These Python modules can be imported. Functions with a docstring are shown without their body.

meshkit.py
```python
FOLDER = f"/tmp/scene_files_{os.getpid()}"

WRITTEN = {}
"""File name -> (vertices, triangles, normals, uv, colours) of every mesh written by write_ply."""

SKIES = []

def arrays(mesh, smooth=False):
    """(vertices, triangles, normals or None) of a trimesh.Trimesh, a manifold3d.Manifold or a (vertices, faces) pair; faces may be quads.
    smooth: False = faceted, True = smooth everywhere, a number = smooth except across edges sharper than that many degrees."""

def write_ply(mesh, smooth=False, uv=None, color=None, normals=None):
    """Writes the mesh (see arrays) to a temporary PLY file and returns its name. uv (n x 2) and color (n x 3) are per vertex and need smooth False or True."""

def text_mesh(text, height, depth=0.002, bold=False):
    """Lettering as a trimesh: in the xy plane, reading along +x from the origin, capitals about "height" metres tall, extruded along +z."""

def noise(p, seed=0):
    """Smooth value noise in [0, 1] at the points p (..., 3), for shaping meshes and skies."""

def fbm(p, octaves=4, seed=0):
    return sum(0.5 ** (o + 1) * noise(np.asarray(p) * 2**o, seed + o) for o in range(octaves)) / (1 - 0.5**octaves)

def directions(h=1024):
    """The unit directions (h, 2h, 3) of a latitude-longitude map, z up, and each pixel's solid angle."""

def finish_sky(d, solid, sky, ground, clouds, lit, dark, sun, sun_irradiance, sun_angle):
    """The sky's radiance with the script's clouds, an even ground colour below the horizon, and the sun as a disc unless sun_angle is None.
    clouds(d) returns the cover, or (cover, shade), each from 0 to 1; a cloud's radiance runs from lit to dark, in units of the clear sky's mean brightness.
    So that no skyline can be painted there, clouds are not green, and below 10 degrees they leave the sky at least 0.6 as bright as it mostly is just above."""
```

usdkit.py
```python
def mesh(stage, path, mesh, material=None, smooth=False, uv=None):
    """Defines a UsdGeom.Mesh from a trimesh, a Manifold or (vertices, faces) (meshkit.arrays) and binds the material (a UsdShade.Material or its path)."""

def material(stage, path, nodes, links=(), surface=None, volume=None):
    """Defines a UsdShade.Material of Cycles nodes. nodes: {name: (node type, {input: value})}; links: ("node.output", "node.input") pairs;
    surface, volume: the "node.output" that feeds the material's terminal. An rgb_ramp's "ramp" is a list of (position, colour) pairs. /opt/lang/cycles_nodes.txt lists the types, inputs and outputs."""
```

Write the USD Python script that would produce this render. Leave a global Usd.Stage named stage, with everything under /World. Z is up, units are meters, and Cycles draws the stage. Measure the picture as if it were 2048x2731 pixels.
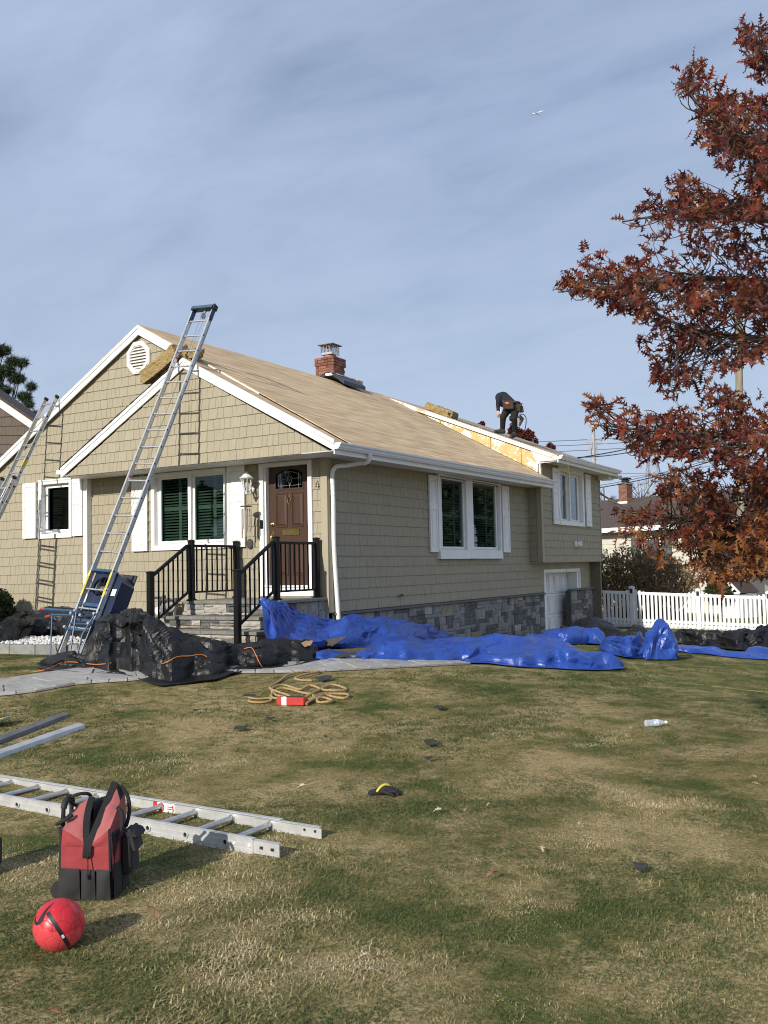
import math, random
import numpy as np
import trimesh, shapely
import manifold3d as m3
from shapely.geometry import Polygon, box as sbox, LineString
from shapely.ops import unary_union
from scipy.interpolate import RBFInterpolator
from pxr import Usd, UsdGeom, UsdLux, UsdShade, Gf, Sdf, Vt
import usdkit, meshkit

stage = Usd.Stage.CreateInMemory()
UsdGeom.SetStageUpAxis(stage, UsdGeom.Tokens.z)
UsdGeom.SetStageMetersPerUnit(stage, 1.0)
WORLD = UsdGeom.Xform.Define(stage, '/World')
UsdGeom.Scope.Define(stage, '/World/Looks')
rng = np.random.default_rng(7)
random.seed(7)

# ---------------------------------------------------------------- camera, sky, sun, exposure
FPX = 2486.365
EYE = np.array([8.35, -12.6, 1.65])
_yaw, _pit, _rol = np.radians([30.033, 3.42, -1.224])
FWD = np.array([-np.sin(_yaw) * np.cos(_pit), np.cos(_yaw) * np.cos(_pit), np.sin(_pit)])
_r = np.array([np.cos(_yaw), np.sin(_yaw), 0.0])
_u = np.cross(_r, FWD)
RIGHT = np.cos(_rol) * _r + np.sin(_rol) * _u
UP = -np.sin(_rol) * _r + np.cos(_rol) * _u
cam = UsdGeom.Camera.Define(stage, '/World/camera')
M4 = Gf.Matrix4d(*RIGHT, 0, *UP, 0, *(-FWD), 0, *EYE, 1)
cam.AddTransformOp().Set(M4)
cam.CreateHorizontalApertureAttr(36.0)
cam.CreateVerticalApertureAttr(48.0)
cam.CreateFocalLengthAttr(36.0 * FPX / 2048)
cam.CreateClippingRangeAttr(Gf.Vec2f(0.05, 3000))
cam.CreateExposureAttr(EXPO := 0.0)

SUN_TRAVEL = np.array([0.07, 1.0, -0.475]); SUN_TRAVEL /= np.linalg.norm(SUN_TRAVEL)
_to = -SUN_TRAVEL
SUN_EL, SUN_ROT = math.asin(_to[2]), math.atan2(_to[0], _to[1])
SKY_K = 0.092
usdkit.material(stage, '/World/Looks/sky_air', {
    'sky': ('sky_texture', {'sky_type': 'single_scattering', 'sun_disc': False, 'sun_elevation': SUN_EL, 'sun_rotation': SUN_ROT, 'altitude': 50.0, 'air_density': 1.0, 'aerosol_density': 0.6, 'ozone_density': 2.2}),
    'tc': ('texture_coordinate', {}),
    'sep': ('separate_xyz', {}),
    'zz': ('math', {'math_type': 'maximum', 'value2': 0.05}),
    'zo': ('math', {'math_type': 'add', 'value2': 0.22}),
    'dx': ('math', {'math_type': 'divide'}), 'dy': ('math', {'math_type': 'divide'}),
    'cmb': ('combine_xyz', {}),
    'map': ('mapping', {'rotation': (0, 0, 0.5), 'scale': (1.0, 2.1, 1.0)}),
    'n1': ('noise_texture', {'scale': 1.25, 'detail': 6.0, 'roughness': 0.55, 'distortion': 0.5}),
    'n2': ('noise_texture', {'scale': 5.5, 'detail': 6.0, 'roughness': 0.6, 'distortion': 0.6}),
    'mx': ('math', {'math_type': 'multiply_add', 'value2': 0.22}),
    'rmp': ('rgb_ramp', {'ramp': [(0.40, (.46, .46, .46)), (0.58, (0.76, 0.76, 0.76)), (0.78, (1, 1, 1))]}),
    'mix': ('mix_color', {'b': (4.75, 5.85, 8.1)}), 'hz': ('map_range', {'from_min': 0.0, 'from_max': 0.42, 'to_min': 0.8, 'to_max': 0.0, 'clamp': True}), 'mix2': ('mix_color', {'b': (6.1, 7.2, 9.0)}),
    'bg': ('background_shader', {'strength': SKY_K}),
}, [('tc.generated', 'sep.vector'), ('sep.z', 'zz.value1'), ('zz.value', 'zo.value1'), ('sep.x', 'dx.value1'), ('zo.value', 'dx.value2'), ('sep.y', 'dy.value1'), ('zo.value', 'dy.value2'),
    ('dx.value', 'cmb.x'), ('dy.value', 'cmb.y'), ('cmb.vector', 'map.vector'), ('map.vector', 'n1.vector'), ('map.vector', 'n2.vector'),
    ('n2.fac', 'mx.value1'), ('n1.fac', 'mx.value3'), ('mx.value', 'rmp.fac'), ('rmp.color', 'mix.fac'), ('sky.color', 'mix.a'), ('sep.z', 'hz.value'), ('hz.result', 'mix2.fac'), ('mix.result', 'mix2.a'), ('mix2.result', 'bg.color')], surface='bg.background')
dome = UsdLux.DomeLight.Define(stage, '/World/sky')
UsdShade.MaterialBindingAPI.Apply(dome.GetPrim()).Bind(UsdShade.Material.Get(stage, '/World/Looks/sky_air'))
dome.GetPrim().SetCustomDataByKey('kind', 'structure')
sun = UsdLux.DistantLight.Define(stage, '/World/sun')
sun.CreateIntensityAttr(1.25); sun.CreateAngleAttr(0.5); sun.CreateColorAttr(Gf.Vec3f(1.0, 0.94, 0.84))
sun.GetPrim().CreateAttribute('inputs:normalize', Sdf.ValueTypeNames.Bool).Set(True)
_z = _to; _x = np.cross([0, 0, 1.0], _z); _x /= np.linalg.norm(_x); _y = np.cross(_z, _x)
sun.AddTransformOp().Set(Gf.Matrix4d(*_x, 0, *_y, 0, *_z, 0, 0, -5, 20, 1))

# ---------------------------------------------------------------- helpers: places
def ray(u, v): return FWD + RIGHT * (u - 1024) / FPX - UP * (v - 1365.5) / FPX
def at(u, v, **k):
    d = ray(u, v); (a, val), = k.items()
    if a == 'depth': return EYE + d * val
    i = 'xyz'.index(a); return EYE + d * (val - EYE[i]) / d[i]
def proj(P):
    d = np.asarray(P, float) - EYE; z = d @ FWD
    return 1024 + FPX * (d @ RIGHT) / z, 1365.5 - FPX * (d @ UP) / z, z
CP = np.array([(8.35, -12.6, 0), (5, -9.6, 0), (12, -13, 0), (5.1, -7.9, .02), (2.3, -7.7, .05), (0, -10, .1), (-4, -9, .2),
 (-1, -2.2, .56), (.1, -.5, .52), (-2.6, -3.2, .43), (-5, -2.5, .5), (-7, -1.5, .55), (.05, 4.5, .18), (.05, 5.9, .10), (0, 9.8, -.07), (0, 12, -.09), (0, 14.5, -.2), (5, 14.5, -.3), (11, 14, -.4),
 (6.3, -3, .08), (3, -3.2, .26), (4.5, 0, .1), (8, 0, -.03), (12, -3, -.05), (14, 6, -.3), (-9, -4, .45), (-12, -12, .2), (4, 7, -.12), (-10, 14, -.1), (18, -14, 0), (0, -18, 0), (20, 15, -.45), (0, 24, -.4), (12, 26, -.5), (-14, 24, -.2)])
_rb = RBFInterpolator(CP[:, :2], CP[:, 2], kernel='thin_plate_spline', smoothing=.02)
def ground(xy):
    xy = np.atleast_2d(np.asarray(xy, float)); z = _rb(xy)
    r = np.hypot(xy[:, 0] - 3, xy[:, 1] - 2); t = np.clip((r - 22) / 14, 0, 1); t = t * t * (3 - 2 * t)
    return np.clip(z, -.6, .62) * (1 - t) - .45 * t
_gx, _gy = np.linspace(-16, 22, 153), np.linspace(-18, 30, 193)
_GZ = ground(np.stack(np.meshgrid(_gx, _gy, indexing='ij'), -1).reshape(-1, 2)).reshape(153, 193)
def gz(x, y):
    fx = np.clip((x + 16) / .25, 0, 151.999); fy = np.clip((y + 18) / .25, 0, 191.999)
    i, j = int(fx), int(fy); a, b = fx - i, fy - j
    return (_GZ[i, j] * (1 - a) + _GZ[i + 1, j] * a) * (1 - b) + (_GZ[i, j + 1] * (1 - a) + _GZ[i + 1, j + 1] * a) * b
def gp(u, v):
    d = ray(u, v); t0 = 1.5; t = t0
    while t < 60:
        p = EYE + d * t
        if p[2] < gz(p[0], p[1]):
            lo, hi = t - .1, t
            for _ in range(12):
                m = (lo + hi) / 2; p = EYE + d * m
                if p[2] < gz(p[0], p[1]): hi = m
                else: lo = m
            return p
        t += .1
    return EYE + d * 60

# ---------------------------------------------------------------- helpers: materials
LOOK = {}
def mat(name, col, col2=None, rough=.6, scale=8., st=(1, 1, 1), detail=4., bump=0., bscale=None, bdist=.01, metal=0., spec=.5, rnd=0., island=0., obj=False, coat=0., lo=.35, hi=.65, sheen=0., trans=None):
    """a procedural look: noise between two colours, a little variation per piece, fine relief"""
    if name in LOOK: return LOOK[name]
    col2 = col2 or col
    n = {'g': ('texture_coordinate', {}) if obj else ('geometry', {}), 'm': ('mapping', {'scale': tuple(st)}),
         'n': ('noise_texture', {'scale': float(scale), 'detail': float(detail), 'roughness': .6}),
         'r': ('rgb_ramp', {'ramp': [(lo, col), (hi, col2)]}),
         'p': ('principled_bsdf', {'roughness': rough, 'metallic': metal, 'specular_ior_level': spec, 'coat_weight': coat, 'sheen_weight': sheen})}
    l = [(('g.object' if obj else 'g.position'), 'm.vector'), ('m.vector', 'n.vector'), ('n.fac', 'r.fac')]
    src = 'r.color'
    if rnd or island:
        n['oi'] = ('object_info', {}); n['ge'] = ('geometry', {})
        n['ad'] = ('math', {'math_type': 'add'}); n['fr'] = ('math', {'math_type': 'fraction'})
        a = max(rnd, island)
        n['mr'] = ('map_range', {'to_min': 1 - a, 'to_max': 1 + a})
        n['hv'] = ('hsv', {})
        l += [('oi.random', 'ad.value1'), ('ge.random_per_island', 'ad.value2'), ('ad.value', 'fr.value1'), ('fr.value', 'mr.value'), ('mr.result', 'hv.value'), (src, 'hv.color')]
        src = 'hv.color'
    l.append((src, 'p.base_color'))
    if bump:
        n['bn'] = ('noise_texture', {'scale': float(bscale or scale * 4), 'detail': 4.})
        n['b'] = ('bump', {'strength': bump, 'distance': bdist})
        l += [('m.vector', 'bn.vector'), ('bn.fac', 'b.height'), ('b.normal', 'p.normal')]
    out = 'p.BSDF'
    if trans:
        n['t'] = ('translucent_bsdf', {}); n['mx'] = ('mix_closure', {'fac': trans})
        l += [(src, 't.color'), ('p.BSDF', 'mx.closure1'), ('t.BSDF', 'mx.closure2')]; out = 'mx.closure'
    LOOK[name] = usdkit.material(stage, '/World/Looks/' + name, n, l, surface=out)
    return LOOK[name]

# ---------------------------------------------------------------- helpers: prims
TAKEN = {}
def pathof(name, parent=None):
    base = (str(parent.GetPath()) if parent else '/World') + '/' + name
    k = TAKEN.get(base, -1) + 1; TAKEN[base] = k
    return base if k == 0 else f'{base}_{k:03d}'
def tag(p, label=None, cat=None, group=None, kind=None):
    for k, v in (('label', label), ('category', cat), ('group', group), ('kind', kind)):
        if v: p.SetCustomDataByKey(k, v)
    return p
def thing(name, label, cat, loc=(0, 0, 0), rot=None, group=None):
    x = UsdGeom.Xform.Define(stage, pathof(name))
    x.AddTranslateOp().Set(Gf.Vec3d(*map(float, loc)))
    if rot: x.AddRotateZOp().Set(float(rot))
    return tag(x.GetPrim(), label, cat, group)
def put(name, mesh, m, parent=None, smooth=False, **t):
    if isinstance(mesh, MB): mesh = mesh.mesh()
    p = usdkit.mesh(stage, pathof(name, parent), mesh, m, smooth=smooth).GetPrim()
    return tag(p, **t) if t else p

class MB:
    """collects shapes into one mesh"""
    def __init__(s): s.v, s.f, s.n = [], [], 0
    def add(s, v, f):
        v = np.asarray(v, float); f = np.asarray(f, int)
        if f.shape[1] == 4: f = np.vstack([f[:, [0, 1, 2]], f[:, [0, 2, 3]]])
        s.v.append(v); s.f.append(f + s.n); s.n += len(v); return s
    def tm(s, t): return s.add(t.vertices, t.faces)
    def box(s, x0, x1, y0, y1, z0, z1, c=0.): return s.obox(((x0 + x1) / 2, (y0 + y1) / 2, (z0 + z1) / 2), (abs(x1 - x0) / 2, 0, 0), (0, abs(y1 - y0) / 2, 0), (0, 0, abs(z1 - z0) / 2), c)
    def obox(s, o, a, b, c3, c=0.):
        """box about o with half axes a, b, c3; c = chamfer in metres"""
        o, a, b, c3 = (np.asarray(q, float) for q in (o, a, b, c3))
        la, lb, lc = (max(np.linalg.norm(q), 1e-9) for q in (a, b, c3))
        if np.dot(np.cross(a, b), c3) < 0: a = -a
        if c <= 0:
            v = [o + i * a + j * b + k * c3 for i in (-1, 1) for j in (-1, 1) for k in (-1, 1)]
            return s.add(v, [[0, 1, 3, 2], [4, 6, 7, 5], [0, 4, 5, 1], [2, 3, 7, 6], [0, 2, 6, 4], [1, 5, 7, 3]])
        c = min(c, .45 * min(la, lb, lc)); ia, ib, ic = 1 - c / la, 1 - c / lb, 1 - c / lc
        pts = []
        for i in (-1, 1):
            for j in (-1, 1):
                for k in (-1, 1):
                    pts += [o + i * a + j * ib * b + k * ic * c3, o + i * ia * a + j * b + k * ic * c3, o + i * ia * a + j * ib * b + k * c3]
        h = m3.Manifold.hull_points([tuple(map(float, p)) for p in pts]).to_mesh()
        return s.add(h.vert_properties[:, :3], h.tri_verts)
    def bar(s, p, q, w, h, c=0., up=(0, 0, 1)):
        p, q = np.asarray(p, float), np.asarray(q, float); d = q - p; L = np.linalg.norm(d); d /= L
        sd = np.cross(d, up); n_ = np.linalg.norm(sd); sd = sd / n_ if n_ > 1e-6 else np.array([1., 0, 0]); u2 = np.cross(sd, d)
        return s.obox((p + q) / 2, d * L / 2, sd * w / 2, u2 * h / 2, c)
    def tube(s, pts, r, n=8, caps=True, twist=0.):
        pts = np.asarray(pts, float); r = np.broadcast_to(np.asarray(r, float), len(pts))
        t = np.gradient(pts, axis=0); t /= np.linalg.norm(t, axis=1, keepdims=True) + 1e-12
        ref = np.array([0, 0, 1.]) if abs(t[0, 2]) < .9 else np.array([1., 0, 0])
        rings = []; a0 = np.cross(t[0], ref); a0 /= np.linalg.norm(a0)
        an = np.arange(n) * 2 * np.pi / n
        for i in range(len(pts)):
            a0 = a0 - t[i] * (a0 @ t[i]); a0 /= np.linalg.norm(a0) + 1e-12; b0 = np.cross(t[i], a0)
            rings.append(pts[i] + r[i] * (np.cos(an + twist * i)[:, None] * a0 + np.sin(an + twist * i)[:, None] * b0))
        v = np.vstack(rings); m_ = len(pts)
        i, j = np.meshgrid(np.arange(m_ - 1), np.arange(n), indexing='ij'); i, j = i.ravel(), j.ravel(); j2 = (j + 1) % n
        f = np.stack([i * n + j, i * n + j2, (i + 1) * n + j2, (i + 1) * n + j], 1)
        s.add(v, f)
        if caps:
            for k, ring in ((0, rings[0][::-1]), (m_ - 1, rings[-1])):
                s.add(np.vstack([ring, [pts[k]]]), [[q, (q + 1) % n, n] for q in range(n)])
        return s
    def lathe(s, prof, o=(0, 0, 0), n=20, axis=None):
        prof = np.asarray(prof, float); an = np.arange(n) * 2 * np.pi / n; o = np.asarray(o, float)
        v = np.vstack([np.stack([r * np.cos(an), r * np.sin(an), np.full(n, z)], 1) for r, z in prof])
        if axis is not None:
            z_ = np.asarray(axis, float); z_ = z_ / np.linalg.norm(z_); x_ = np.cross([0, 0, 1.] if abs(z_[2]) < .9 else [1., 0, 0], z_); x_ /= np.linalg.norm(x_); y_ = np.cross(z_, x_)
            v = v @ np.stack([x_, y_, z_])
        m_ = len(prof); i, j = np.meshgrid(np.arange(m_ - 1), np.arange(n), indexing='ij'); i, j = i.ravel(), j.ravel(); j2 = (j + 1) % n
        return s.add(v + o, np.stack([i * n + j, i * n + j2, (i + 1) * n + j2, (i + 1) * n + j], 1))
    def extr(s, poly, o, a, b, n_, d):
        """a shapely polygon in the plane o + x a + y b, extruded by d along n_"""
        for g in getattr(poly, 'geoms', [poly]):
            if g.is_empty or g.area < 1e-8: continue
            t = trimesh.creation.extrude_polygon(g, 1.0, engine='earcut'); v = t.vertices
            M = np.stack([np.asarray(a, float), np.asarray(b, float), np.asarray(n_, float) * d])
            f = t.faces
            if np.linalg.det(M) < 0: f = f[:, ::-1]
            s.add(v @ M + np.asarray(o, float), f)
        return s
    def sweep(s, prof, path, side, up):
        """an open or closed 2D profile carried along a straight path of 2+ points"""
        path = np.asarray(path, float); side, up = np.asarray(side, float), np.asarray(up, float); n = len(prof)
        v = np.vstack([p + np.outer([q[0] for q in prof], side) + np.outer([q[1] for q in prof], up) for p in path])
        f = [[i * n + j, (i + 1) * n + j, (i + 1) * n + (j + 1) % n, i * n + (j + 1) % n] for i in range(len(path) - 1) for j in range(n)]
        s.add(v, f)
        pg = Polygon(prof)
        if pg.is_valid:
            tv, tf = trimesh.creation.triangulate_polygon(pg, engine='earcut')
            for p in (path[0], path[-1]): s.add(p + np.outer(tv[:, 0], side) + np.outer(tv[:, 1], up), tf)
        return s
    def mesh(s): return np.vstack(s.v), np.vstack(s.f)
    def empty(s): return not s.v
def fbm(p, octaves=4, seed=0):
    p = np.asarray(p, float); o, a, t = 0, .5, 0
    for k in range(octaves): o = o + a * meshkit.noise(p * 2 ** k, seed + k * 7); t += a; a *= .5
    return o / t
def spline(pts, n=40):
    """a smooth curve through the points"""
    from scipy.interpolate import CubicSpline
    pts = np.asarray(pts, float); t = np.r_[0, np.cumsum(np.linalg.norm(np.diff(pts, axis=0), axis=1))]
    return CubicSpline(t, pts)(np.linspace(0, t[-1], n))
# ---------------------------------------------------------------- looks of the house
SID = mat('shake_siding', (.305, .268, .187), (.338, .297, .211), rough=.75, scale=5, st=(6, 6, .6), island=.05, rnd=.05, bump=.25, bscale=22, bdist=.004)
WHITE = mat('white_trim', (.74, .74, .71), (.80, .80, .775), rough=.45, scale=3, bump=.05, bscale=20)
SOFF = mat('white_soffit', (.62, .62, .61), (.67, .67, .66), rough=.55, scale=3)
GUT = mat('gutter_white', (.66, .68, .69), (.72, .73, .74), rough=.4, scale=4)
PLY = mat('plywood', (.36, .235, .12), (.66, .50, .30), rough=.85, scale=2.2, st=(5, .55, 5), detail=9, lo=.30, hi=.68, rnd=.09, bump=.2, bscale=10)
PLYEDGE = mat('plywood_edge', (.45, .34, .2), (.6, .47, .3), rough=.9, scale=20)
OLDPLY = mat('old_plywood', (.26, .20, .14), (.40, .33, .25), rough=.9, scale=3, st=(5, .6, 5), detail=8, rnd=.08)
FELT = mat('black_felt', (.012, .012, .014), (.03, .03, .033), rough=.9, scale=14)
CONC = mat('concrete', (.22, .215, .2), (.33, .32, .30), rough=.9, scale=9, detail=7, bump=.4, bscale=60)
SLAB = mat('bluestone', (.145, .14, .12), (.20, .195, .17), rough=.8, scale=7, detail=7, bump=.25, bscale=50, rnd=.08)
STONES = [mat('stone_' + n, a, b, rough=.9, scale=11, detail=8, bump=.6, bscale=35, rnd=.10) for n, a, b in (
    ('pale', (.30, .275, .24), (.40, .37, .33)), ('grey', (.185, .18, .175), (.28, .27, .26)), ('dark', (.075, .074, .074), (.14, .136, .13)), ('tan', (.22, .18, .135), (.31, .26, .2)))]
MORTAR = mat('mortar', (.06, .058, .054), (.10, .096, .09), rough=.95, scale=30)
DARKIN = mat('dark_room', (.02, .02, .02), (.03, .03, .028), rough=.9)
GREEN = mat('green_shutter_paint', (.050, .085, .065), (.062, .100, .078), rough=.5, scale=4)
BLIND = mat('dark_blind', (.012, .012, .012), (.02, .02, .019), rough=.5)
BROWN = mat('brown_door', (.050, .023, .014), (.062, .030, .018), rough=.45, spec=.35, scale=3, st=(14, 14, 1), bump=.12, bscale=30)
BRASS = mat('brass', (.62, .42, .13), (.7, .5, .2), rough=.22, metal=1.)
BLACKAL = mat('black_railing', (.004, .004, .0045), (.006, .006, .0065), rough=.45, spec=.25)
LEAD = mat('lead_came', (.4, .4, .38), (.5, .5, .48), rough=.35, metal=.6)
PEEL = None
def glass(name, tint, refl):
    LOOK[name] = usdkit.material(stage, '/World/Looks/' + name, {
        't': ('transparent_bsdf', {'color': tint}), 'gl': ('glossy_bsdf', {'roughness': .008, 'color': (.95, .97, 1.)}), 'f': ('layer_weight', {'blend': .5}), 'pw': ('math', {'math_type': 'power', 'value2': 3.5}),
        'k': ('math', {'math_type': 'multiply_add', 'value2': refl, 'value3': .028}), 'nz': ('noise_texture', {'scale': 1.6, 'detail': 1.}), 'b': ('bump', {'strength': .04, 'distance': .02}), 'mx': ('mix_closure', {})},
        [('f.facing', 'pw.value1'), ('pw.value', 'k.value1'), ('k.value', 'mx.fac'), ('nz.fac', 'b.height'), ('b.normal', 'gl.normal'), ('t.BSDF', 'mx.closure1'), ('gl.BSDF', 'mx.closure2')], surface='mx.closure')
    return LOOK[name]
GLASS = glass('window_glass', (.82, .88, .85), .62)
LAMPGLASS = glass('lamp_glass', (.9, .92, .92), .6)

# ---------------------------------------------------------------- the house: shape
RX, EX = -3.97, .62
def RZ(y): return 6.214 + .005 * (y + .2)
def EZ(y): return 3.607 + .0115 * (y + .2)
def mainz(x, y):
    t = abs(x - RX) / (EX - RX)
    return RZ(y) + t * (EZ(y) - RZ(y))
UX0, USL = -3.9, .412
def upz(x): return 6.225 - USL * abs(x - UX0)
Y1, YE, XU = 8.87, 13.65, .336

house = thing('house', 'beige shake-sided split-level house with its roof stripped to bare plywood', 'house')

class Face:
    """a wall plane: s runs along it, z up, d out of it"""
    def __init__(s, o, a, n): s.o, s.a, s.n = np.asarray(o, float), np.asarray(a, float), np.asarray(n, float); s.z = np.array([0, 0, 1.])
    def p(s, S, Z, D=0.): return s.o + s.a * S + s.z * Z + s.n * D
    def box(s, mb, s0, s1, z0, z1, d0, d1, c=0.): return mb.obox(s.p((s0 + s1) / 2, (z0 + z1) / 2, (d0 + d1) / 2), s.a * abs(s1 - s0) / 2, s.z * abs(z1 - z0) / 2, s.n * abs(d1 - d0) / 2, c)
    def extr(s, mb, poly, d0, d1): return mb.extr(poly, s.p(0, 0, d0), s.a, s.z, s.n, d1 - d0)
F_REC = Face((0, 0, 0), (1, 0, 0), (0, -1, 0))
F_LEFT = Face((0, -.09, 0), (1, 0, 0), (0, -1, 0))
F_GAB = Face((0, -.66, 0), (1, 0, 0), (0, -1, 0))
F_SIDE = Face((0, 0, 0), (0, 1, 0), (1, 0, 0))
F_UP = Face((XU, 0, 0), (0, 1, 0), (1, 0, 0))
F_RET = Face((0, Y1, 0), (1, 0, 0), (0, -1, 0))

W_BIG = (-3.82, -2.065, 2.045, 3.435)
W_SML = (-6.725, -5.79, 2.36, 3.50)
DOOR = (-1.345, -.265, 1.215, 3.45)
W_SIDE = (3.875, 7.04, 1.806, 3.475)
W_UP = (10.09, 12.12, 2.645, 4.14)
GAR = (9.765, 12.622, -.25, 1.52)
def rect(r, g=0.): return sbox(r[0] + g, r[2] + g, r[1] - g, r[3] - g)
top_main = lambda xs, k=.13: [(x, mainz(x, 0) - k) for x in xs]
P_rec = sbox(-5.40, .94, 0, 3.47)
P_left = Polygon([(-8.0, .94), (-5.40, .94), (-5.40, 3.46), (-5.40, 3.47), (0, 3.47), (0, mainz(0, 0) - .13), (RX, RZ(0) - .13), (-8.0, mainz(-8.0, 0) - .13)])
SGX, SGZ = -2.41, 5.293
def smallz(x): return SGZ - .5555 * (abs(x - SGX)) if x < SGX else min(mainz(x, -.5) - .035, SGZ + .01)
P_gab = Polygon([(-5.32, 3.462), (.50, 3.462), (SGX, SGZ - .19)])
P_side = sbox(0, .95, Y1, 3.50).union(sbox(Y1 - .01, .95, YE, 1.70)).union(Polygon([(0, 3.45), (Y1, 3.45), (Y1, 3.53), (0, 3.46)]))
P_up = sbox(Y1, 1.71, YE, 4.17)
P_ret = Polygon([(0, 1.71), (XU, 1.71), (XU, 3.56), (0, 3.56)])

# substrate walls (hollow house, openings cut through)
def wall(face, poly, holes, d0, d1, m, name='wall'):
    mb = MB(); face.extr(mb, unary_union([poly]).difference(unary_union(holes)) if holes else poly, d0, d1); return put(name, mb, m, house)
SUB = mat('wall_sheathing', (.16, .14, .10), (.2, .175, .125), rough=.9)
wall(F_REC, sbox(-5.40, .3, 0, 3.47), [rect(W_BIG, .06), rect(DOOR, .05)], -.14, -.003, SUB)
wall(F_LEFT, P_left.union(sbox(-8, .3, -5.4, .95)), [rect(W_SML, .05)], -.14, -.003, SUB)
wall(F_GAB, P_gab, [], -.10, -.003, SUB)
wall(F_SIDE, sbox(.14, -.4, YE, 1.71).union(sbox(.14, 1.6, Y1, 3.56)), [rect(W_SIDE, .06), rect(GAR, .05)], -.14, -.003, SUB)
wall(F_UP, P_up, [rect(W_UP, .06)], -.12, -.003, SUB)
mb = MB(); mb.extr(Polygon([(-8.0, -.4), (XU - .02, -.4), (XU - .02, upz(XU) - .2), (UX0, upz(UX0) - .2), (-8.0, upz(-8.0) - .2)]), (0, YE - .1, 0), (1, 0, 0), (0, 0, 1), (0, 1, 0), .1).box(-8.12, -8.0, -.09, YE + .12, .2, 4.0); put('wall', mb, SUB, house, label='plain back and far side walls')
mb = MB(); mb.box(-7.9, -.5, .2, YE - .1, .6, .64).box(-7.9, -.2, .2, Y1, 3.62, 3.66); put('floor_deck', mb, DARKIN, house)
mb = MB(); mb.box(-.1, XU - .01, Y1 + .01, YE, 1.695, 1.712); put('overhang_soffit', mb, SOFF, house)

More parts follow.
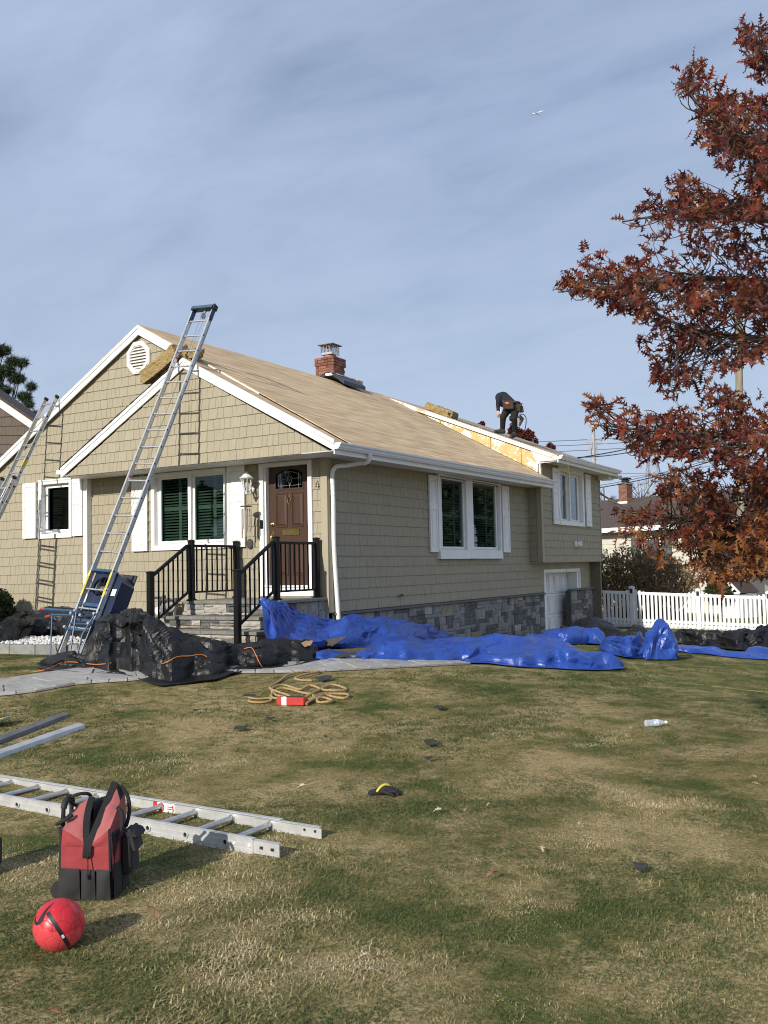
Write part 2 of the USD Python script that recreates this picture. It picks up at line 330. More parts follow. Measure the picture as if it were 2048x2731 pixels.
# shakes: one tapered piece each, the nearest 300 as parts, the others joined
SHK = []
def shakes(face, poly, zref, seed, expo=.182, w=(.085, .21), butt=.020):
    r = np.random.default_rng(seed); prep = shapely.prepared.prep(poly)
    x0, z0, x1, z1 = poly.bounds
    k0, k1 = math.floor((z0 - zref) / expo), math.ceil((z1 - zref) / expo)
    for k in range(k0, k1):
        zb = zref + k * expo; s = x0 - r.random() * .15
        while s < x1:
            ww = r.uniform(*w); q = sbox(s + .0022, zb, s + ww - .0022, zb + expo); s += ww
            if prep.contains(q): pgs = [q]
            elif prep.intersects(q):
                pgs = q.intersection(poly); pgs = [g for g in getattr(pgs, 'geoms', [pgs]) if g.geom_type == 'Polygon' and g.area > 2e-4]
            else: continue
            tb, dz = butt * r.uniform(.85, 1.12), r.uniform(-.002, .002)
            for g in pgs:
                xy = np.array(g.exterior.coords)[:-1]
                if len(xy) < 3: continue
                if Polygon(xy).exterior.is_ccw is False: xy = xy[::-1]
                n = len(xy); off = tb + (.006 - tb) * (xy[:, 1] - zb) / expo
                zz = xy[:, 1] + np.where(xy[:, 1] < zb + .002, dz, 0)
                fr = face.p(0, 0) + np.outer(xy[:, 0], face.a) + np.outer(zz, face.z) + np.outer(off, face.n)
                bk = fr - np.outer(off, face.n)
                f = []
                for i in range(n): j = (i + 1) % n; f += [[i, n + i, n + j], [i, n + j, j]]
                allv = np.vstack([fr, bk])
                if abs(Polygon(xy).convex_hull.area - Polygon(xy).area) < 1e-7: f += [[0, i, i + 1] for i in range(1, n - 1)]
                else:
                    tv, tf = trimesh.creation.triangulate_polygon(Polygon(xy), engine='earcut')
                    e_ = face.p(0, 0) + np.outer(tv[:, 0], face.a) + np.outer(tv[:, 1], face.z) + np.outer(tb + (.006 - tb) * (tv[:, 1] - zb) / expo, face.n)
                    f += (np.asarray(tf) + len(allv)).tolist(); allv = np.vstack([allv, e_])
                c = fr.mean(0); u, v, dpt = proj(c)
                view = abs(np.dot((EYE - c) / np.linalg.norm(EYE - c), face.n))
                vis = -40 < u < 2090 and 0 < v < 2731
                SHK.append((g.area * view / dpt ** 2 * vis, allv, np.array(f)))
CB = [sbox(-5.50, 0, -5.38, 3.6)]
shakes(F_LEFT, P_left.difference(unary_union([rect(W_SML), sbox(-5.5, .9, -5.3, 3.46)])), 2.209, 1)
shakes(F_REC, sbox(-5.39, .94, -.10, 3.46).difference(unary_union([rect(W_BIG), rect(DOOR)])), 1.860, 2)
shakes(F_GAB, P_gab, 4.543, 3)
shakes(F_SIDE, P_side.difference(unary_union([rect(W_SIDE), rect(GAR), sbox(-.1, 0, .10, 4)])), 2.406, 4, w=(.08, .19))
shakes(F_UP, P_up.difference(unary_union([rect(W_UP), sbox(Y1, 1, Y1 + .11, 4.3)])), 2.426, 5, w=(.08, .19))
shakes(F_RET, sbox(0, 1.72, XU - .10, 3.60), 2.426, 6)
SHK.sort(key=lambda q: -q[0])
for q in SHK[:300]: put('shingle', (q[1], q[2]), SID, house)
mb = MB()
for q in SHK[300:]: mb.add(q[1], q[2])
put('shingles', mb, SID, house, kind='stuff')

# corner boards and trims
KTRIM = mat('khaki_trim', (.34, .298, .208), (.365, .32, .222), rough=.6, scale=4)
mb = MB(); F_LEFT.box(mb, -5.485, -5.402, .94, 3.46, 0, .035, .004); mb.box(-5.402, -5.375, -.125, .01, .94, 3.46); put('corner_board', mb, WHITE, house)
mb = MB(); mb.box(-.10, .024, -.028, 0, .94, 3.46, .003).box(.0, .026, -.0, .10, .94, 3.46, .003); put('corner_board', mb, KTRIM, house, label='khaki corner board by the front door')
mb = MB(); mb.box(XU - .10, XU + .026, Y1 - .028, Y1 + .001, 1.70, 3.62, .003).box(XU, XU + .026, Y1 + .001, Y1 + .105, 1.70, 4.18, .003); put('corner_board', mb, KTRIM, house, label='khaki corner board of the overhanging storey')
mb = MB(); mb.box(XU - .02, XU + .026, YE - .04, YE + .02, 1.70, 4.17).box(-.02, .024, YE - .04, YE + .02, .96, 1.69); put('corner_board', mb, KTRIM, house)

# ---------------------------------------------------------------- roof
def slab(mb, corners, th):
    c = np.asarray(corners, float); n = np.cross(c[1] - c[0], c[-1] - c[0]); n /= np.linalg.norm(n)
    if n[2] < 0: c = c[::-1]; n = -n
    k = len(c); v = np.vstack([c, c - n * th]); f = [[0, i, i + 1] for i in range(1, k - 1)] + [[k, k + i + 1, k + i] for i in range(1, k - 1)]
    for i in range(k): j = (i + 1) % k; f += [[i, k + i, k + j], [i, k + j, j]]
    return mb.add(v, f)
mb = MB(); slab(mb, [(RX, -.18, RZ(-.2) - .03), (EX - .02, -.18, mainz(EX - .02, -.2) - .03), (EX - .02, 8.86, mainz(EX - .02, 8.86) - .03), (RX, 8.86, RZ(8.86) - .03)], .10)
slab(mb, [(RX, -.18, RZ(-.2) - .03), (-8.5, -.18, mainz(-8.5, -.2) - .03), (-8.5, 8.86, mainz(-8.5, 8.86) - .03), (RX, 8.86, RZ(8.86) - .03)], .10)
slab(mb, [(UX0, Y1 - .04, upz(UX0) - .03), (.82, Y1 - .04, upz(.82) - .03), (.82, YE + .2, upz(.82) - .03), (UX0, YE + .2, upz(UX0) - .03)], .10)
slab(mb, [(UX0, Y1 - .1, upz(UX0) - .03), (-8.6, Y1 - .04, upz(-8.6) - .03), (-8.6, YE + .2, upz(-8.6) - .03), (UX0, YE + .2, upz(UX0) - .03)], .10)
slab(mb, [(SGX, -.70, SGZ - .035), (-5.41, -.70, 3.604 - .02), (-5.41, -.10, 3.604 - .02), (SGX, -.10, SGZ - .035)], .06)
slab(mb, [(SGX, -.70, SGZ - .06), (EX - .02, -.70, 3.60 - .04), (EX - .02, -.16, 3.60 - .04), (SGX, -.16, SGZ - .06)], .06)
roof = put('roof', mb, FELT, house)
def panels(x0, x1, y0, y1, zf, m, along=2.44, wide=1.12, seed=1, lift=.0):
    """plywood sheets laid in staggered rows from the eave up"""
    r = np.random.default_rng(seed); k = 0; sgn = 1 if x1 > x0 else -1; xb = x1
    while (xb - x0) * sgn > .02:
        xa = xb - sgn * wide
        if (xa - x0) * sgn < 0: xa = x0
        y = y0 - (along / 2 if k % 2 else 0) - r.random() * .2
        while y < y1:
            a, b = max(y, y0), min(y + along, y1); y += along
            if b - a < .1: continue
            e, h = .0015, r.uniform(0, .003) + lift
            mb = MB(); slab(mb, [(xa + e * sgn, a + e, zf(xa, a) + h), (xb - e * sgn, a + e, zf(xb, a) + h), (xb - e * sgn, b - e, zf(xb, b) + h), (xa + e * sgn, b - e, zf(xa, b) + h)], .013)
            put('roof_panel', mb, m, roof)
        xb = xa; k += 1
panels(RX, EX, -.20, 8.78, lambda x, y: mainz(x, y), PLY, seed=1)
panels(RX - .001, -8.5, -.20, 8.78, lambda x, y: mainz(x, y), PLY, seed=2)
panels(UX0, .86, Y1 - .12, YE + .22, lambda x, y: upz(x), OLDPLY, seed=3, lift=.001)
panels(UX0 - .001, -8.6, Y1 - .12, YE + .22, lambda x, y: upz(x), OLDPLY, seed=4)
panels(SGX, EX, -.72, -.20, lambda x, y: mainz(x, y) - .035 if x > SGX + .1 else SGZ, PLY, seed=5)
# dark felt on the small gable's other slope, ragged at the rake
mb = MB(); r_ = np.random.default_rng(5); xs = np.linspace(SGX - .02, -5.45, 36); prev = None
for i in range(len(xs) - 1):
    j0, j1 = r_.uniform(-.012, .012, 2)
    slab(mb, [(xs[i], -.725 + j0, 5.293 - .5555 * abs(xs[i] - SGX) + .022), (xs[i + 1], -.725 + j0, 5.293 - .5555 * abs(xs[i + 1] - SGX) + .022), (xs[i + 1], -.1, 5.293 - .5555 * abs(xs[i + 1] - SGX) + .022), (xs[i], -.1, 5.293 - .5555 * abs(xs[i] - SGX) + .022)], .022)
put('felt_strip', mb, FELT, roof)
mb = MB(); mb.bar((-3.95, Y1 - .02, upz(-3.95) + .012), (-1.3, Y1 - .02, upz(-1.3) + .012), .12, .012); mb.bar((-1.15, Y1 + .0, upz(-1.15) + .01), (.2, Y1, upz(.2) + .01), .05, .01); put('felt_strip', mb, FELT, roof)

# rake boards: two boards each, the upper one proud of the lower
def rake(y, A, B, m=WHITE, h1=.062, h2=.115, t1=.022, t2=.008, name='rake_board'):
    A, B = np.array([A[0], y, A[1]]), np.array([B[0], y, B[1]])
    for (ta, hb, d) in ((0, h1, t1), (h1, h2, t2)):
        mb = MB(); c = [A - [0, 0, ta], B - [0, 0, ta], B - [0, 0, ta + hb], A - [0, 0, ta + hb]]
        v = np.vstack([np.array(c) - [0, d, 0], np.array(c) + [0, .02, 0]])
        mb.add(v, [[0, 3, 2, 1], [4, 5, 6, 7], [0, 1, 5, 4], [1, 2, 6, 5], [2, 3, 7, 6], [3, 0, 4, 7]]); put(name, mb, m, house)
rake(-.18, (RX, RZ(-.2) - .012), (SGX - .1, mainz(SGX - .1, -.2) - .012)); rake(-.18, (RX, RZ(-.2) - .0121), (-8.5, mainz(-8.5, -.2) - .012))
rake(-.18, (SGX - .1, mainz(SGX - .1, -.2) - .012), (-1.2, mainz(-1.2, -.2) - .012), h1=.045, h2=.05)
rake(-.70, (SGX, SGZ - .002), (-5.42, 3.615)); rake(-.70, (SGX, SGZ - .0021), (EX + .002, 3.628))
# soffits with bead lines
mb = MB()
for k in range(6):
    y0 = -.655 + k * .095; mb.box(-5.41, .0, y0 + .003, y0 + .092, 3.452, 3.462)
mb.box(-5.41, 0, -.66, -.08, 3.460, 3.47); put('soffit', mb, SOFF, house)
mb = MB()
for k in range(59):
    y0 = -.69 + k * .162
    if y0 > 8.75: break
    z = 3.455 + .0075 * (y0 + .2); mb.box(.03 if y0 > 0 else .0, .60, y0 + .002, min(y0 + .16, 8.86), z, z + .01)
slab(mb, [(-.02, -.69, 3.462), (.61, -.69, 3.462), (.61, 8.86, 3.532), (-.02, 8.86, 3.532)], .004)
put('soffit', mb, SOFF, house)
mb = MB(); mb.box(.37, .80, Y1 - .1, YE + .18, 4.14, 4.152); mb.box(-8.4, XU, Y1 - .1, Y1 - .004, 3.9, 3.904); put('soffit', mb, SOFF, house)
# gable-end returns, eave fascia and gutters (ogee profile)
OG = [(0, 0), (.062, .0), (.075, .018), (.088, .03), (.093, .055), (.118, .072), (.122, .098), (.112, .098), (.108, .078), (.085, .062), (.078, .035), (.06, .010), (.01, .010), (.01, .095), (0, .095)]
def gutter(x, y0, y1, z0, z1):
    mb = MB(); mb.sweep(OG, [(x, y0, z0), (x, y1, z1)], (1, 0, 0), (0, 0, 1))
    for (y, z) in ((y0, z0), (y1, z1)):
        mb.extr(Polygon([OG[i] for i in (0, 1, 2, 3, 4, 5, 6, 14)]), (x, y - .004, z), (1, 0, 0), (0, 0, 1), (0, 1, 0), .008)
    put('gutter', mb, GUT, house)
    mb = MB(); mb.bar((x - .012, y0, z0 + .02), (x - .012, y1, z1 + .02), .02, .19); put('fascia_board', mb, WHITE, house)
gutter(.625, -.70, 8.96, 3.478, 3.568)
gutter(.845, 8.80, YE + .2, 4.165, 4.185)
mb = MB(); mb.box(.69, .96, YE + .15, YE + .19, 4.05, 4.14).box(.38, .70, YE - .25, YE + .21, 4.02, 4.14); put('eave_return', mb, WHITE, house)
mb = MB(); mb.sweep(OG, [(-5.55, -.30, 3.50), (-5.55, -.30, 3.50)], (-1, 0, 0), (0, 0, 1)); mb = MB().box(-5.56, -5.425, -.70, -.12, 3.505, 3.585, .006); put('gutter', mb, WHITE, house, label='short gutter end on the small gable')
# downspout: elbow, cross piece, drop
mb = MB()
path = spline([(.66, .268, 3.50), (.655, .275, 3.43), (.61, .30, 3.375), (.45, .345, 3.362), (.20, .19, 3.325), (.11, .10, 3.30), (.075, .07, 3.23), (.072, .06, 3.10), (.07, .075, 2.2), (.072, .14, 1.2), (.075, .17, .75)], 90)
mb.tube(path, .036 + .0022 * np.sin(np.arange(90) * 2.4) * ((np.arange(90) < 34)), 10); put('downspout', mb, WHITE, house)

# ---------------------------------------------------------------- old peeling gable strip above the lower roof
def peel(name, base_a, base_b, paint, cover, grid=False):
    n = {'g': ('geometry', {}), 'n': ('noise_texture', {'scale': 3.4, 'detail': 6., 'roughness': .62, 'distortion': .4}), 'r': ('rgb_ramp', {'ramp': [(cover - .008, (1, 1, 1)), (cover + .008, (0, 0, 0))]}),
         'n2': ('noise_texture', {'scale': 9., 'detail': 5.}), 'r2': ('rgb_ramp', {'ramp': [(.3, base_a), (.7, base_b)]}), 'mx': ('mix_color', {'b': paint}), 'b': ('bump', {'strength': .5, 'distance': .004}), 'p': ('principled_bsdf', {'roughness': .75})}
    LOOK[name] = usdkit.material(stage, '/World/Looks/' + name, n, [('g.position', 'n.vector'), ('g.position', 'n2.vector'), ('n.fac', 'r.fac'), ('n2.fac', 'r2.fac'), ('r2.color', 'mx.a'), ('r.color', 'mx.fac'), ('mx.result', 'p.base_color'), ('r.color', 'b.height'), ('b.normal', 'p.normal')], surface='p.BSDF')
    return LOOK[name]
PEELW = peel('peeling_white', (.42, .36, .25), (.6, .55, .45), (.78, .76, .70), .60)
PEELY = peel('peeling_yellow', (.50, .36, .14), (.62, .46, .22), (.76, .73, .64), .475)
xs = np.linspace(-3.75, .30, 30)
brk = [-3.75, -2.3, -.93, -.12, .30]
for a, b in zip(brk[:-1], brk[1:]):
    mb = MB(); xx = np.linspace(a + .006, b - .006, 8); up_, dn = np.array([upz(x) - .13 for x in xx]), np.array([mainz(x, Y1) + .004 for x in xx])
    up_ = np.maximum(up_, dn + .001); v = np.vstack([np.stack([xx, np.full(8, Y1 - .02), up_], 1), np.stack([xx, np.full(8, Y1 - .02), dn], 1)]); v = np.vstack([v, v + [0, .05, 0]])
    f = [[8 + i, 9 + i, i + 1, i] for i in range(7)] + [[0, 1, 17, 16], [7, 15, 31, 23], [0, 16, 24, 8]] + [[i, i + 1, 17 + i, 16 + i] for i in range(7)]
    mb.add(v, f); put('old_wall_board', mb, PEELY, house, label='peeling yellow and white board above the lower roof')
ex = .83
for (o0, o1, d) in ((.010, .05, .075), (.055, .125, .06)):
    for a, b in ((-3.86, -1.75), (-1.746, ex)):
        mb = MB(); mb.add([(a, Y1 - d - .025, upz(a) - o0), (b, Y1 - d - .025, upz(b) - o0), (b, Y1 - d - .025, upz(b) - o1), (a, Y1 - d - .025, upz(a) - o1), (a, Y1 - d + .02, upz(a) - o0), (b, Y1 - d + .02, upz(b) - o0), (b, Y1 - d + .02, upz(b) - o1), (a, Y1 - d + .02, upz(a) - o1)], [[0, 3, 2, 1], [4, 5, 6, 7], [0, 1, 5, 4], [1, 2, 6, 5], [2, 3, 7, 6], [3, 0, 4, 7]])
        put('rake_board', mb, PEELW, house, label='old peeling rake board of the upper roof')
mb = MB(); mb.extr(Polygon([(.15, upz(.15) - .13), (.84, upz(.84) - .10), (.84, upz(.84) - .155), (.30, upz(.84) - .175)]), (0, Y1 - .05, 0), (1, 0, 0), (0, 0, 1), (0, 1, 0), .03); put('eave_return', mb, PEELW, house, label='old peeling eave end of the upper roof')
mb = MB(); mb.box(.26, .315, Y1 - .04, Y1 + .02, 3.62, 4.12).box(.33, .372, Y1 - .03, Y1 + .08, 3.60, 4.12, .01); put('corner_board', mb, PEELW, house, label='weathered old corner post under the upper eave')
# ---------------------------------------------------------------- windows
def ring(face, mb, o, i, d0, d1, c=.004):
    """a rectangular ring between outer (s0, s1, z0, z1) and inner"""
    face.box(mb, o[0], i[0], o[2], o[3], d0, d1, c); face.box(mb, i[1], o[1], o[2], o[3], d0, d1, c)
    face.box(mb, i[0], i[1], i[3], o[3], d0, d1, c); face.box(mb, i[0], i[1], o[2], i[2], d0, d1, c)
def window(face, O, inner, panes, proud, depth, blind, label=None, mull=True):
    """O outer casing, inner = opening within it, panes = glass rectangles"""
    mb = MB(); ring(face, mb, O, inner, -.05, proud)
    face.box(mb, O[0] - .0, O[1] + .0, O[3] - .02, O[3] + .012, 0, proud + .014, .003)
    w = put('window', mb, WHITE, house, label=label) if label else put('window', mb, WHITE, house)
    mb = MB()
    for a, b in zip(panes[:-1], panes[1:]): face.box(mb, a[1] + .045, b[0] - .045, inner[2], inner[3], -depth - .02, proud - .006, .004)
    if not mb.empty(): put('mullion', mb, WHITE, w)
    for p in panes:
        so = (p[0] - .045, p[1] + .045, p[2] - .045, p[3] + .045); mb = MB(); ring(face, mb, so, p, -depth - .03, -depth + .012)
        put('sash', mb, WHITE, w)
        mb = MB(); face.box(mb, p[0] - .005, p[1] + .005, p[2] - .005, p[3] + .005, -depth - .012, -depth - .006); put('pane', mb, GLASS, w)
    i = inner; mb = MB()
    ring(face, mb, (i[0] - .02, i[1] + .02, i[2] - .02, i[3] + .02), (panes[0][0] - .03, panes[-1][1] + .03, panes[0][2] - .03, panes[0][3] + .03), -depth - .055, -depth - .008); put('jamb', mb, WHITE, w)
    for p in panes: blind(face, p, depth, w)
    # the reveal behind the glass, and a dark room
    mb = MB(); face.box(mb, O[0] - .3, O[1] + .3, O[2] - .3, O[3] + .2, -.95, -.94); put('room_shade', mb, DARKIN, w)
    return w
def plantation(stile, mid=.52, n=13):
    def f(face, p, depth, w):
        s0, s1, z0, z1 = p; d = -depth - .085; zm = z0 + (z1 - z0) * mid
        sm = s0 + (s1 - s0) * stile; mb = MB()
        for s, ww in ((s0 - .02, .05), (sm, .07), (s1 + .01, .05)): face.box(mb, s - ww / 2, s + ww / 2, z0 - .05, z1 + .05, d - .014, d + .014, .003)
        for z, h in ((z0 - .015, .07), (zm, .075), (z1 + .01, .06)): face.box(mb, s0 - .02, s1 + .02, z - h / 2, z + h / 2, d - .013, d + .013, .003)
        put('shutter_frame', mb, GREEN, w)
        for za, zb in ((z0 + .022, zm - .04), (zm + .04, z1 - .022)):
            k = max(3, round((zb - za) / .052)); st = (zb - za) / k
            for q in range(k):
                zc = za + (q + .5) * st
                for sa, sb in ((s0, sm - .036), (sm + .036, s1)):
                    if sb - sa < .05: continue
                    mb = MB(); mb.obox(face.p((sa + sb) / 2, zc, d), face.a * (sb - sa) / 2, face.n * .023 - face.z * .014, (face.n * .014 + face.z * .023) * .10, .001); put('louver', mb, GREEN, w)
        return
    return f
def venetian(face, p, depth, w):
    s0, s1, z0, z1 = p; d = -depth - .06; k = 19; st = (z1 - z0) / k
    for q in range(k):
        mb = MB(); zc = z0 + (q + .5) * st
        mb.obox(face.p((s0 + s1) / 2 + .03, zc, d), face.a * (s1 - s0 - .08) / 2, face.n * .012 + face.z * .017, (face.n * .017 - face.z * .012) * .04); put('blind_slat', mb, BLIND, w)
def nothing(face, p, depth, w):
    mb = MB(); face.box(mb, p[0] + .02, p[1] - .02, p[2] - .03, p[2] + .06, -depth - .2, -depth - .1, .02); put('sill_cushion', mb, SOFF, w)
window(F_REC, W_BIG, (-3.735, -2.115, 2.135, 3.37), [(-3.625, -2.98, 2.212, 3.333), (-2.82, -2.172, 2.212, 3.333)], .045, .03, plantation(.60), label='wide white double window with green louvered shutters inside')
window(F_LEFT, W_SML, (-6.635, -5.862, 2.45, 3.42), [(-6.545, -5.958, 2.53, 3.35)], .05, .045, venetian, label='small white window with a dark blind')
window(F_SIDE, (W_SIDE[0], W_SIDE[1], 1.96, W_SIDE[3]), (3.98, 6.98, 1.99, 3.455), [(4.155, 5.15, 2.05, 3.415), (5.575, 6.87, 2.055, 3.44)], .075, .0, plantation(.72, .47), label='shaded white double window on the long side wall')
mb = MB(); F_SIDE.box(mb, 3.885, 5.30, 1.806, 1.965, 0, .095, .006); F_SIDE.box(mb, 5.30, 5.47, 1.80, 1.97, 0, .10, .006); F_SIDE.box(mb, 5.47, 7.03, 1.806, 1.965, 0, .095, .006); F_SIDE.box(mb, 3.875, 7.04, 1.80, 1.812, 0, .10); put('window_apron', mb, WHITE, house)
window(F_UP, W_UP, (10.19, 11.98, 2.75, 4.03), [(10.265, 10.87, 2.808, 3.955), (11.03, 11.775, 2.808, 3.955)], .05, .045, nothing, label='white sliding window of the overhanging storey')
# outside shutters with two raised panels
def shutter(face, s0, s1, z0, z1, label=None):
    mb = MB(); face.box(mb, s0, s1, z0, z1, .0, .028, .004)
    h, st = z1 - z0, min(.06, (s1 - s0) * .16)
    face.box(mb, s0, s0 + st, z0, z1, .028, .040, .003); face.box(mb, s1 - st, s1, z0, z1, .028, .040, .003)
    rails = [(z0, z0 + .085), (z0 + h * .555, z0 + h * .555 + .10), (z1 - .085, z1)]
    for a, b in rails: face.box(mb, s0 + st, s1 - st, a, b, .028, .040, .003)
    t = put('shutter', mb, WHITE, house, label=label) if label else put('shutter', mb, WHITE, house)
    for (a, b) in ((rails[0][1], rails[1][0]), (rails[1][1], rails[2][0])):
        mb = MB(); a, b = a + .012, b - .012; x0, x1 = s0 + st + .010, s1 - st - .010
        q0, q1 = [(x0, a), (x1, a), (x1, b), (x0, b)], [(x0 + .03, a + .035), (x1 - .03, a + .035), (x1 - .03, b - .035), (x0 + .03, b - .035)]
        v = [face.p(s, z, .029) for s, z in q0] + [face.p(s, z, .044) for s, z in q1]
        mb.add(v, [[4, 5, 6, 7], [0, 1, 5, 4], [1, 2, 6, 5], [2, 3, 7, 6], [3, 0, 4, 7]]); put('raised_panel', mb, WHITE, t)
SHF = Face((0, -.022, 0), (1, 0, 0), (0, -1, 0)); SHL = Face((0, -.112, 0), (1, 0, 0), (0, -1, 0)); SHS = Face((.022, 0, 0), (0, 1, 0), (1, 0, 0)); SHU = Face((XU + .022, 0, 0), (0, 1, 0), (1, 0, 0))
shutter(SHF, -4.285, -3.90, 2.045, 3.42, 'white shutter behind the ladder'); shutter(SHF, -2.03, -1.648, 2.055, 3.455)
shutter(SHL, -7.172, -6.79, 2.376, 3.478); shutter(SHL, -5.76, -5.49, 2.379, 3.475)
shutter(SHS, 3.54, 3.87, 1.933, 3.45); shutter(SHS, 7.16, 7.565, 1.94, 3.475)
shutter(SHU, 9.64, 10.07, 2.65, 4.07); shutter(SHU, 12.24, 12.70, 2.66, 4.10)

# ---------------------------------------------------------------- front door
mb = MB(); F_REC.box(mb, -1.345, -1.255, 1.215, 3.45, 0, .05, .004); F_REC.box(mb, -.345, -.265, 1.215, 3.45, 0, .05, .004); F_REC.box(mb, -1.255, -.345, 3.40, 3.45, 0, .05, .004)
F_REC.box(mb, -1.262, -1.225, 1.38, 3.42, -.13, .01, .003); F_REC.box(mb, -.375, -.338, 1.38, 3.42, -.13, .01, .003); F_REC.box(mb, -1.24, -.36, 3.385, 3.41, -.13, .01); F_REC.box(mb, -1.29, -.32, 1.215, 1.38, -.12, .03, .004); F_REC.box(mb, -1.27, -.33, 1.365, 1.392, -.12, .055, .004)
put('door_frame', mb, WHITE, house)
DF = Face((0, .10, 0), (1, 0, 0), (0, -1, 0)); ds0, ds1, dz0, dz1 = -1.225, -.375, 1.392, 3.41
def arch(x0, x1, z0, z1, rise, g=0.):
    xs = np.linspace(x0 + g, x1 - g, 17); xc, hw = (x0 + x1) / 2, (x1 - x0) / 2 - g
    return Polygon([(x0 + g, z0 + g)] + [(x1 - g, z0 + g)] + [(x, z1 - g - rise * ((x - xc) / hw) ** 2) for x in xs[::-1]])
G = arch(-1.075, -.525, 3.015, 3.335, .08)
mb = MB(); DF.extr(mb, sbox(ds0, dz0, ds1, dz1).difference(G), -.02, .022)
for (a, b, z0, z1) in ((-1.085, -.84, 2.36, 2.94), (-.76, -.515, 2.36, 2.94), (-1.085, -.84, 1.55, 2.13), (-.76, -.515, 1.55, 2.13)):
    ring(DF, mb, (a, b, z0, z1), (a + .022, b - .022, z0 + .022, z1 - .022), .022, .034, .004)
door = put('door', mb, BROWN, house, label='dark brown panelled front door with an arched leaded pane')
for (a, b, z0, z1) in ((-1.085, -.84, 2.36, 2.94), (-.76, -.515, 2.36, 2.94), (-1.085, -.84, 1.55, 2.13), (-.76, -.515, 1.55, 2.13)):
    mb = MB(); q0, q1 = [(a + .03, z0 + .03), (b - .03, z0 + .03), (b - .03, z1 - .03), (a + .03, z1 - .03)], [(a + .06, z0 + .06), (b - .06, z0 + .06), (b - .06, z1 - .06), (a + .06, z1 - .06)]
    mb.add([DF.p(s, z, .0225) for s, z in q0] + [DF.p(s, z, .033) for s, z in q1], [[4, 5, 6, 7], [0, 1, 5, 4], [1, 2, 6, 5], [2, 3, 7, 6], [3, 0, 4, 7]]); put('door_panel', mb, BROWN, door)
mb = MB(); DF.extr(mb, G, -.004, .004); put('pane', mb, GLASS, door)
mb = MB(); DF.extr(mb, G.buffer(.025).difference(G), .0, .03); put('pane_frame', mb, BROWN, door)
mb = MB(); T = lambda pts, r=.0035: mb.tube([DF.p(x, z, .008) for x, z in pts], r, 6)
I = arch(-1.075, -.525, 3.015, 3.335, .08, .045); T(list(I.exterior.coords)); xc = -.80
for x in (-.98, -.62): T([(x, 3.06), (x, 3.275)]); T([(x - .03, 3.18), (x, 3.215), (x + .03, 3.18), (x, 3.145), (x - .03, 3.18)])
T([(xc, 3.06), (xc - .055, 3.18), (xc, 3.29), (xc + .055, 3.18), (xc, 3.06)]); T([(xc - .025, 3.18), (xc, 3.225), (xc + .025, 3.18), (xc, 3.135), (xc - .025, 3.18)])
T([(-1.03, 3.18), (-1.01, 3.18)]); T([(-.95, 3.18), (-.92, 3.16), (-.855, 3.18)]); T([(-.745, 3.18), (-.68, 3.16), (-.65, 3.18)]); T([(-.59, 3.18), (-.57, 3.18)])
for x in (-.98, -.62, -.80): T([(x, 3.015), (x, 3.06)])
put('lead_came', mb, LEAD, door)
mb = MB(); k = [( .0, .07), (.03, .045), (.035, .0), (.02, -.045), (0, -.065), (-.02, -.045), (-.035, .0), (-.03, .045), (0, .07)]
mb.tube([DF.p(-.79 + x, 2.80 + z, .045) for x, z in k], .007, 6); mb.tube([DF.p(-.79, 2.905, .035), DF.p(-.79, 2.86, .045)], .008, 6); mb.lathe([(.0, 0), (.014, .004), (0, .012)], DF.p(-.79, 2.715, .03), 8, (0, -1, 0)); put('door_knocker', mb, BRASS, door)
mb = MB(); ring(DF, mb, (-.95, -.61, 2.225, 2.325), (-.92, -.64, 2.245, 2.305), .022, .034, .003); DF.box(mb, -.92, -.64, 2.245, 2.305, .022, .028); DF.box(mb, -.96, -.60, 2.318, 2.332, .022, .045, .003); put('mail_slot', mb, BRASS, door)
mb = MB(); mb.lathe([(.0, 0), (.032, .0), (.032, .012), (.012, .018), (.018, .04), (.022, .055), (0, .066)], DF.p(-1.15, 2.42, .022), 14, (0, -1, 0)); put('deadbolt', mb, BRASS, door)
mb = MB(); DF.box(mb, -1.175, -1.125, 1.98, 2.31, .022, .03, .008); mb.tube(spline([DF.p(-1.15, 2.26, .03), DF.p(-1.15, 2.23, .07), DF.p(-1.15, 2.12, .08), DF.p(-1.15, 2.04, .06), DF.p(-1.15, 2.02, .03)], 14), .010, 8); put('door_handle', mb, BRASS, door)
# doorbell, house number, oval plaque
mb = MB(); mb.box(-1.318, -1.262, -.075, -.052, 2.355, 2.495, .008); put('doorbell', mb, BLACKAL, house)
t = meshkit.text_mesh('4', .125, .012); v = np.array(t.vertices); v = np.stack([-.225 + v[:, 0], -.034 - v[:, 2], 2.975 + v[:, 1]], 1); mb = MB().add(v, t.faces)
put('house_number', mb, mat('pewter', (.28, .255, .20), (.34, .31, .25), rough=.45), house)
mb = MB(); an = np.linspace(0, 2 * np.pi, 25)[:-1]; mb.extr(Polygon([(.065 * math.cos(a), .085 * math.sin(a)) for a in an]), (-1.563, -.022, 2.105), (1, 0, 0), (0, 0, 1), (0, -1, 0), .02); put('oval_plaque', mb, mat('dark_pewter', (.035, .032, .03), (.06, .055, .05), rough=.5), house)

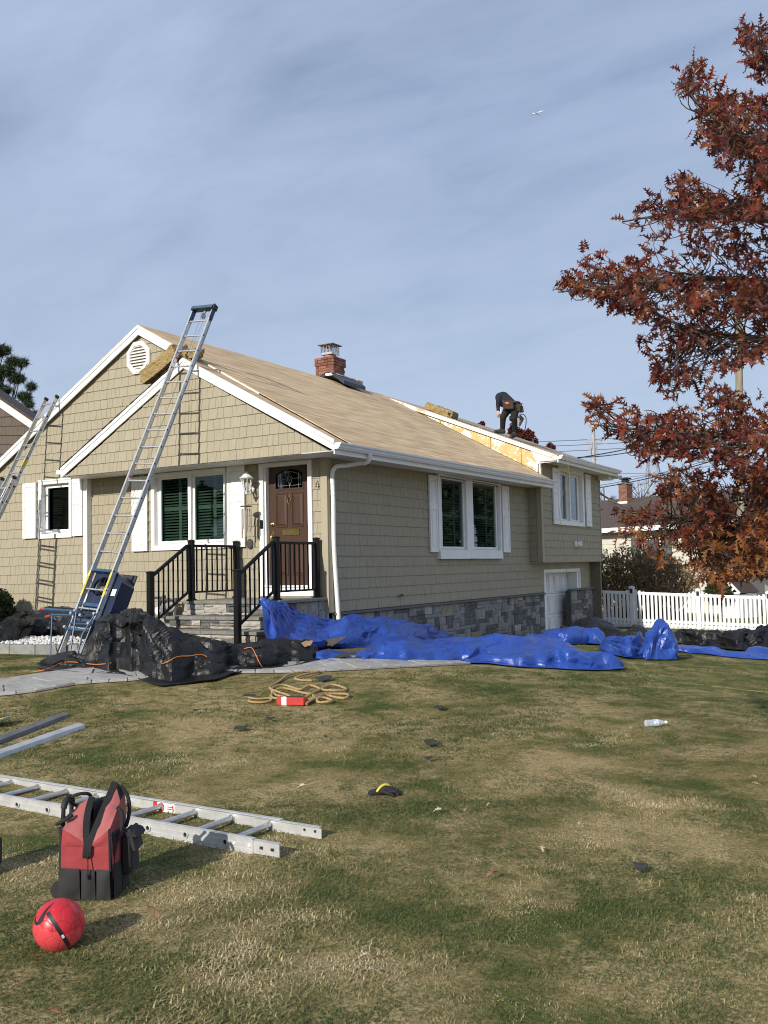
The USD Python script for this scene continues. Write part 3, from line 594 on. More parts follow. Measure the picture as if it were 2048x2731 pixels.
# ---------------------------------------------------------------- wall lamp
lx, ly = -1.445, -.245
lamp = put('wall_lamp', MB().lathe([(0, 0), (.055, 0), (.06, .02), (.04, .035), (0, .04)], (-1.50, -.02, 3.03), 16, (0, -1, 0)).tube(spline([(-1.50, -.05, 3.03), (-1.49, -.16, 2.98), (lx, ly, 2.965)], 12), .012, 8), WHITE, house, label='white lantern lamp on a bracket beside the front door')
put('lamp_roof', MB().lathe([(0, .115), (.012, .11), (.016, .09), (.03, .085), (.055, .06), (.085, .03), (.125, .005), (.118, -.004), (0, .0)], (lx, ly, 3.20), 8), WHITE, lamp)
mb = MB().lathe([(0, -.03), (.02, -.03), (.03, 0), (.05, .02), (.055, .03), (0, .035)], (lx, ly, 2.96), 8)
for k in range(8): a = k * math.pi / 4; mb.tube([(lx + .052 * math.cos(a), ly + .052 * math.sin(a), 2.985), (lx + .098 * math.cos(a), ly + .098 * math.sin(a), 3.20)], .006, 5)
put('lamp_cage', mb, WHITE, lamp); put('lamp_glass', MB().lathe([(.048, 2.985), (.092, 3.198)], (lx, ly, 0), 8), LAMPGLASS, lamp); put('bulb', MB().lathe([(0, 3.03), (.014, 3.03), (.024, 3.08), (.02, 3.12), (0, 3.14)], (lx, ly, 0), 10), SOFF, lamp)

# ---------------------------------------------------------------- octagon louver vent in the gable
vx, vz, vw, vh = -4.02, 5.615, .285, .30
octo = lambda k: Polygon([(vx + vw * k * math.cos(a) * 1.08, vz + vh * k * math.sin(a) * 1.08) for a in np.arange(8) * math.pi / 4 + math.pi / 8])
mb = MB(); F_LEFT.extr(mb, octo(1).difference(octo(.72)), 0, .05); F_LEFT.extr(mb, octo(.93).difference(octo(.74)), .05, .062); vent = put('gable_vent', mb, WHITE, house, label='white octagonal louvered vent high in the gable')
F_IN = octo(.735)
for k in range(8):
    z = vz - .205 + k * .057; sl = sbox(vx - .4, z, vx + .4, z + .05).intersection(F_IN)
    if sl.is_empty: continue
    a, _, b, _ = sl.bounds; mb = MB(); mb.obox((((a + b) / 2), -.118, z + .026), ((b - a) / 2, 0, 0), (0, -.022, -.020), (0, -.002, .0025)); put('slat', mb, WHITE, vent)
put('vent_back', MB().box(vx - .25, vx + .25, -.096, -.092, vz - .26, vz + .26), BLIND, vent)

# ---------------------------------------------------------------- garage opening with a panelled door
mb = MB(); F_SIDE.box(mb, 9.765, 9.86, -.25, 1.52, 0, .035, .004); F_SIDE.box(mb, 12.545, 12.622, .93, 1.52, 0, .035, .004); F_SIDE.box(mb, 9.86, 12.545, 1.435, 1.52, 0, .035, .004)
F_SIDE.box(mb, 9.80, 9.865, -.25, 1.44, -.32, 0); F_SIDE.box(mb, 12.42, 12.55, -.25, 1.44, -.40, 0); F_SIDE.box(mb, 9.86, 12.55, 1.425, 1.45, -.40, 0); put('garage_frame', mb, WHITE, house)
gd = put('garage_door', MB().box(-.36, -.30, 9.83, 12.45, -.25, 1.44), WHITE, house)
GF = Face((-.30, 0, 0), (0, 1, 0), (1, 0, 0))
for r0 in range(3):
    z0 = -.19 + r0 * .55
    for c in range(5):
        s0 = 9.93 + c * .505; mb = MB(); ring(GF, mb, (s0, s0 + .43, z0, z0 + .46), (s0 + .03, s0 + .40, z0 + .03, z0 + .43), 0, .014, .004); GF.box(mb, s0 + .07, s0 + .36, z0 + .07, z0 + .39, 0, .010, .006); put('garage_panel', mb, WHITE, gd)
mb = MB()
for z in (.315, .865): GF.box(mb, 9.83, 12.45, z, z + .008, 0, .004)
put('section_joint', mb, mat('joint_grey', (.2, .2, .2), rough=.8), gd)

# ---------------------------------------------------------------- stone veneer
def stones(face, s0, s1, zlo, zhi, parent, seed, cell=(.078, .072), base=.012, proud=(.028, .05), name='stone', weights=(.22, .40, .25, .13)):
    r = np.random.default_rng(seed); nx, nz = max(1, round((s1 - s0) / cell[0])), max(1, round((zhi - zlo(s0) if callable(zlo) else zhi - zlo) / cell[1]))
    zl = zlo if callable(zlo) else (lambda s: zlo)
    zmin = min(zl(s0), zl(s1)); nz = max(1, round((zhi - zmin) / cell[1])); cx, cz = (s1 - s0) / nx, (zhi - zmin) / nz
    used = np.zeros((nx, nz), bool); n = 0
    for j in range(nz - 1, -1, -1):
        for i in range(nx):
            if used[i, j]: continue
            w = int(r.choice([2, 3, 4, 5], p=[.3, .34, .24, .12])); h = int(r.choice([1, 2, 3], p=[.38, .47, .15]))
            k = 0
            while k < w and i + k < nx and not used[i + k, j]: k += 1
            w = k if w - k < 2 else k
            if i + w < nx and (i + w + 1 >= nx or used[i + w + 1, j]) and not used[i + w, j]: w += 1
            k = 1
            while k < h and j - k >= 0 and not used[i:i + w, j - k].any(): k += 1
            h = k
            used[i:i + w, j - h + 1:j + 1] = True
            a, b, c, d = s0 + i * cx, s0 + (i + w) * cx, zmin + (j - h + 1) * cz, zmin + (j + 1) * cz
            if d < zl((a + b) / 2) - .02: continue
            g = .004; pr = r.uniform(*proud); m_, k_ = max(2, w), max(2, h)
            U, V = np.meshgrid(np.linspace(a + g, b - g, m_ + 1), np.linspace(c + g, d - g, k_ + 1), indexing='ij')
            D = pr + r.uniform(-.008, .008, U.shape); edge = np.zeros(U.shape, bool); edge[[0, -1], :] = edge[:, [0, -1]] = True
            D[edge] -= .012; jit = r.uniform(-.004, .004, (2,) + U.shape); U, V = U + jit[0], V + jit[1]
            P = face.p(0, 0) + U[..., None] * face.a + V[..., None] * face.z + D[..., None] * face.n
            R_, C_ = U.shape; idx = np.arange(R_ * C_).reshape(R_, C_)
            f = np.stack([idx[:-1, :-1], idx[1:, :-1], idx[1:, 1:], idx[:-1, 1:]], -1).reshape(-1, 4)
            bd = list(idx[:, 0]) + list(idx[-1, 1:]) + list(idx[::-1, -1][1:]) + list(idx[0, ::-1][1:-1])
            Q = P.reshape(-1, 3); S_ = (Q - face.p(0, 0)) @ face.n; B = Q[bd] - np.outer(S_[bd], face.n) + face.n * .002
            nb = len(bd); mb = MB(); mb.add(Q, f); mb.add(np.vstack([Q[bd], B]), [[q, nb + q, nb + (q + 1) % nb, (q + 1) % nb] for q in range(nb)])
            put(name, mb, STONES[r.choice(4, p=weights)], parent); n += 1
    return n
gl = lambda y: gz(.1, y) - .06
mb = MB(); mb.box(.0, .012, .20, 9.75, -.25, .93); mb.box(0, .012, 12.6, 13.62, -.25, .93); put('foundation', mb, MORTAR, house)
mb = MB(); mb.box(-8.1, 0, -.05, .12, .2, .945).box(-.16, .005, .1, 9.76, -.5, .93).box(-.16, .005, 12.63, YE, -.5, .93); put('foundation', mb, CONC, house)
nst = stones(F_SIDE, .22, 9.74, gl, .895, house, 11, cell=(.105, .078), weights=(.03, .50, .36, .11)); 
PFACE = Face((.04, 0, 0), (0, 1, 0), (1, 0, 0))
nst += stones(PFACE, 11.70, 13.62, gl, .915, house, 13, cell=(.11, .085), weights=(.02, .48, .42, .08))
mb = MB(); mb.box(-.1, .045, 11.70, 13.62, -.25, .92); put('foundation', mb, MORTAR, house)
mb = MB(); mb.box(0, .075, .12, 9.77, .897, .937, .006); put('stone_ledge', mb, mat('ledge_grey', (.10, .10, .095), (.145, .14, .13), rough=.85, scale=6, bump=.2, bscale=60), house)
mb = MB(); mb.box(-.02, .135, 11.62, 13.64, .925, .972, .006); put('stone_ledge', mb, LOOK['ledge_grey'], house)
# small fittings on the long wall
mb = MB(); mb.tube([(.02, 2.33, 1.13), (.09, 2.33, 1.13), (.11, 2.33, 1.10)], .012, 8).lathe([(0, 0), (.03, 0), (.032, .012), (0, .014)], (.065, 2.33, 1.15), 10).tube([(.05, 2.25, 1.14), (.05, 2.41, 1.145)], .010, 6); put('hose_bib', mb, mat('tap_metal', (.25, .23, .2), rough=.4, metal=.7), house)
mb = MB(); mb.tube([(.10, 12.62, .37), (.19, 12.62, .37), (.21, 12.62, .33)], .014, 8).lathe([(0, 0), (.035, 0), (.035, .012), (0, .014)], (.20, 12.62, .385), 10); put('hose_bib', mb, LOOK['tap_metal'], house)
mb = MB(); mb.lathe([(0, 0), (.085, 0), (.085, .03), (.05, .05), (0, .055)], (XU + .018, 11.30, 2.17), 18, (1, 0, 0))
mb.lathe([(0, -.07), (.05, -.065), (.062, 0), (.055, .06), (0, .068)], (XU + .11, 11.37, 2.14), 14, (.8, .3, -.55)); mb.lathe([(0, -.06), (.04, -.05), (.045, .06), (0, .07)], (XU + .10, 11.45, 2.20), 12, (.9, .4, .15)); put('security_light', mb, WHITE, house)

# ---------------------------------------------------------------- chimney behind the ridge
chx0, chy0, CW, CD = -5.33, 7.62, .56, .56
BRICK = [mat(f'brick_{k}', a, b, rough=.9, scale=14, detail=7, bump=.4, bscale=60, rnd=.12) for k, (a, b) in enumerate((((.17, .062, .040), (.24, .095, .06)), ((.13, .05, .035), (.19, .075, .05)), ((.22, .09, .058), (.28, .12, .08))))]
MORT = mat('pale_mortar', (.34, .24, .19), (.42, .31, .25), rough=.95, scale=30)
ch = put('chimney', MB().box(chx0 + .012, chx0 + CW - .012, chy0 + .012, chy0 + CD - .012, 4.6, 7.15), MORT, house, label='red brick chimney with a metal cap behind the ridge')
r_ = np.random.default_rng(3); bl, bh = .215, .0655
for k in range(27):
    z0 = 5.20 + k * .0745
    
    gx = .022 if k >= 24 else 0.
    for fc, L in ((Face((chx0, chy0 - gx, 0), (1, 0, 0), (0, -1, 0)), CW), (Face((chx0 + CW + gx, chy0, 0), (0, 1, 0), (1, 0, 0)), CD)):
        s = -gx - (bl / 2 if k % 2 else 0)
        while s < L + gx - .02:
            a, b = max(s, -gx), min(s + bl - .011, L + gx); s += bl
            if b - a < .03: continue
            mb = MB(); d = r_.uniform(-.002, .003); fc.box(mb, a, b, z0, z0 + bh, -.09, d, .004); put('brick', mb, BRICK[r_.choice(3, p=[.5, .25, .25])], ch)
ztop = 5.20 + 27 * .0745
CLAY = mat('clay_flue', (.30, .12, .06), (.38, .17, .09), rough=.85, scale=8)
cx_, cy_ = chx0 + CW / 2, chy0 + CD / 2
put('chimney_crown', MB().box(chx0 + .02, chx0 + CW - .02, chy0 + .02, chy0 + CD - .02, ztop - .08, ztop + .01, .02), CONC, ch)
put('flue', MB().lathe([(.155, ztop), (.155, ztop + .12), (.125, ztop + .12), (.125, ztop)], (cx_, cy_, 0), 20), CLAY, ch)
GALV = mat('galvanised', (.5, .5, .5), (.62, .62, .62), rough=.35, metal=.8)
mb = MB(); h = .17; z0, z1 = ztop + .09, ztop + .36
for s in (-1, 1):
    mb.box(cx_ - h, cx_ + h, cy_ + s * h - .004, cy_ + s * h + .004, z0, z0 + .055); mb.box(cx_ + s * h - .004, cx_ + s * h + .004, cy_ - h, cy_ + h, z0, z0 + .055)
    for q in np.linspace(-h, h, 5): mb.tube([(cx_ + q, cy_ + s * h, z0), (cx_ + q, cy_ + s * h, z1)], .008, 5); mb.tube([(cx_ + s * h, cy_ + q, z0), (cx_ + s * h, cy_ + q, z1)], .008, 5)
    for z in np.arange(z0 + .085, z1, .038): mb.tube([(cx_ - h, cy_ + s * h, z), (cx_ + h, cy_ + s * h, z)], .0045, 4); mb.tube([(cx_ + s * h, cy_ - h, z), (cx_ + s * h, cy_ + h, z)], .0045, 4)
cap = put('chimney_cap', mb, GALV, ch)
R_ = .235; put('cap_roof', MB().add([(cx_ - R_, cy_ - R_, z1), (cx_ + R_, cy_ - R_, z1), (cx_ + R_, cy_ + R_, z1), (cx_ - R_, cy_ + R_, z1), (cx_, cy_, z1 + .07), (cx_ - R_, cy_ - R_, z1 - .018), (cx_ + R_, cy_ - R_, z1 - .018), (cx_ + R_, cy_ + R_, z1 - .018), (cx_ - R_, cy_ + R_, z1 - .018)], [[0, 1, 4], [1, 2, 4], [2, 3, 4], [3, 0, 4], [5, 1, 0], [5, 6, 1], [6, 2, 1], [6, 7, 2], [7, 3, 2], [7, 8, 3], [8, 0, 3], [8, 5, 0], [5, 8, 7], [5, 7, 6]]), mat('rusty_cap', (.13, .09, .065), (.22, .15, .11), rough=.7, metal=.3, scale=20), cap)
# ---------------------------------------------------------------- front steps with black railing
steps = thing('front_steps', 'stone-faced front steps with bluestone treads and black metal railing', 'steps')
tr = [(1.195, -1.915, .0, -1.31), (.965, -1.985, .03, -1.63), (.775, -2.03, .05, -1.955)]
zg = .50
for k, (zt, x0, x1, yf) in enumerate(tr):
    yb = -.002 if k == 0 else tr[k - 1][3] + .05
    nb = 3 if k == 0 else 2
    xs = np.linspace(x0, x1, nb + 1) if k else [x0, -.62, x1]
    for a, b in zip(xs[:-1], xs[1:]):
        mb = MB(); mb.box(a + .001, b - .001, yf, yb, zt - .052, zt, .007); put('tread', mb, SLAB, steps)
    lo = tr[k + 1][0] if k < 2 else zg
    fr = Face((0, yf + .045, 0), (1, 0, 0), (0, -1, 0))
    put('riser_core', MB().box(x0 + .04, x1 - .045, yf + .05, yb if k == 0 else yb + .04, zg - .1, zt - .053), MORTAR, steps)
    stones(fr, x0 + .05, x1 - .045, lo + .004, zt - .056, steps, 40 + k, cell=(.092, .0485), proud=(.018, .034), weights=(.52, .20, .12, .16))
    sd = Face((x1 - .045, 0, 0), (0, 1, 0), (1, 0, 0))
    stones(sd, yf + .05, min(yb, -.02), zg - .05, zt - .056, steps, 50 + k, cell=(.10, .075), proud=(.018, .034), weights=(.10, .45, .30, .15))
PX = (-1.785, -.14); PY = (-.12, -1.245, -2.165)
BS = lambda w, x, y, z0, z1: MB().box(x - w / 2, x + w / 2, y - w / 2, y + w / 2, z0, z1, .004)
for ix, x in enumerate(PX):
    yb, ym, yf = PY; yf += .0 if ix == 0 else .03; ym += 0 if ix == 0 else .045
    for y, z0, z1 in ((yb, 1.196, 2.135), (ym, 1.196, 2.135), (yf, gz(x, yf) - .05, 1.645)):
        p = put('post', BS(.082, x, y, z0, z1), BLACKAL, steps)
        put('post_cap', MB().box(x - .048, x + .048, y - .048, y + .048, z1, z1 + .016, .003).add([(x - .046, y - .046, z1 + .016), (x + .046, y - .046, z1 + .016), (x + .046, y + .046, z1 + .016), (x - .046, y + .046, z1 + .016), (x, y, z1 + .032)], [[0, 1, 4], [1, 2, 4], [2, 3, 4], [3, 0, 4]]), BLACKAL, p)
        if z0 > 1: put('post_base', MB().lathe([(.0, .028), (.062, .028), (.085, .012), (.09, 0), (0, 0)], (x, y, z0), 20), BLACKAL, p)
    # level rail
    put('rail', MB().bar((x, yb, 2.065), (x, ym, 2.065), .045, .042, .006), BLACKAL, steps); put('rail', MB().bar((x, yb, 1.325), (x, ym, 1.325), .034, .03, .004), BLACKAL, steps)
    for y in np.linspace(yb, ym, 10)[1:-1]: put('baluster', MB().box(x - .0095, x + .0095, y - .0095, y + .0095, 1.33, 2.05), BLACKAL, steps)
    # stair rail with a level start at the upper post
    zt0, zt1, zb0, zb1 = 2.065, 1.575, 1.325, .86
    yk = ym - .10
    put('rail', MB().bar((x, ym, zt0), (x, yk, zt0), .045, .042, .004).bar((x, yk + .012, zt0 + .004), (x, yf, zt1), .045, .046, .004), BLACKAL, steps)
    put('rail', MB().bar((x, ym, zb0), (x, yk, zb0), .034, .03, .003).bar((x, yk + .01, zb0), (x, yf, zb1), .034, .036, .003), BLACKAL, steps)
    for y in np.linspace(yk, yf + .075, 8):
        t = (yk - y) / (yk - yf); put('baluster', MB().box(x - .0095, x + .0095, y - .0095, y + .0095, zb0 + (zb1 - zb0) * t, zt0 + (zt1 - zt0) * t), BLACKAL, steps)
# wind chime under the soffit, gas meter by the wall
wc = thing('wind_chime', 'wind chime of metal tubes hanging beside the front door', 'wind chime')
cx, cy = -1.415, -.30
put('chime_disc', MB().lathe([(0, .0), (.10, 0), (.10, .014), (0, .014)], (cx, cy, 2.715), 22), mat('chime_wood', (.03, .022, .018), (.05, .035, .028), rough=.5), wc)
mb = MB(); mb.tube([(cx, cy, 2.93), (cx, cy, 2.80)], .003, 4)
for k in range(3): a = k * 2.1; mb.tube([(cx, cy, 2.80), (cx + .08 * math.cos(a), cy + .08 * math.sin(a), 2.73)], .002, 4)
put('cord', mb, BLIND, wc)
for k in range(6):
    a = k * math.pi / 3 + .3; L = .34 + .05 * (k % 4); x, y = cx + .075 * math.cos(a), cy + .075 * math.sin(a); put('chime_tube', MB().tube([(x, y, 2.68), (x, y, 2.68 - L)], .013, 8), mat('chime_metal', (.30, .26, .2), (.38, .33, .26), rough=.35, metal=.8), wc)
    
gm = thing('gas_meter', 'grey gas meter with pipes low on the front wall', 'gas meter')
GREY = mat('meter_grey', (.16, .165, .165), (.22, .22, .22), rough=.5); DGREY = mat('pipe_grey', (.05, .05, .05), (.09, .09, .088), rough=.5)
put('meter_body', MB().box(-3.52, -3.30, -.30, -.12, .84, 1.06, .035), GREY, gm); put('dial', MB().lathe([(0, 0), (.07, 0), (.07, .02), (0, .02)], (-3.41, -.30, .98), 18, (0, -1, 0)), SOFF, gm)
put('regulator', MB().lathe([(0, -.03), (.09, -.025), (.095, 0), (.09, .025), (.03, .04), (.03, .08), (0, .08)], (-3.18, -.22, 1.04), 18, (.2, -1, .2)), GREY, gm)
mb = MB(); mb.tube([(-3.46, -.2, 1.05), (-3.46, -.2, 1.15), (-3.35, -.2, 1.17), (-3.18, -.2, 1.16), (-3.1, -.2, 1.16), (-3.1, -.2, .6)], .022, 8).tube([(-3.36, -.2, 1.05), (-3.36, -.2, 1.21), (-3.62, -.15, 1.20), (-3.62, .02, 1.20)], .022, 8)
for q in ((-3.46, -.2, 1.12), (-3.36, -.2, 1.13), (-3.1, -.2, 1.16), (-3.25, -.2, 1.16), (-3.36, -.2, 1.21)): mb.lathe([(0, -.035), (.034, -.035), (.034, .035), (0, .035)], q, 8)
put('pipe', mb, DGREY, gm)
# ---------------------------------------------------------------- ground
LAWN = usdkit.material(stage, '/World/Looks/lawn_soil', {
    'g': ('geometry', {}), 'n': ('noise_texture', {'scale': 1.1, 'detail': 5., 'roughness': .62}), 'r': ('rgb_ramp', {'ramp': [(.36, (.10, .125, .038)), (.45, (.26, .215, .095)), (.58, (.42, .335, .18))]}),
    'n2': ('noise_texture', {'scale': 42., 'detail': 6., 'roughness': .7}), 'r2': ('rgb_ramp', {'ramp': [(.3, (.3, .3, .28)), (.7, (1.3, 1.25, 1.15))]}), 'mx': ('mix_color', {'blend_type': 'multiply', 'fac': 1., 'use_clamp': False}),
    'b': ('bump', {'strength': .8, 'distance': .02}), 'p': ('principled_bsdf', {'roughness': .95, 'specular_ior_level': .1})},
    [('g.position', 'n.vector'), ('g.position', 'n2.vector'), ('n.fac', 'r.fac'), ('n2.fac', 'r2.fac'), ('r.color', 'mx.a'), ('r2.color', 'mx.b'), ('mx.result', 'p.base_color'), ('n2.fac', 'b.height'), ('b.normal', 'p.normal')], surface='p.BSDF')
ax = np.r_[-900, -400, -160, -80, -45, -30, -22, np.arange(-16, 22.01, .25), 28, 36, 50, 80, 160, 400, 900]; ay = np.r_[-500, -150, -60, -30, np.arange(-18, 30.01, .25), 36, 45, 60, 90, 160, 400, 1200]
XX, YY = np.meshgrid(ax, ay, indexing='ij'); Z_ = ground(np.stack([XX, YY], -1).reshape(-1, 2)); I_ = np.arange(XX.size).reshape(XX.shape)
put('lawn', (np.stack([XX.ravel(), YY.ravel(), Z_], 1), np.stack([I_[:-1, :-1], I_[1:, :-1], I_[1:, 1:], I_[:-1, 1:]], -1).reshape(-1, 4)), LAWN, smooth=True, kind='structure', label='patchy green and straw coloured lawn')

# paved path in front of the steps: a bed, slabs, and a row of edging bricks
near = [gp(u, v)[:2] for u, v in ((-60, 1866), (0, 1857), (74, 1850), (200, 1828), (337, 1806), (480, 1803), (636, 1797), (790, 1795), (1006, 1785), (1130, 1779), (1253, 1773))]
near[4] = (near[3] + near[5]) / 2 + np.array([.05, -.05])
near = spline(np.array(near), 60)
t_ = np.gradient(near, axis=0); t_ /= np.linalg.norm(t_, axis=1, keepdims=True); nrm = np.stack([-t_[:, 1], t_[:, 0]], 1)
WPATH = 1.22
far = near + nrm * WPATH
PATHPOLY = Polygon(np.vstack([near, far[::-1]])).buffer(0)
def drape(P2, h): return np.column_stack([P2, [gz(*p) + h for p in P2]])
mb = MB(); L_ = [near + nrm * (WPATH * q) for q in np.linspace(0, 1, 5)]; n_ = len(near)
mb.add(np.vstack([drape(q, .012) for q in L_]), [[k * n_ + i, k * n_ + i + 1, (k + 1) * n_ + i + 1, (k + 1) * n_ + i] for k in range(4) for i in range(n_ - 1)])
PAV = mat('paver_grey', (.26, .25, .235), (.36, .35, .33), rough=.9, scale=7, detail=7, rnd=.10, bump=.4, bscale=45)
path = put('path', mb, mat('path_joint', (.10, .09, .075), (.14, .13, .11), rough=.95, scale=20), kind='structure', label='grey paved garden path running past the front steps')
arc = np.r_[0, np.cumsum(np.linalg.norm(np.diff(near, axis=0), axis=1))]
def on(s, w):
    p = np.array([np.interp(s, arc, near[:, 0]), np.interp(s, arc, near[:, 1])]); n = np.array([np.interp(s, arc, nrm[:, 0]), np.interp(s, arc, nrm[:, 1])]); return p + n * w
def paver(s0, s1, w0, w1, h, name, m):
    g = .005; c = [on(s0 + g, w0 + g), on(s1 - g, w0 + g), on(s1 - g, w1 - g), on(s0 + g, w1 - g)]
    zc = [gz(*q) for q in c]; b = .008
    cc = [q + (np.mean(c, 0) - q) / np.linalg.norm(np.mean(c, 0) - q) * b for q in c]
    v = [(*q, z + .010) for q, z in zip(c, zc)] + [(*q, z + h - .006) for q, z in zip(c, zc)] + [(*q, z + h) for q, z in zip(cc, zc)]
    f = [[8, 9, 10, 11]] + [[i + o, (i + 1) % 4 + o, (i + 1) % 4 + o + 4, i + o + 4] for o in (0, 4) for i in range(4)]
    put(name, (np.array(v), np.array(f)), m, path)
r_ = np.random.default_rng(12)
s = 0.
while s < arc[-1] - .12: L = r_.uniform(.20, .24); paver(s, min(s + L, arc[-1]), -.02, .105, .038 + r_.uniform(-.003, .003), 'edging_brick', PAV); s += L
w = .11
for k, ww in enumerate((.28, .22, .30, .29)):
    s = -r_.random() * .2
    while s < arc[-1] - .1:
        L = r_.uniform(.30, .62); paver(max(s, 0), min(s + L, arc[-1]), w, w + ww, .034 + r_.uniform(-.003, .003), 'paver', PAV); s += L
    w += ww

# planter bed with a stone kerb and white gravel, far left
k0, k1 = gp(-40, 1742)[:2], gp(250, 1744)[:2]
kd = (k1 - k0) / np.linalg.norm(k1 - k0); kn = np.array([-kd[1], kd[0]])
KERB = mat('kerb_stone', (.19, .185, .17), (.27, .26, .24), rough=.9, scale=8, detail=7, bump=.5, bscale=40, rnd=.1)
bed = thing('planter_bed', 'planting bed with a low grey stone kerb by the hoist ladder', 'flower bed')
Lk = np.linalg.norm(k1 - k0); s = 0
while s < Lk:
    L = r_.uniform(.42, .55); a = k0 + kd * s; b = k0 + kd * min(s + L - .006, Lk); s += L; m_ = (a + b) / 2 + kn * .09
    put('kerb_block', MB().obox((*m_, gz(*m_) + .045), (*((b - a) / 2), 0), (*(kn * .09), 0), (0, 0, .088), .012), KERB, bed)
put('soil', MB().add([(*(k0 + kn * .12), gz(*k0) + .09), (*(k1 + kn * .12), gz(*k1) + .09), (*(k1 + kn * 2.2), .62), (*(k0 + kn * 2.2), .62)], [[0, 1, 2, 3]]), mat('bed_soil', (.06, .05, .04), (.1, .085, .065), rough=1, scale=20), bed)
GRAV = mat('white_gravel', (.48, .47, .45), (.66, .65, .62), rough=.8, scale=20, island=.2)
ic = trimesh.creation.icosphere(1, 1.0); mb = MB()
for k in range(1500):
    p = k0 + kd * r_.uniform(0, Lk) + kn * r_.uniform(.17, .95); sc = r_.uniform(.012, .03)
    v = ic.vertices * (1 + .25 * (meshkit.noise(ic.vertices * 1.5 + k, 3)[:, None] - .5)) * sc * r_.uniform(.6, 1.3, 3)
    mb.add(v + (*p, gz(*p) + .095 + r_.uniform(0, .05)), ic.faces)
put('gravel', mb, GRAV, bed, kind='stuff')

# ---------------------------------------------------------------- grass: tufts of blades
def tuft(seed, n, R, h0, h1, wide):
    r = np.random.default_rng(seed); mb = MB()
    V, F = [], []; k = 0
    for _ in range(n):
        a, q = r.uniform(0, 2 * np.pi), R * math.sqrt(r.random()); x, y = q * math.cos(a), q * math.sin(a)
        h, lean, la = r.uniform(h0, h1), r.uniform(.35, 1.5), r.uniform(0, 2 * np.pi); w = wide * r.uniform(.7, 1.3)
        d = np.array([math.cos(la), math.sin(la), 0]); sd = np.array([-d[1], d[0], 0]); b = np.array([x, y, -.012])
        m1, m2 = b + d * lean * h * .25 + [0, 0, h * .55], b + d * lean * h * .9 + [0, 0, h * (1 - .35 * lean)]
        V += [b - sd * w, b + sd * w, m1 - sd * w * .8, m1 + sd * w * .8, m2]; F += [[k, k + 1, k + 3], [k, k + 3, k + 2], [k + 2, k + 3, k + 4]]; k += 5
    return np.array(V), np.array(F)
def grass_look(name, sun_c, dry_c):
    n = {'g': ('geometry', {}), 'n': ('noise_texture', {'scale': .95, 'detail': 5., 'roughness': .62}), 'm2': ('math', {'math_type': 'multiply_add', 'value2': .14, 'value3': -.07}), 'ad': ('math', {'math_type': 'add'}),
         'i2': ('math', {'math_type': 'multiply_add', 'value2': .26, 'value3': -.13}), 'ad2': ('math', {'math_type': 'add'}),
         'sx': ('separate_xyz', {}), 'yy': ('map_range', {'from_min': -9.0, 'from_max': -1.0, 'to_min': .078, 'to_max': -.035, 'clamp': True}), 'ad3': ('math', {'math_type': 'add'}),
         'r': ('rgb_ramp', {'ramp': [(.34, (.105, .15, .04)), (.445, (.20, .225, .07)), (.50, (.50, .42, .195)), (.61, (.86, .71, .42))]}), 'oi': ('object_info', {}),
         'hs': ('hsv', {}), 'mr': ('map_range', {'to_min': .62, 'to_max': 1.45}), 'p': ('principled_bsdf', {'roughness': .65, 'specular_ior_level': .25}), 't': ('translucent_bsdf', {}), 'mx': ('mix_closure', {'fac': .10})}
    l = [('g.position', 'n.vector'), ('oi.random', 'm2.value1'), ('n.fac', 'ad.value1'), ('m2.value', 'ad.value2'), ('g.random_per_island', 'i2.value1'), ('ad.value', 'ad2.value1'), ('i2.value', 'ad2.value2'), ('g.position', 'sx.vector'), ('sx.y', 'yy.value'), ('ad2.value', 'ad3.value1'), ('yy.result', 'ad3.value2'),
         ('ad3.value', 'r.fac'), ('g.random_per_island', 'mr.value'), ('mr.result', 'hs.value'), ('r.color', 'hs.color'), ('hs.color', 'p.base_color'), ('hs.color', 't.color'), ('p.BSDF', 'mx.closure1'), ('t.BSDF', 'mx.closure2')]
    return usdkit.material(stage, '/World/Looks/' + name, n, l, surface='mx.closure')
GR = grass_look('grass_blade', None, None)
gi = UsdGeom.PointInstancer.Define(stage, pathof('grass')); tag(gi.GetPrim(), 'short patchy autumn grass of green and straw blades', 'grass', kind='stuff')
protos = []
for k, a in enumerate(((61, 62, .085, .016, .036, .0029), (62, 62, .085, .013, .031, .0031), (63, 56, .085, .018, .044, .0027), (64, 120, .17, .018, .038, .0034), (65, 120, .17, .016, .034, .0038), (66, 110, .30, .022, .040, .007))):
    m_ = usdkit.mesh(stage, f'/World/grass/tuft{"" if k == 0 else "_%03d" % k}', tuft(*a), GR); protos.append(m_.GetPath())
gi.CreatePrototypesRel().SetTargets(protos)
r_ = np.random.default_rng(99); pos, idx = [], []
def keep(x, y):
    if -8.2 < x < .06 and y > -.3: return False
    if -2.05 < x < .03 and -2.02 < y <= 0: return False
    q = np.array([x, y]) - k0
    if -.02 < q @ kn < 3 and -1 < q @ kd < Lk: return False
    return not _pp.contains(shapely.Point(x, y))
_pp = shapely.prepared.prep(PATHPOLY.buffer(.03))
CF = FWD[:2] / np.linalg.norm(FWD[:2]); CR = np.array([CF[1], -CF[0]])
for (d0, d1, step, kinds) in ((1.9, 6.5, .062, (0, 1, 2)), (6.5, 11.5, .095, (0, 1, 2)), (11.5, 19., .15, (3, 4)), (19., 34., .30, (5,))):
    d = d0
    while d < d1:
        hw = d * .47 + .5; n = int(2 * hw / step)
        xs = np.linspace(-hw, hw, n) + r_.uniform(-.5, .5, n) * step; ds = d + r_.uniform(-.6, .6, n) * step
        for a, b in zip(xs, ds):
            p = EYE[:2] + CF * b + CR * a
            if keep(*p): pos.append((*p, gz(*p))); idx.append(kinds[r_.integers(len(kinds))])
        d += step
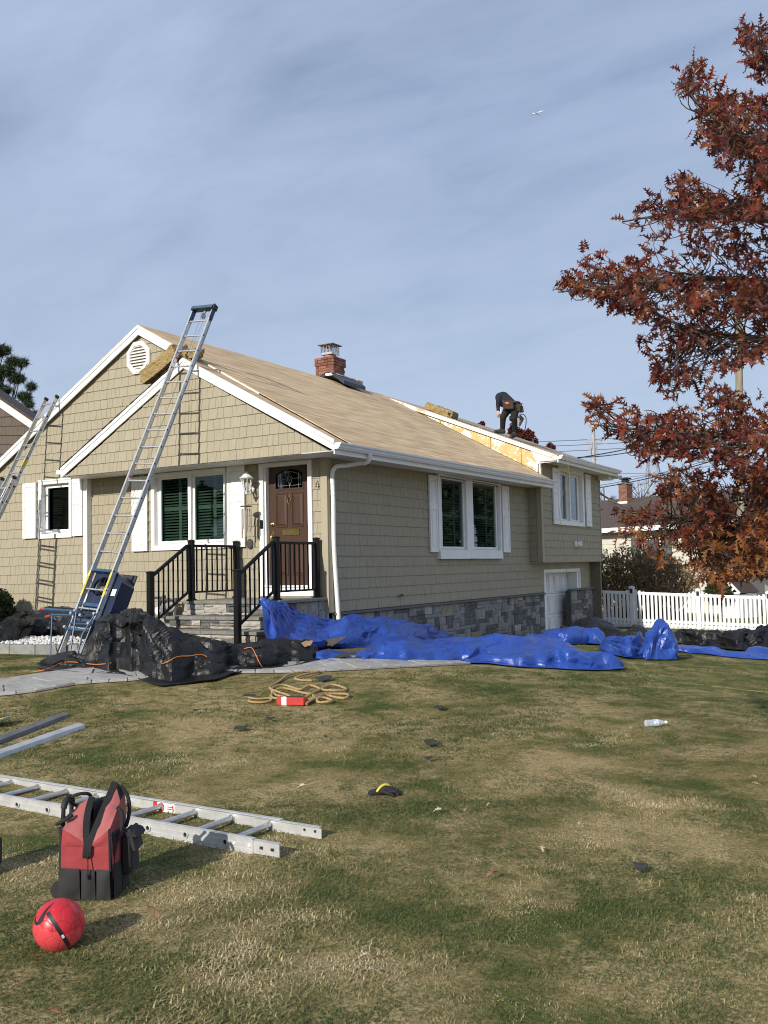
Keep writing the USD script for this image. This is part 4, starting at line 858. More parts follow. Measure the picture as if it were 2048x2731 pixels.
pos = np.array(pos); N = len(pos); an = r_.uniform(0, 2 * np.pi, N); sc = r_.uniform(.7, 1.2, N)
bare = fbm(pos * [1.3, 1.3, 0] + 5, 3, 9); sc *= np.clip(.55 + 1.3 * (bare - .25), .5, 1.25)
gi.CreateProtoIndicesAttr(Vt.IntArray.FromNumpy(np.array(idx, np.int32))); gi.CreatePositionsAttr(Vt.Vec3fArray.FromNumpy(pos.astype(np.float32)))
q = np.zeros((N, 4)); 
gi.CreateOrientationsAttr(Vt.QuathArray([Gf.Quath(float(math.cos(a / 2)), 0, 0, float(math.sin(a / 2))) for a in an]))
gi.CreateScalesAttr(Vt.Vec3fArray.FromNumpy((sc[:, None] * np.ones((1, 3))).astype(np.float32)))
print('grass tufts', N)
# ---------------------------------------------------------------- tarpaulins: crumpled sheets lying in heaps
def tarp_look(name, a, b, rough, sp):
    LOOK[name] = usdkit.material(stage, '/World/Looks/' + name, {
        'g': ('geometry', {}), 'n': ('noise_texture', {'scale': 3., 'detail': 6.}), 'r': ('rgb_ramp', {'ramp': [(.3, a), (.7, b)]}),
        'v': ('voronoi_texture', {'scale': 7.5, 'feature': 'distance_to_edge', 'randomness': 1.}), 'd': ('noise_texture', {'scale': 4., 'detail': 3.}), 'sc': ('vector_math', {'vector_math_type': 'add', 'math_type': 'add'}),
        'm1': ('noise_texture', {'scale': 9., 'detail': 6., 'roughness': .6, 'distortion': 1.2}), 'w': ('noise_texture', {'scale': 26., 'detail': 4., 'distortion': .8}),
        'b1': ('bump', {'strength': .30, 'distance': .02}), 'b2': ('bump', {'strength': .55, 'distance': .016}), 'b3': ('bump', {'strength': .40, 'distance': .012}),
        'rr': ('map_range', {'from_min': .3, 'from_max': .7, 'to_min': rough - .08, 'to_max': rough + .18}), 'p': ('principled_bsdf', {'specular_ior_level': sp})},
        [('g.position', 'n.vector'), ('n.fac', 'r.fac'), ('g.position', 'v.vector'), ('g.position', 'm1.vector'), ('g.position', 'w.vector'), ('v.distance', 'b1.height'), ('m1.fac', 'b2.height'), ('b1.normal', 'b2.normal'), ('w.fac', 'b3.height'), ('b2.normal', 'b3.normal'),
         ('b3.normal', 'p.normal'), ('n.fac', 'rr.value'), ('rr.result', 'p.roughness'), ('r.color', 'p.base_color')], surface='p.BSDF')
    return LOOK[name]
BLUE = tarp_look('blue_tarp', (.012, .045, .25), (.020, .068, .33), .26, .6)
BLACKT = tarp_look('black_tarp', (.0045, .0045, .005), (.010, .0098, .0095), .40, .42)
SURF = []
from scipy.interpolate import LinearNDInterpolator
def facets(S, T, cell, seed, stretch=1.0):
    """random heights over scattered points, flat between them: the sharp-creased facets of crumpled sheeting"""
    r = np.random.default_rng(seed); s0, s1, t0, t1 = S.min() / stretch - cell, S.max() / stretch + cell, T.min() - cell, T.max() + cell
    n = max(12, int((s1 - s0) * (t1 - t0) / cell ** 2)); P = np.column_stack([r.uniform(s0, s1, n), r.uniform(t0, t1, n)]); P = np.vstack([P, [[s0, t0], [s0, t1], [s1, t0], [s1, t1]]])
    return LinearNDInterpolator(P, np.r_[r.uniform(-1, 1, n), 0, 0, 0, 0], fill_value=0.)(np.column_stack([S.ravel() / stretch, T.ravel()])).reshape(S.shape)
def finish_cloth(P, name, m, seed, fade, amp, tagd, stretch=1.5, smooth=9):
    """P: rows x cols of points; crumples it along its normals and makes the mesh"""
    R, Cn = P.shape[:2]
    du = np.gradient(P, axis=0); dv = np.gradient(P, axis=1); N = np.cross(du, dv); N /= np.linalg.norm(N, axis=2, keepdims=True) + 1e-9
    if (N[..., 2] < 0).mean() > .5: N = -N
    S = np.cumsum(np.linalg.norm(du, axis=2).mean(1))[:, None] * np.ones((1, Cn)); T = np.cumsum(np.linalg.norm(dv, axis=2).mean(0))[None] * np.ones((R, 1))
    q = P * [1, 1, 1.2]; wq = (fbm(q * 1.7 + 11, 3, seed) - .5) * .5; S, T = S + wq, T + (fbm(q * 1.7 + 61, 3, seed + 2) - .5) * .35
    h = .085 * facets(S, T, .28, seed, stretch) + .028 * facets(S, T, .12, seed + 1, stretch * 1.3) + .006 * facets(S, T, .055, seed + 2, 1.) + .022 * (1 - np.abs(2 * meshkit.noise(np.stack([S * .8 / stretch, T * 3.2, S * 0], -1), seed) - 1) - .5)
    P = P + N * (h * amp * fade)[..., None]
    I_ = np.arange(R * Cn).reshape(R, Cn); f = np.stack([I_[:-1, :-1], I_[1:, :-1], I_[1:, 1:], I_[:-1, 1:]], -1).reshape(-1, 4)
    v = P.reshape(-1, 3).copy()
    g = np.array([gz(x, y) for x, y in v[:, :2]]); v[:, 2] = np.maximum(v[:, 2], g + .03 + .012 * (h.ravel() / .06))
    f = np.vstack([f[:, [0, 1, 2]], f[:, [0, 2, 3]]]); SURF.append((v, f))
    return put(name, (v, f), m, smooth=smooth, **tagd)
def resample(cols, step=5.):
    c = np.array(cols, float) ; c[:, :3] *= 2048 / 1659
    from scipy.interpolate import PchipInterpolator
    u = np.arange(c[0, 0], c[-1, 0] + .1, step); return np.column_stack([u] + [PchipInterpolator(c[:, 0], c[:, k])(u) for k in range(1, c.shape[1])])
def heap(name, m, cols, seed, tagd, rows=40, p=.8, amp=1., wob=.10, step=4., skirt=.0, stretch=1.5, folds=0.):
    """cols: (u, v of the top, v of the front edge, half depth in metres), u and v as seen in the photograph"""
    c = resample(cols, step); r = np.random.default_rng(seed); out = []
    th = np.linspace(0, math.pi, rows); ns = max(2, int(skirt / .03)) if skirt else 0
    for (u, vt, vf, db) in c:
        f = gp(u, vf); L = np.linalg.norm(f[:2] - EYE[:2]); a = (f[:2] - EYE[:2]) / L
        sk = skirt * (.45 + .9 * meshkit.noise(np.array([[u * .035, seed, 0.]]), 3)[0]) if skirt else 0.
        rt = ray(u, vt); zc = EYE[2] + rt[2] / np.linalg.norm(rt[:2]) * (L + sk + db)
        wv = wob * math.sin(u * .021 + seed) + wob * .6 * math.sin(u * .053 + seed * 2)
        x = L + sk + db * (1 - np.cos(th)) * (1 + .15 * wv); s = np.sin(th) ** p * (1 + wv * np.sin(2 * th) * .5)
        if folds: s = s + folds * np.sin(th) * (np.abs(((th * 2.3 + .02 * u + .5 * math.sin(u * .03)) % 1.) * 2 - 1) - .5) * (th < 1.5)
        if ns: x = np.r_[L + sk * np.linspace(0, 1, ns + 1)[:-1], x]; s = np.r_[np.zeros(ns), s]
        gb = np.array([gz(*(EYE[:2] + a * q)) for q in x]) + .012
        z = gb + np.maximum(zc - gz(*(EYE[:2] + a * (L + sk + db))) - .012, .004) * s
        out.append(np.column_stack([EYE[0] + a[0] * x, EYE[1] + a[1] * x, z]))
    P = np.array(out); n = len(P); w_ = P.shape[1]
    e = np.minimum(1, np.minimum(np.arange(n), np.arange(n)[::-1]) / 8.)[:, None]; fade = np.r_[np.full(ns, .3), np.minimum(1, .3 + np.sin(th) * 2.2)][None] * (.3 + .7 * e)
    P[:, :, :2] += (fbm(np.concatenate([P[..., :2] * 1.8, np.zeros(P.shape[:2] + (1,))], -1), 3, seed + 40)[..., None] - .5) * .10 * np.array([1, -1])
    t = finish_cloth(P, name, m, seed, fade, amp, tagd, stretch)
    V_ = SURF[-1][0].reshape(n, w_, 3); put('hem', MB().tube(V_[::2, 0] + [0, 0, .004], .007, 5), m, t)
    return t
D = lambda **k: k
BT = 'blue tarps heaped along the house'; KT = 'black tarps heaped along the house'
heap('black_tarp', BLACKT, [(-30, 1360, 1412, .5), (0, 1353, 1411, .5), (38, 1331, 1404, .55), (68, 1323, 1391, .6), (115, 1322, 1389, .6), (155, 1317, 1392, .6), (200, 1322, 1408, .6), (240, 1322, 1418, .55), (270, 1335, 1428, .4), (285, 1400, 1430, .15)], 21, D(label='black tarp heaped behind the white gravel bed at the left', cat='tarp'), amp=1.3, p=1.0, skirt=.2, folds=.1)
heap('black_tarp', BLACKT, [(80, 1440, 1447, .10), (100, 1430, 1452, .2), (131, 1423, 1455, .3), (180, 1414, 1458, .42), (200, 1370, 1459, .62), (215, 1340, 1460, .7), (240, 1333, 1461, .7), (258, 1336, 1462, .7), (275, 1323, 1465, .68), (300, 1327, 1471, .68), (326, 1345, 1482, .7), (347, 1358, 1486, .7), (382, 1369, 1483, .65), (428, 1383, 1478, .6), (460, 1391, 1474, .5), (505, 1398, 1460, .45), (560, 1394, 1452, .5), (611, 1386, 1446, .5), (668, 1392, 1436, .4), (690, 1413, 1430, .2)], 22, D(label='large crumpled black tarp in front of the steps and hoist ladder', cat='tarp'), amp=1.2, rows=64, p=1.35, skirt=.30, folds=.16)
heap('black_tarp', BLACKT, [(1205, 1372, 1384, .15), (1215, 1353, 1384, .4), (1238, 1352, 1384, .5), (1261, 1342, 1385, .6), (1292, 1334, 1386, .6), (1324, 1343, 1386, .6), (1352, 1359, 1387, .5), (1374, 1351, 1388, .5), (1398, 1364, 1389, .4), (1412, 1385, 1390, .1)], 23, D(label='black tarp bunched by the garage opening', cat='tarp'), amp=1.1, p=.9)
heap('black_tarp', BLACKT, [(1440, 1385, 1393, .15), (1460, 1371, 1393, .5), (1498, 1369, 1397, .7), (1545, 1367, 1402, .8), (1602, 1364, 1408, .8), (1627, 1357, 1406, .8), (1659, 1356, 1402, .8), (1720, 1360, 1404, .8)], 24, D(label='black tarp spread in front of the white picket fence', cat='tarp'), amp=1.6, p=1.0, folds=.2, skirt=.2)
heap('blue_tarp', BLUE, [(650, 1384, 1392, .15), (668, 1372, 1399, .35), (690, 1359, 1403, .5), (735, 1346, 1404, .6), (770, 1334, 1403, .6), (800, 1332, 1402, .6), (840, 1338, 1400, .6), (880, 1346, 1396, .55), (930, 1358, 1391, .45), (985, 1378, 1386, .15)], 31, D(label='domed blue tarp heap against the side wall by the steps', cat='tarp'), amp=1.1)
heap('blue_tarp', BLUE, [(683, 1408, 1431, .12), (700, 1408, 1432, .25), (760, 1414, 1433, .4), (790, 1402, 1434, .5), (812, 1386, 1434, .6), (840, 1372, 1434, .7), (890, 1369, 1434, .75), (922, 1383, 1434, .7), (970, 1381, 1435, .7), (1051, 1382, 1437, .7), (1115, 1384, 1443, .7), (1199, 1389, 1447, .65), (1229, 1394, 1449, .6), (1261, 1403, 1450, .5), (1300, 1413, 1451, .4), (1324, 1421, 1451, .3), (1340, 1432, 1450, .2), (1350, 1442, 1447, .06)], 32, D(label='long blue tarp roll at the edge of the grass', cat='tarp'), amp=1.15, rows=54, p=.85, skirt=.14, stretch=2.0)
heap('blue_tarp', BLUE, [(1120, 1386, 1391, .1), (1134, 1378, 1392, .3), (1170, 1370, 1393, .4), (1197, 1364, 1393, .5), (1240, 1359, 1394, .55), (1270, 1355, 1394, .55), (1288, 1353, 1395, .5), (1305, 1366, 1396, .4), (1313, 1388, 1397, .1)], 33, D(label='blue tarp fold in front of the garage door', cat='tarp'), amp=1.0, skirt=.1)
heap('blue_tarp', BLUE, [(1296, 1398, 1408, .15), (1310, 1380, 1414, .5), (1337, 1376, 1421, .7), (1355, 1377, 1425, .75), (1380, 1377, 1425, .75), (1399, 1382, 1424, .6), (1412, 1415, 1424, .1)], 34, D(label='flattened blue tarp between the long roll and the upright peak', cat='tarp'), amp=1.5, skirt=.15, folds=.15)
heap('blue_tarp', BLUE, [(1392, 1420, 1427, .08), (1398, 1385, 1428, .25), (1408, 1364, 1428, .35), (1419, 1347, 1428, .4), (1427, 1340, 1428, .4), (1437, 1350, 1428, .4), (1449, 1367, 1428, .35), (1458, 1384, 1428, .28), (1463, 1420, 1428, .08)], 35, D(label='blue tarp bunched up into an upright peak', cat='tarp'), amp=1.25, step=2.0, p=.9, stretch=.7)
heap('blue_tarp', BLUE, [(1452, 1400, 1409, .2), (1470, 1395, 1411, .5), (1498, 1396, 1413, .6), (1545, 1402, 1418, .6), (1593, 1412, 1423, .5), (1607, 1411, 1424, .5), (1622, 1402, 1425, .6), (1640, 1404, 1426, .6), (1659, 1408, 1427, .6), (1720, 1412, 1431, .6)], 36, D(label='flat blue tarp strip at the right edge in front of the black tarp', cat='tarp'), amp=.8, skirt=.1)
# the sheet hung on the stair railing
def hung():
    top = [(563, 1290, 13.25), (580, 1294, 13.3), (610, 1306, 13.5), (660, 1321, 13.8), (700, 1328, 14.1), (740, 1334, 14.4), (790, 1345, 14.9)]
    bot = [(561, 1306, 13.1), (570, 1335, 12.75), (600, 1396, 12.4), (650, 1402, 12.5), (690, 1400, 12.9), (740, 1392, 13.5), (790, 1385, 14.2)]
    k = 2048 / 1659
    T = spline([at(u * k, v * k, depth=d) for u, v, d in top], 110); B = spline([at(u * k, v * k, depth=d) for u, v, d in bot], 110); n = 46; P = np.zeros((110, n, 3)); t = np.linspace(0, 1, n)
    s = np.linspace(0, 1, 110)
    P = T[:, None] * (1 - t)[None, :, None] + B[:, None] * t[None, :, None]
    fan = np.sin((np.arctan2(t[None], .25 + s[:, None]) * 21)) * .045 * (t[None] * (1 - .3 * t[None])) * np.minimum(1, s[:, None] * 6) + np.sin(np.arctan2(t[None] + .06, .1 + s[:, None]) * 43 + 1) * .016
    nv = -FWD * .8 + np.array([0, 0, .3]); P = P + fan[..., None] * nv
    P[..., 2] -= (.16 * np.sin(np.pi * s) ** 1.0)[:, None] * (np.sin(np.pi * t) * .6)[None]
    return finish_cloth(P, 'blue_tarp', BLUE, 37, np.minimum(1, .2 + s * 5)[:, None] * np.ones((1, n)), .8, D(label='blue tarp hung from the stair railing and draped to the ground', cat='tarp'))
hung()

def surf(u, v, lift=.0, fallback=None):
    """where the sight line u, v meets a tarp, else the lawn"""
    d = ray(u, v); best = 1e9
    for V, F in SURF:
        a, b, c = V[F[:, 0]], V[F[:, 1]], V[F[:, 2]]; e1, e2 = b - a, c - a; h = np.cross(d, e2); det = (e1 * h).sum(1)
        ok = np.abs(det) > 1e-12; inv = np.where(ok, 1 / np.where(ok, det, 1), 0); s_ = EYE - a; uu = (s_ * h).sum(1) * inv; q = np.cross(s_, e1); vv = (q @ d) * inv; t = (e2 * q).sum(1) * inv
        hit = ok & (uu >= 0) & (vv >= 0) & (uu + vv <= 1) & (t > .5)
        if hit.any(): best = min(best, t[hit].min())
    g = gp(u, v); tg = (g - EYE) @ FWD
    t = min(best, tg); return EYE + d * (t - lift)
DS = lambda x, y, **k: surf(x * 2048 / 1659, y * 2048 / 1659, **k)
# torn shingles on the blue tarp
SHG = mat('torn_shingle', (.018, .018, .018), (.045, .044, .042), rough=.95, scale=40, detail=4, bump=.5, bscale=140)
FELTB = mat('shingle_back', (.045, .038, .032), (.07, .058, .048), rough=.9, scale=12)
def scrap(c, size, yaw, seed, m, tilt=None, n=11, ratio=.5, th=.006, curl=.0):
    """a torn flat piece with a ragged outline, bent over what it lies on"""
    r = np.random.default_rng(seed); an = np.sort(r.uniform(0, 2 * np.pi, n)); rad = r.uniform(.72, 1.08, n)
    pg = Polygon(np.stack([np.cos(an) * rad * size, np.sin(an) * rad * size * ratio], 1)).buffer(0)
    pg = getattr(pg, 'geoms', [pg])[0]
    t = trimesh.creation.extrude_polygon(pg, th, engine='earcut'); v, f = trimesh.remesh.subdivide_to_size(t.vertices, t.faces, size * .5)
    v = np.array(v); v[:, 2] += curl * ((v[:, 0] / size) ** 2 + .5 * (v[:, 1] / size)) + .006 * (meshkit.noise(v * 18 + seed, 1) - .5)
    cs, sn = math.cos(yaw), math.sin(yaw); v = v @ np.array([[cs, sn, 0], [-sn, cs, 0], [0, 0, 1]])
    if tilt is not None:
        z = np.asarray(tilt, float); z /= np.linalg.norm(z); x = np.cross([0, 1, 0], z); x /= np.linalg.norm(x); v = v @ np.stack([x, np.cross(z, x), z])
    return v + np.asarray(c), f
SCR = 'torn shingle scraps on the blue tarp'
for k, (x, y, sz, yw, rt, tl, mm, lab) in enumerate(((708, 1391, .34, .75, .28, (.15, -.75, .65), FELTB, 'long torn black shingle leaning up on the domed blue tarp'), (775, 1408, .48, .15, .24, (.1, -.45, .9), FELTB, 'wide torn black shingle lying across the dip of the blue tarp'), (742, 1416, .20, .4, .35, (.0, -.3, .95), SHG, 'small torn black shingle below the wide one on blue tarp'), (664, 1391, .11, .1, .55, (0, -.6, .8), None, 'small tan scrap beside the black tarp hem'), (806, 1404, .18, 1.0, .3, (.2, -.5, .85), SHG, 'narrow torn shingle at the foot of the blue fold'))):
    c = DS(x, y, lift=.05); put('shingle_scrap', scrap(c, sz, yw, 70 + k, mm or mat('tan_scrap', (.22, .13, .075), (.3, .19, .11), rough=.9), tl, ratio=rt, curl=.02), mm or LOOK['tan_scrap'], label=lab, cat='shingle scrap', group=SCR)
# cords and ropes
def cord(name, pts, r, m, lab, cat, lift=.02, n=160, world=None):
    P = [DS(x, y, lift=lift) for x, y in pts] if world is None else world
    put(name, MB().tube(spline(np.array(P), n), r, 6), m, smooth=True, label=lab, cat=cat)
ORANGE = mat('orange_cord', (.62, .17, .03), (.7, .22, .05), rough=.45)
cord('orange_cord', [(-12, 1466), (30, 1460), (70, 1452), (100, 1446), (128, 1433), (150, 1430), (190, 1434), (240, 1432)], .0055, ORANGE, 'orange extension cord running from the path onto the black tarp', 'cord')
cord('orange_cord', [(350, 1434), (370, 1425), (388, 1418), (410, 1417), (434, 1414), (447, 1419)], .0055, ORANGE, 'orange cord showing in the middle folds of the black tarp', 'cord', lift=.03)
cord('orange_cord', [(527, 1402), (538, 1399), (548, 1405), (555, 1420), (562, 1434), (574, 1445), (592, 1449)], .006, ORANGE, 'orange cord looping down the black tarp onto the path', 'cord', lift=.03)
YEL = mat('yellow_rope', (.26, .30, .07), (.33, .37, .11), rough=.6)
k_ = 2048 / 1659
w1 = [np.array([.97, 9.02, 4.30]), np.array([.99, 9.05, 4.18]), at(1493, 1362, depth=23.4), at(1505, 1460, depth=23.2), at(1511, 1523, depth=23.1), at(1525, 1589, depth=23.0), at(1540, 1631, depth=22.9), at(1554, 1658, depth=22.8), at(1566, 1676, depth=22.6)] + [DS(x, y, lift=.03) for x, y in ((1290, 1375), (1308, 1391), (1322, 1396), (1334, 1403), (1356, 1421), (1369, 1437), (1390, 1453), (1405, 1460), (1450, 1473), (1520, 1480), (1580, 1487), (1640, 1494), (1700, 1503))]
cord('yellow_rope', None, .0042, YEL, 'thin yellow-green rope from the upper gutter across tarp and lawn', 'rope', world=w1, n=300)
# ---------------------------------------------------------------- ladders
ALU = mat('ladder_aluminium', (.50, .505, .51), (.64, .645, .65), rough=.40, scale=6, st=(3, 3, 3), metal=.75, bump=.1, bscale=60)
ALUB = mat('ladder_aluminium_bright', (.58, .585, .58), (.72, .72, .715), rough=.46, scale=9, metal=.55, bump=.12, bscale=70)
RUBBER = mat('black_rubber', (.012, .012, .012), (.022, .022, .022), rough=.7)
HBLUE = mat('hoist_blue', (.022, .06, .13), (.03, .08, .165), rough=.38, scale=5, bump=.05)
HBLUED = mat('hoist_dark_blue', (.010, .020, .048), (.015, .028, .06), rough=.35, scale=5)
REDG = mat('red_grip', (.42, .025, .02), (.5, .04, .03), rough=.5)
YLAB = mat('yellow_label', (.62, .50, .06), (.68, .55, .08), rough=.5); WLAB = mat('white_label', (.72, .72, .7), (.78, .78, .76), rough=.5); RLAB = mat('red_label', (.5, .03, .03), (.56, .05, .04), rough=.5); INK = mat('black_ink', (.015, .015, .015), (.02, .02, .02), rough=.5)
class Lad:
    def __init__(s, P0, a, w, sp):
        s.P0, s.a, s.sp = np.asarray(P0, float), np.asarray(a, float) / np.linalg.norm(a), sp
        w = np.asarray(w, float); w = w - s.a * (w @ s.a); s.hw = np.linalg.norm(w) / 2; s.w = w / (2 * s.hw); s.n = np.cross(s.a, s.w)
    def p(s, k, x=0., y=0.): return s.P0 - s.a * s.sp * k + s.w * x + s.n * y
def rails(L, k0, k1, t, m, depth=.078, th=.030, bend=0.):
    out = []
    for sg in (-1, 1):
        mb = MB(); xo = sg * (L.hw + .004)
        A, B = L.p(k0, xo), L.p(k1, xo); c, h = (A + B) / 2, (A - B) / 2
        mb.obox(c, h, L.w * .0022, L.n * depth / 2)
        for q in (-1, 1): mb.obox(c + L.n * q * depth / 2 + L.w * sg * th * .25, h, L.w * th / 2, L.n * .0028, .001)
        out.append(put('rail', mb, m, t))
    return out
def rungs(L, ks, t, m, r=.0155, holes=True):
    for k in ks:
        mb = MB().tube([L.p(k, -L.hw - .002), L.p(k, L.hw + .002)], r, 10)
        for sg in (-1, 1): mb.lathe([(.0, 0), (r * 1.35, 0), (r * 1.35, .006), (r, .008)], L.p(k, sg * (L.hw - .010)), 10, L.w)
        rg = put('rung', mb, m, t, smooth=40)
        if holes: [put('rung_hole', MB().lathe([(0, .0), (r * .95, 0), (r * .95, .003), (0, .003)], L.p(k, q), 10, L.w), INK, rg) for q in (L.hw + .0063, -L.hw - .0093)]
def sticker(L, k, x, face, wd, ht, m, t, name='sticker'):
    """a label on a rail; face: +1 outer right side, -1 inner left side, 0 front edge"""
    nrm = L.w * face if face else -L.n; o = L.p(k, x) + nrm * .006; s = L.n if face else L.w
    return put(name, MB().obox(o, L.a * ht / 2, s * wd / 2, nrm * .0012), m, t)

H = Lad((-2.25, -.463, 5.955), (.056, .414, .908), (.416, .013, -.032), .3125)
hoist = thing('hoist_ladder', 'tall aluminium hoist ladder with blue winch motor leaning on the small gable', 'ladder')
rails(H, -.62, 19.45, hoist, ALU); rungs(H, range(0, 19), hoist, ALU)
mb = MB(); mb.obox(H.p(-.78, 0, -.02), H.w * .235, H.a * .034, H.n * .05, .006); put('top_bracket', mb, HBLUED, hoist)
put('top_plate', MB().obox(H.p(-.80, 0, -.074), H.w * .225, H.a * .028, H.n * .004, .002), mat('steel_blue', (.045, .085, .12), (.06, .105, .145), rough=.4), hoist)
for sg in (-1, 1): put('bracket_ear', MB().obox(H.p(-.45, sg * (H.hw + .022 * (sg > 0) - .012 * (sg < 0)), 0), H.w * .008, H.a * .12, H.n * .042, .003), HBLUED, hoist)
put('bracket_cap', MB().obox(H.p(-.84, .235, 0), H.w * .02, H.a * .05, H.n * .055, .006), RUBBER, hoist)
put('pulley', MB().lathe([(0, -.016), (.05, -.016), (.055, -.010), (.042, 0), (.055, .010), (.05, .016), (0, .016)], H.p(-.36, .03, .01), 18, H.w).obox(H.p(-.52, .03, .01), H.w * .02, H.a * .05, H.n * .012), mat('pulley_metal', (.35, .36, .36), (.45, .46, .46), rough=.4, metal=.6), hoist)
CAB = mat('steel_cable', (.10, .10, .10), (.14, .14, .14), rough=.45, metal=.6)
put('cable', MB().tube([H.p(-.36, -.015, .01), H.p(15.6, -.02, .12)], .0028, 4).tube([H.p(-.36, .075, .01), H.p(9, .02, -.01), H.p(17.4, .03, -.02)], .0028, 4), CAB, hoist)
# winch housing with rounded head, drum in a round opening
def hp(k, x, y): return H.p(k, x, y)
arc_ = [(.25, .0), (.25, .52)] + [(.25 - .20 + .20 * math.cos(t), .52 + .20 * math.sin(t)) for t in np.linspace(0, math.pi / 2, 8)[1:]] + [(-.20, .72), (-.20, .0)]
mot = put('winch_housing', MB().extr(Polygon([(.05 + .40 * math.cos(t), .33 + .42 * math.sin(t)) for t in np.linspace(0, 2 * np.pi, 40)[:-1]]).intersection(sbox(-.17, .0, .38, .74)).buffer(.015).difference(shapely.Point(.02, .47).buffer(.155)), hp(17.25, -.02, .07), H.w, H.a, H.n, .30), HBLUED, hoist)
put('housing_back', MB().obox(hp(15.9, .08, .38), H.w * .25, H.a * .38, H.n * .01), INK, mot)
put('drum', MB().tube([hp(15.75, -.10, .20), hp(15.75, .30, .20)], .055, 16).lathe([(0, 0), (.12, 0), (.12, .015), (0, .015)], hp(15.75, -.12, .20), 20, H.w), mat('drum_metal', (.25, .25, .25), (.36, .36, .36), rough=.35, metal=.7), hoist)
put('top_shield', MB().obox(hp(15.02, -.0, .05), H.w * .19, H.a * .022, H.n * .09, .006), HBLUE, hoist); put('crossbar', MB().obox(hp(16.75, 0, .05), H.w * .19, H.a * .028, H.n * .02, .004), HBLUE, hoist); put('crossbar', MB().obox(hp(17.55, 0, .05), H.w * .19, H.a * .02, H.n * .02, .004), HBLUE, hoist)
put('engine', MB().obox(hp(17.0, .20, .28), H.w * .14, H.a * .12, H.n * .12, .03).lathe([(0, 0), (.03, 0), (.03, .10), (0, .10)], hp(16.8, .44, .22), 12, H.w), RUBBER, hoist)
put('plate_label', MB().obox(hp(16.0, .30, .064), H.w * .042, H.a * .055, H.n * .003), WLAB, mot)
for q in range(4): put('bolt', MB().lathe([(0, 0), (.010, 0), (.008, .006), (0, .007)], hp(15.2 + .35 * q, .19, .068), 8, -H.n), SOFF, mot)
# yellow warning labels with lettering along the rails
def raillabel(x, k, txt, inner):
    o = sticker(H, k, x, 0, .026, .34, YLAB, hoist, 'warning_label'); t = meshkit.text_mesh(txt, .017, .0008); v = np.array(t.vertices); L = v[:, 0].max()
    B = H.p(k, x) - H.n * .0085; v = B + np.outer(v[:, 0] - L / 2, H.a) + np.outer(v[:, 1] - .0085, -H.w) - np.outer(v[:, 2], H.n); put('lettering', (v, t.faces), INK, o)
for sg in (-1, 1):
    mbx = MB().obox(H.p(15.75, sg * (H.hw + .012), -.043), H.w * .019, H.a * .20, H.n * .002); put('warning_label', mbx, YLAB, hoist)
    t = meshkit.text_mesh('DO NOT CLIMB', .022, .0006); v = np.array(t.vertices); Lw = v[:, 0].max(); B = H.p(15.75, sg * (H.hw + .012), -.0455)
    put('lettering', (B + np.outer(v[:, 0] - Lw / 2, H.a) + np.outer(v[:, 1] - .011, -H.w) - np.outer(v[:, 2], H.n), t.faces[:, ::-1]), INK, hoist)
for k in (2.55, 9.9):
    put('sticker', MB().obox(H.p(k, -H.hw + .010, -.0), H.a * .055, H.n * .026, H.w * .001), WLAB, hoist); put('sticker_head', MB().obox(H.p(k - .12, -H.hw + .0125, -.0), H.a * .018, H.n * .026, H.w * .001), RLAB, hoist)
# folding carriage at the foot, blue tubes with red grips
T = lambda pts, r=.016, m=HBLUE, nm='carriage_tube': put(nm, MB().tube(pts, r, 8), m, hoist)
T([hp(17.35, -.78, -.10), hp(17.25, -.16, -.06)], .022); T([hp(17.55, -.66, -.05), hp(17.4, -.16, -.02)], .018)
T([hp(17.35, -.86, -.10), hp(17.35, -.78, -.10)], .020, REDG, 'grip'); T([hp(17.68, -.76, -.05), hp(17.6, -.66, -.05)], .018, REDG, 'grip')
T([hp(17.6, -.60, -.08), hp(19.6, -.36, -.03)], .011); T([hp(17.3, -.14, -.08), hp(19.6, .02, -.02)], .013); T([hp(17.35, .24, -.08), hp(18.3, .12, -.05), hp(19.5, .16, -.03)], .013); T([hp(18.15, -.24, -.05), hp(18.1, .20, -.05)], .02); T([hp(17.85, -.20, -.05), hp(17.8, .20, -.05)], .014)
for sg in (-1, 1): put('side_plate', MB().obox(hp(18.6, sg * .235, 0), H.w * .010, H.a * .33, H.n * .055, .004), HBLUED, hoist)
for (k, x) in ((17.25, -.16), (17.4, -.22), (17.45, -.02), (17.3, .24), (17.8, .20), (18.1, -.24)): put('pivot', MB().lathe([(0, -.022), (.022, -.022), (.022, .022), (0, .022)], hp(k, x, -.09), 12, H.n), GALV, hoist)
for sg in (-1, 1): put('foot', MB().obox(hp(19.5, sg * H.hw, 0), H.w * .03, H.a * .05, H.n * .05, .008), HBLUED, hoist)

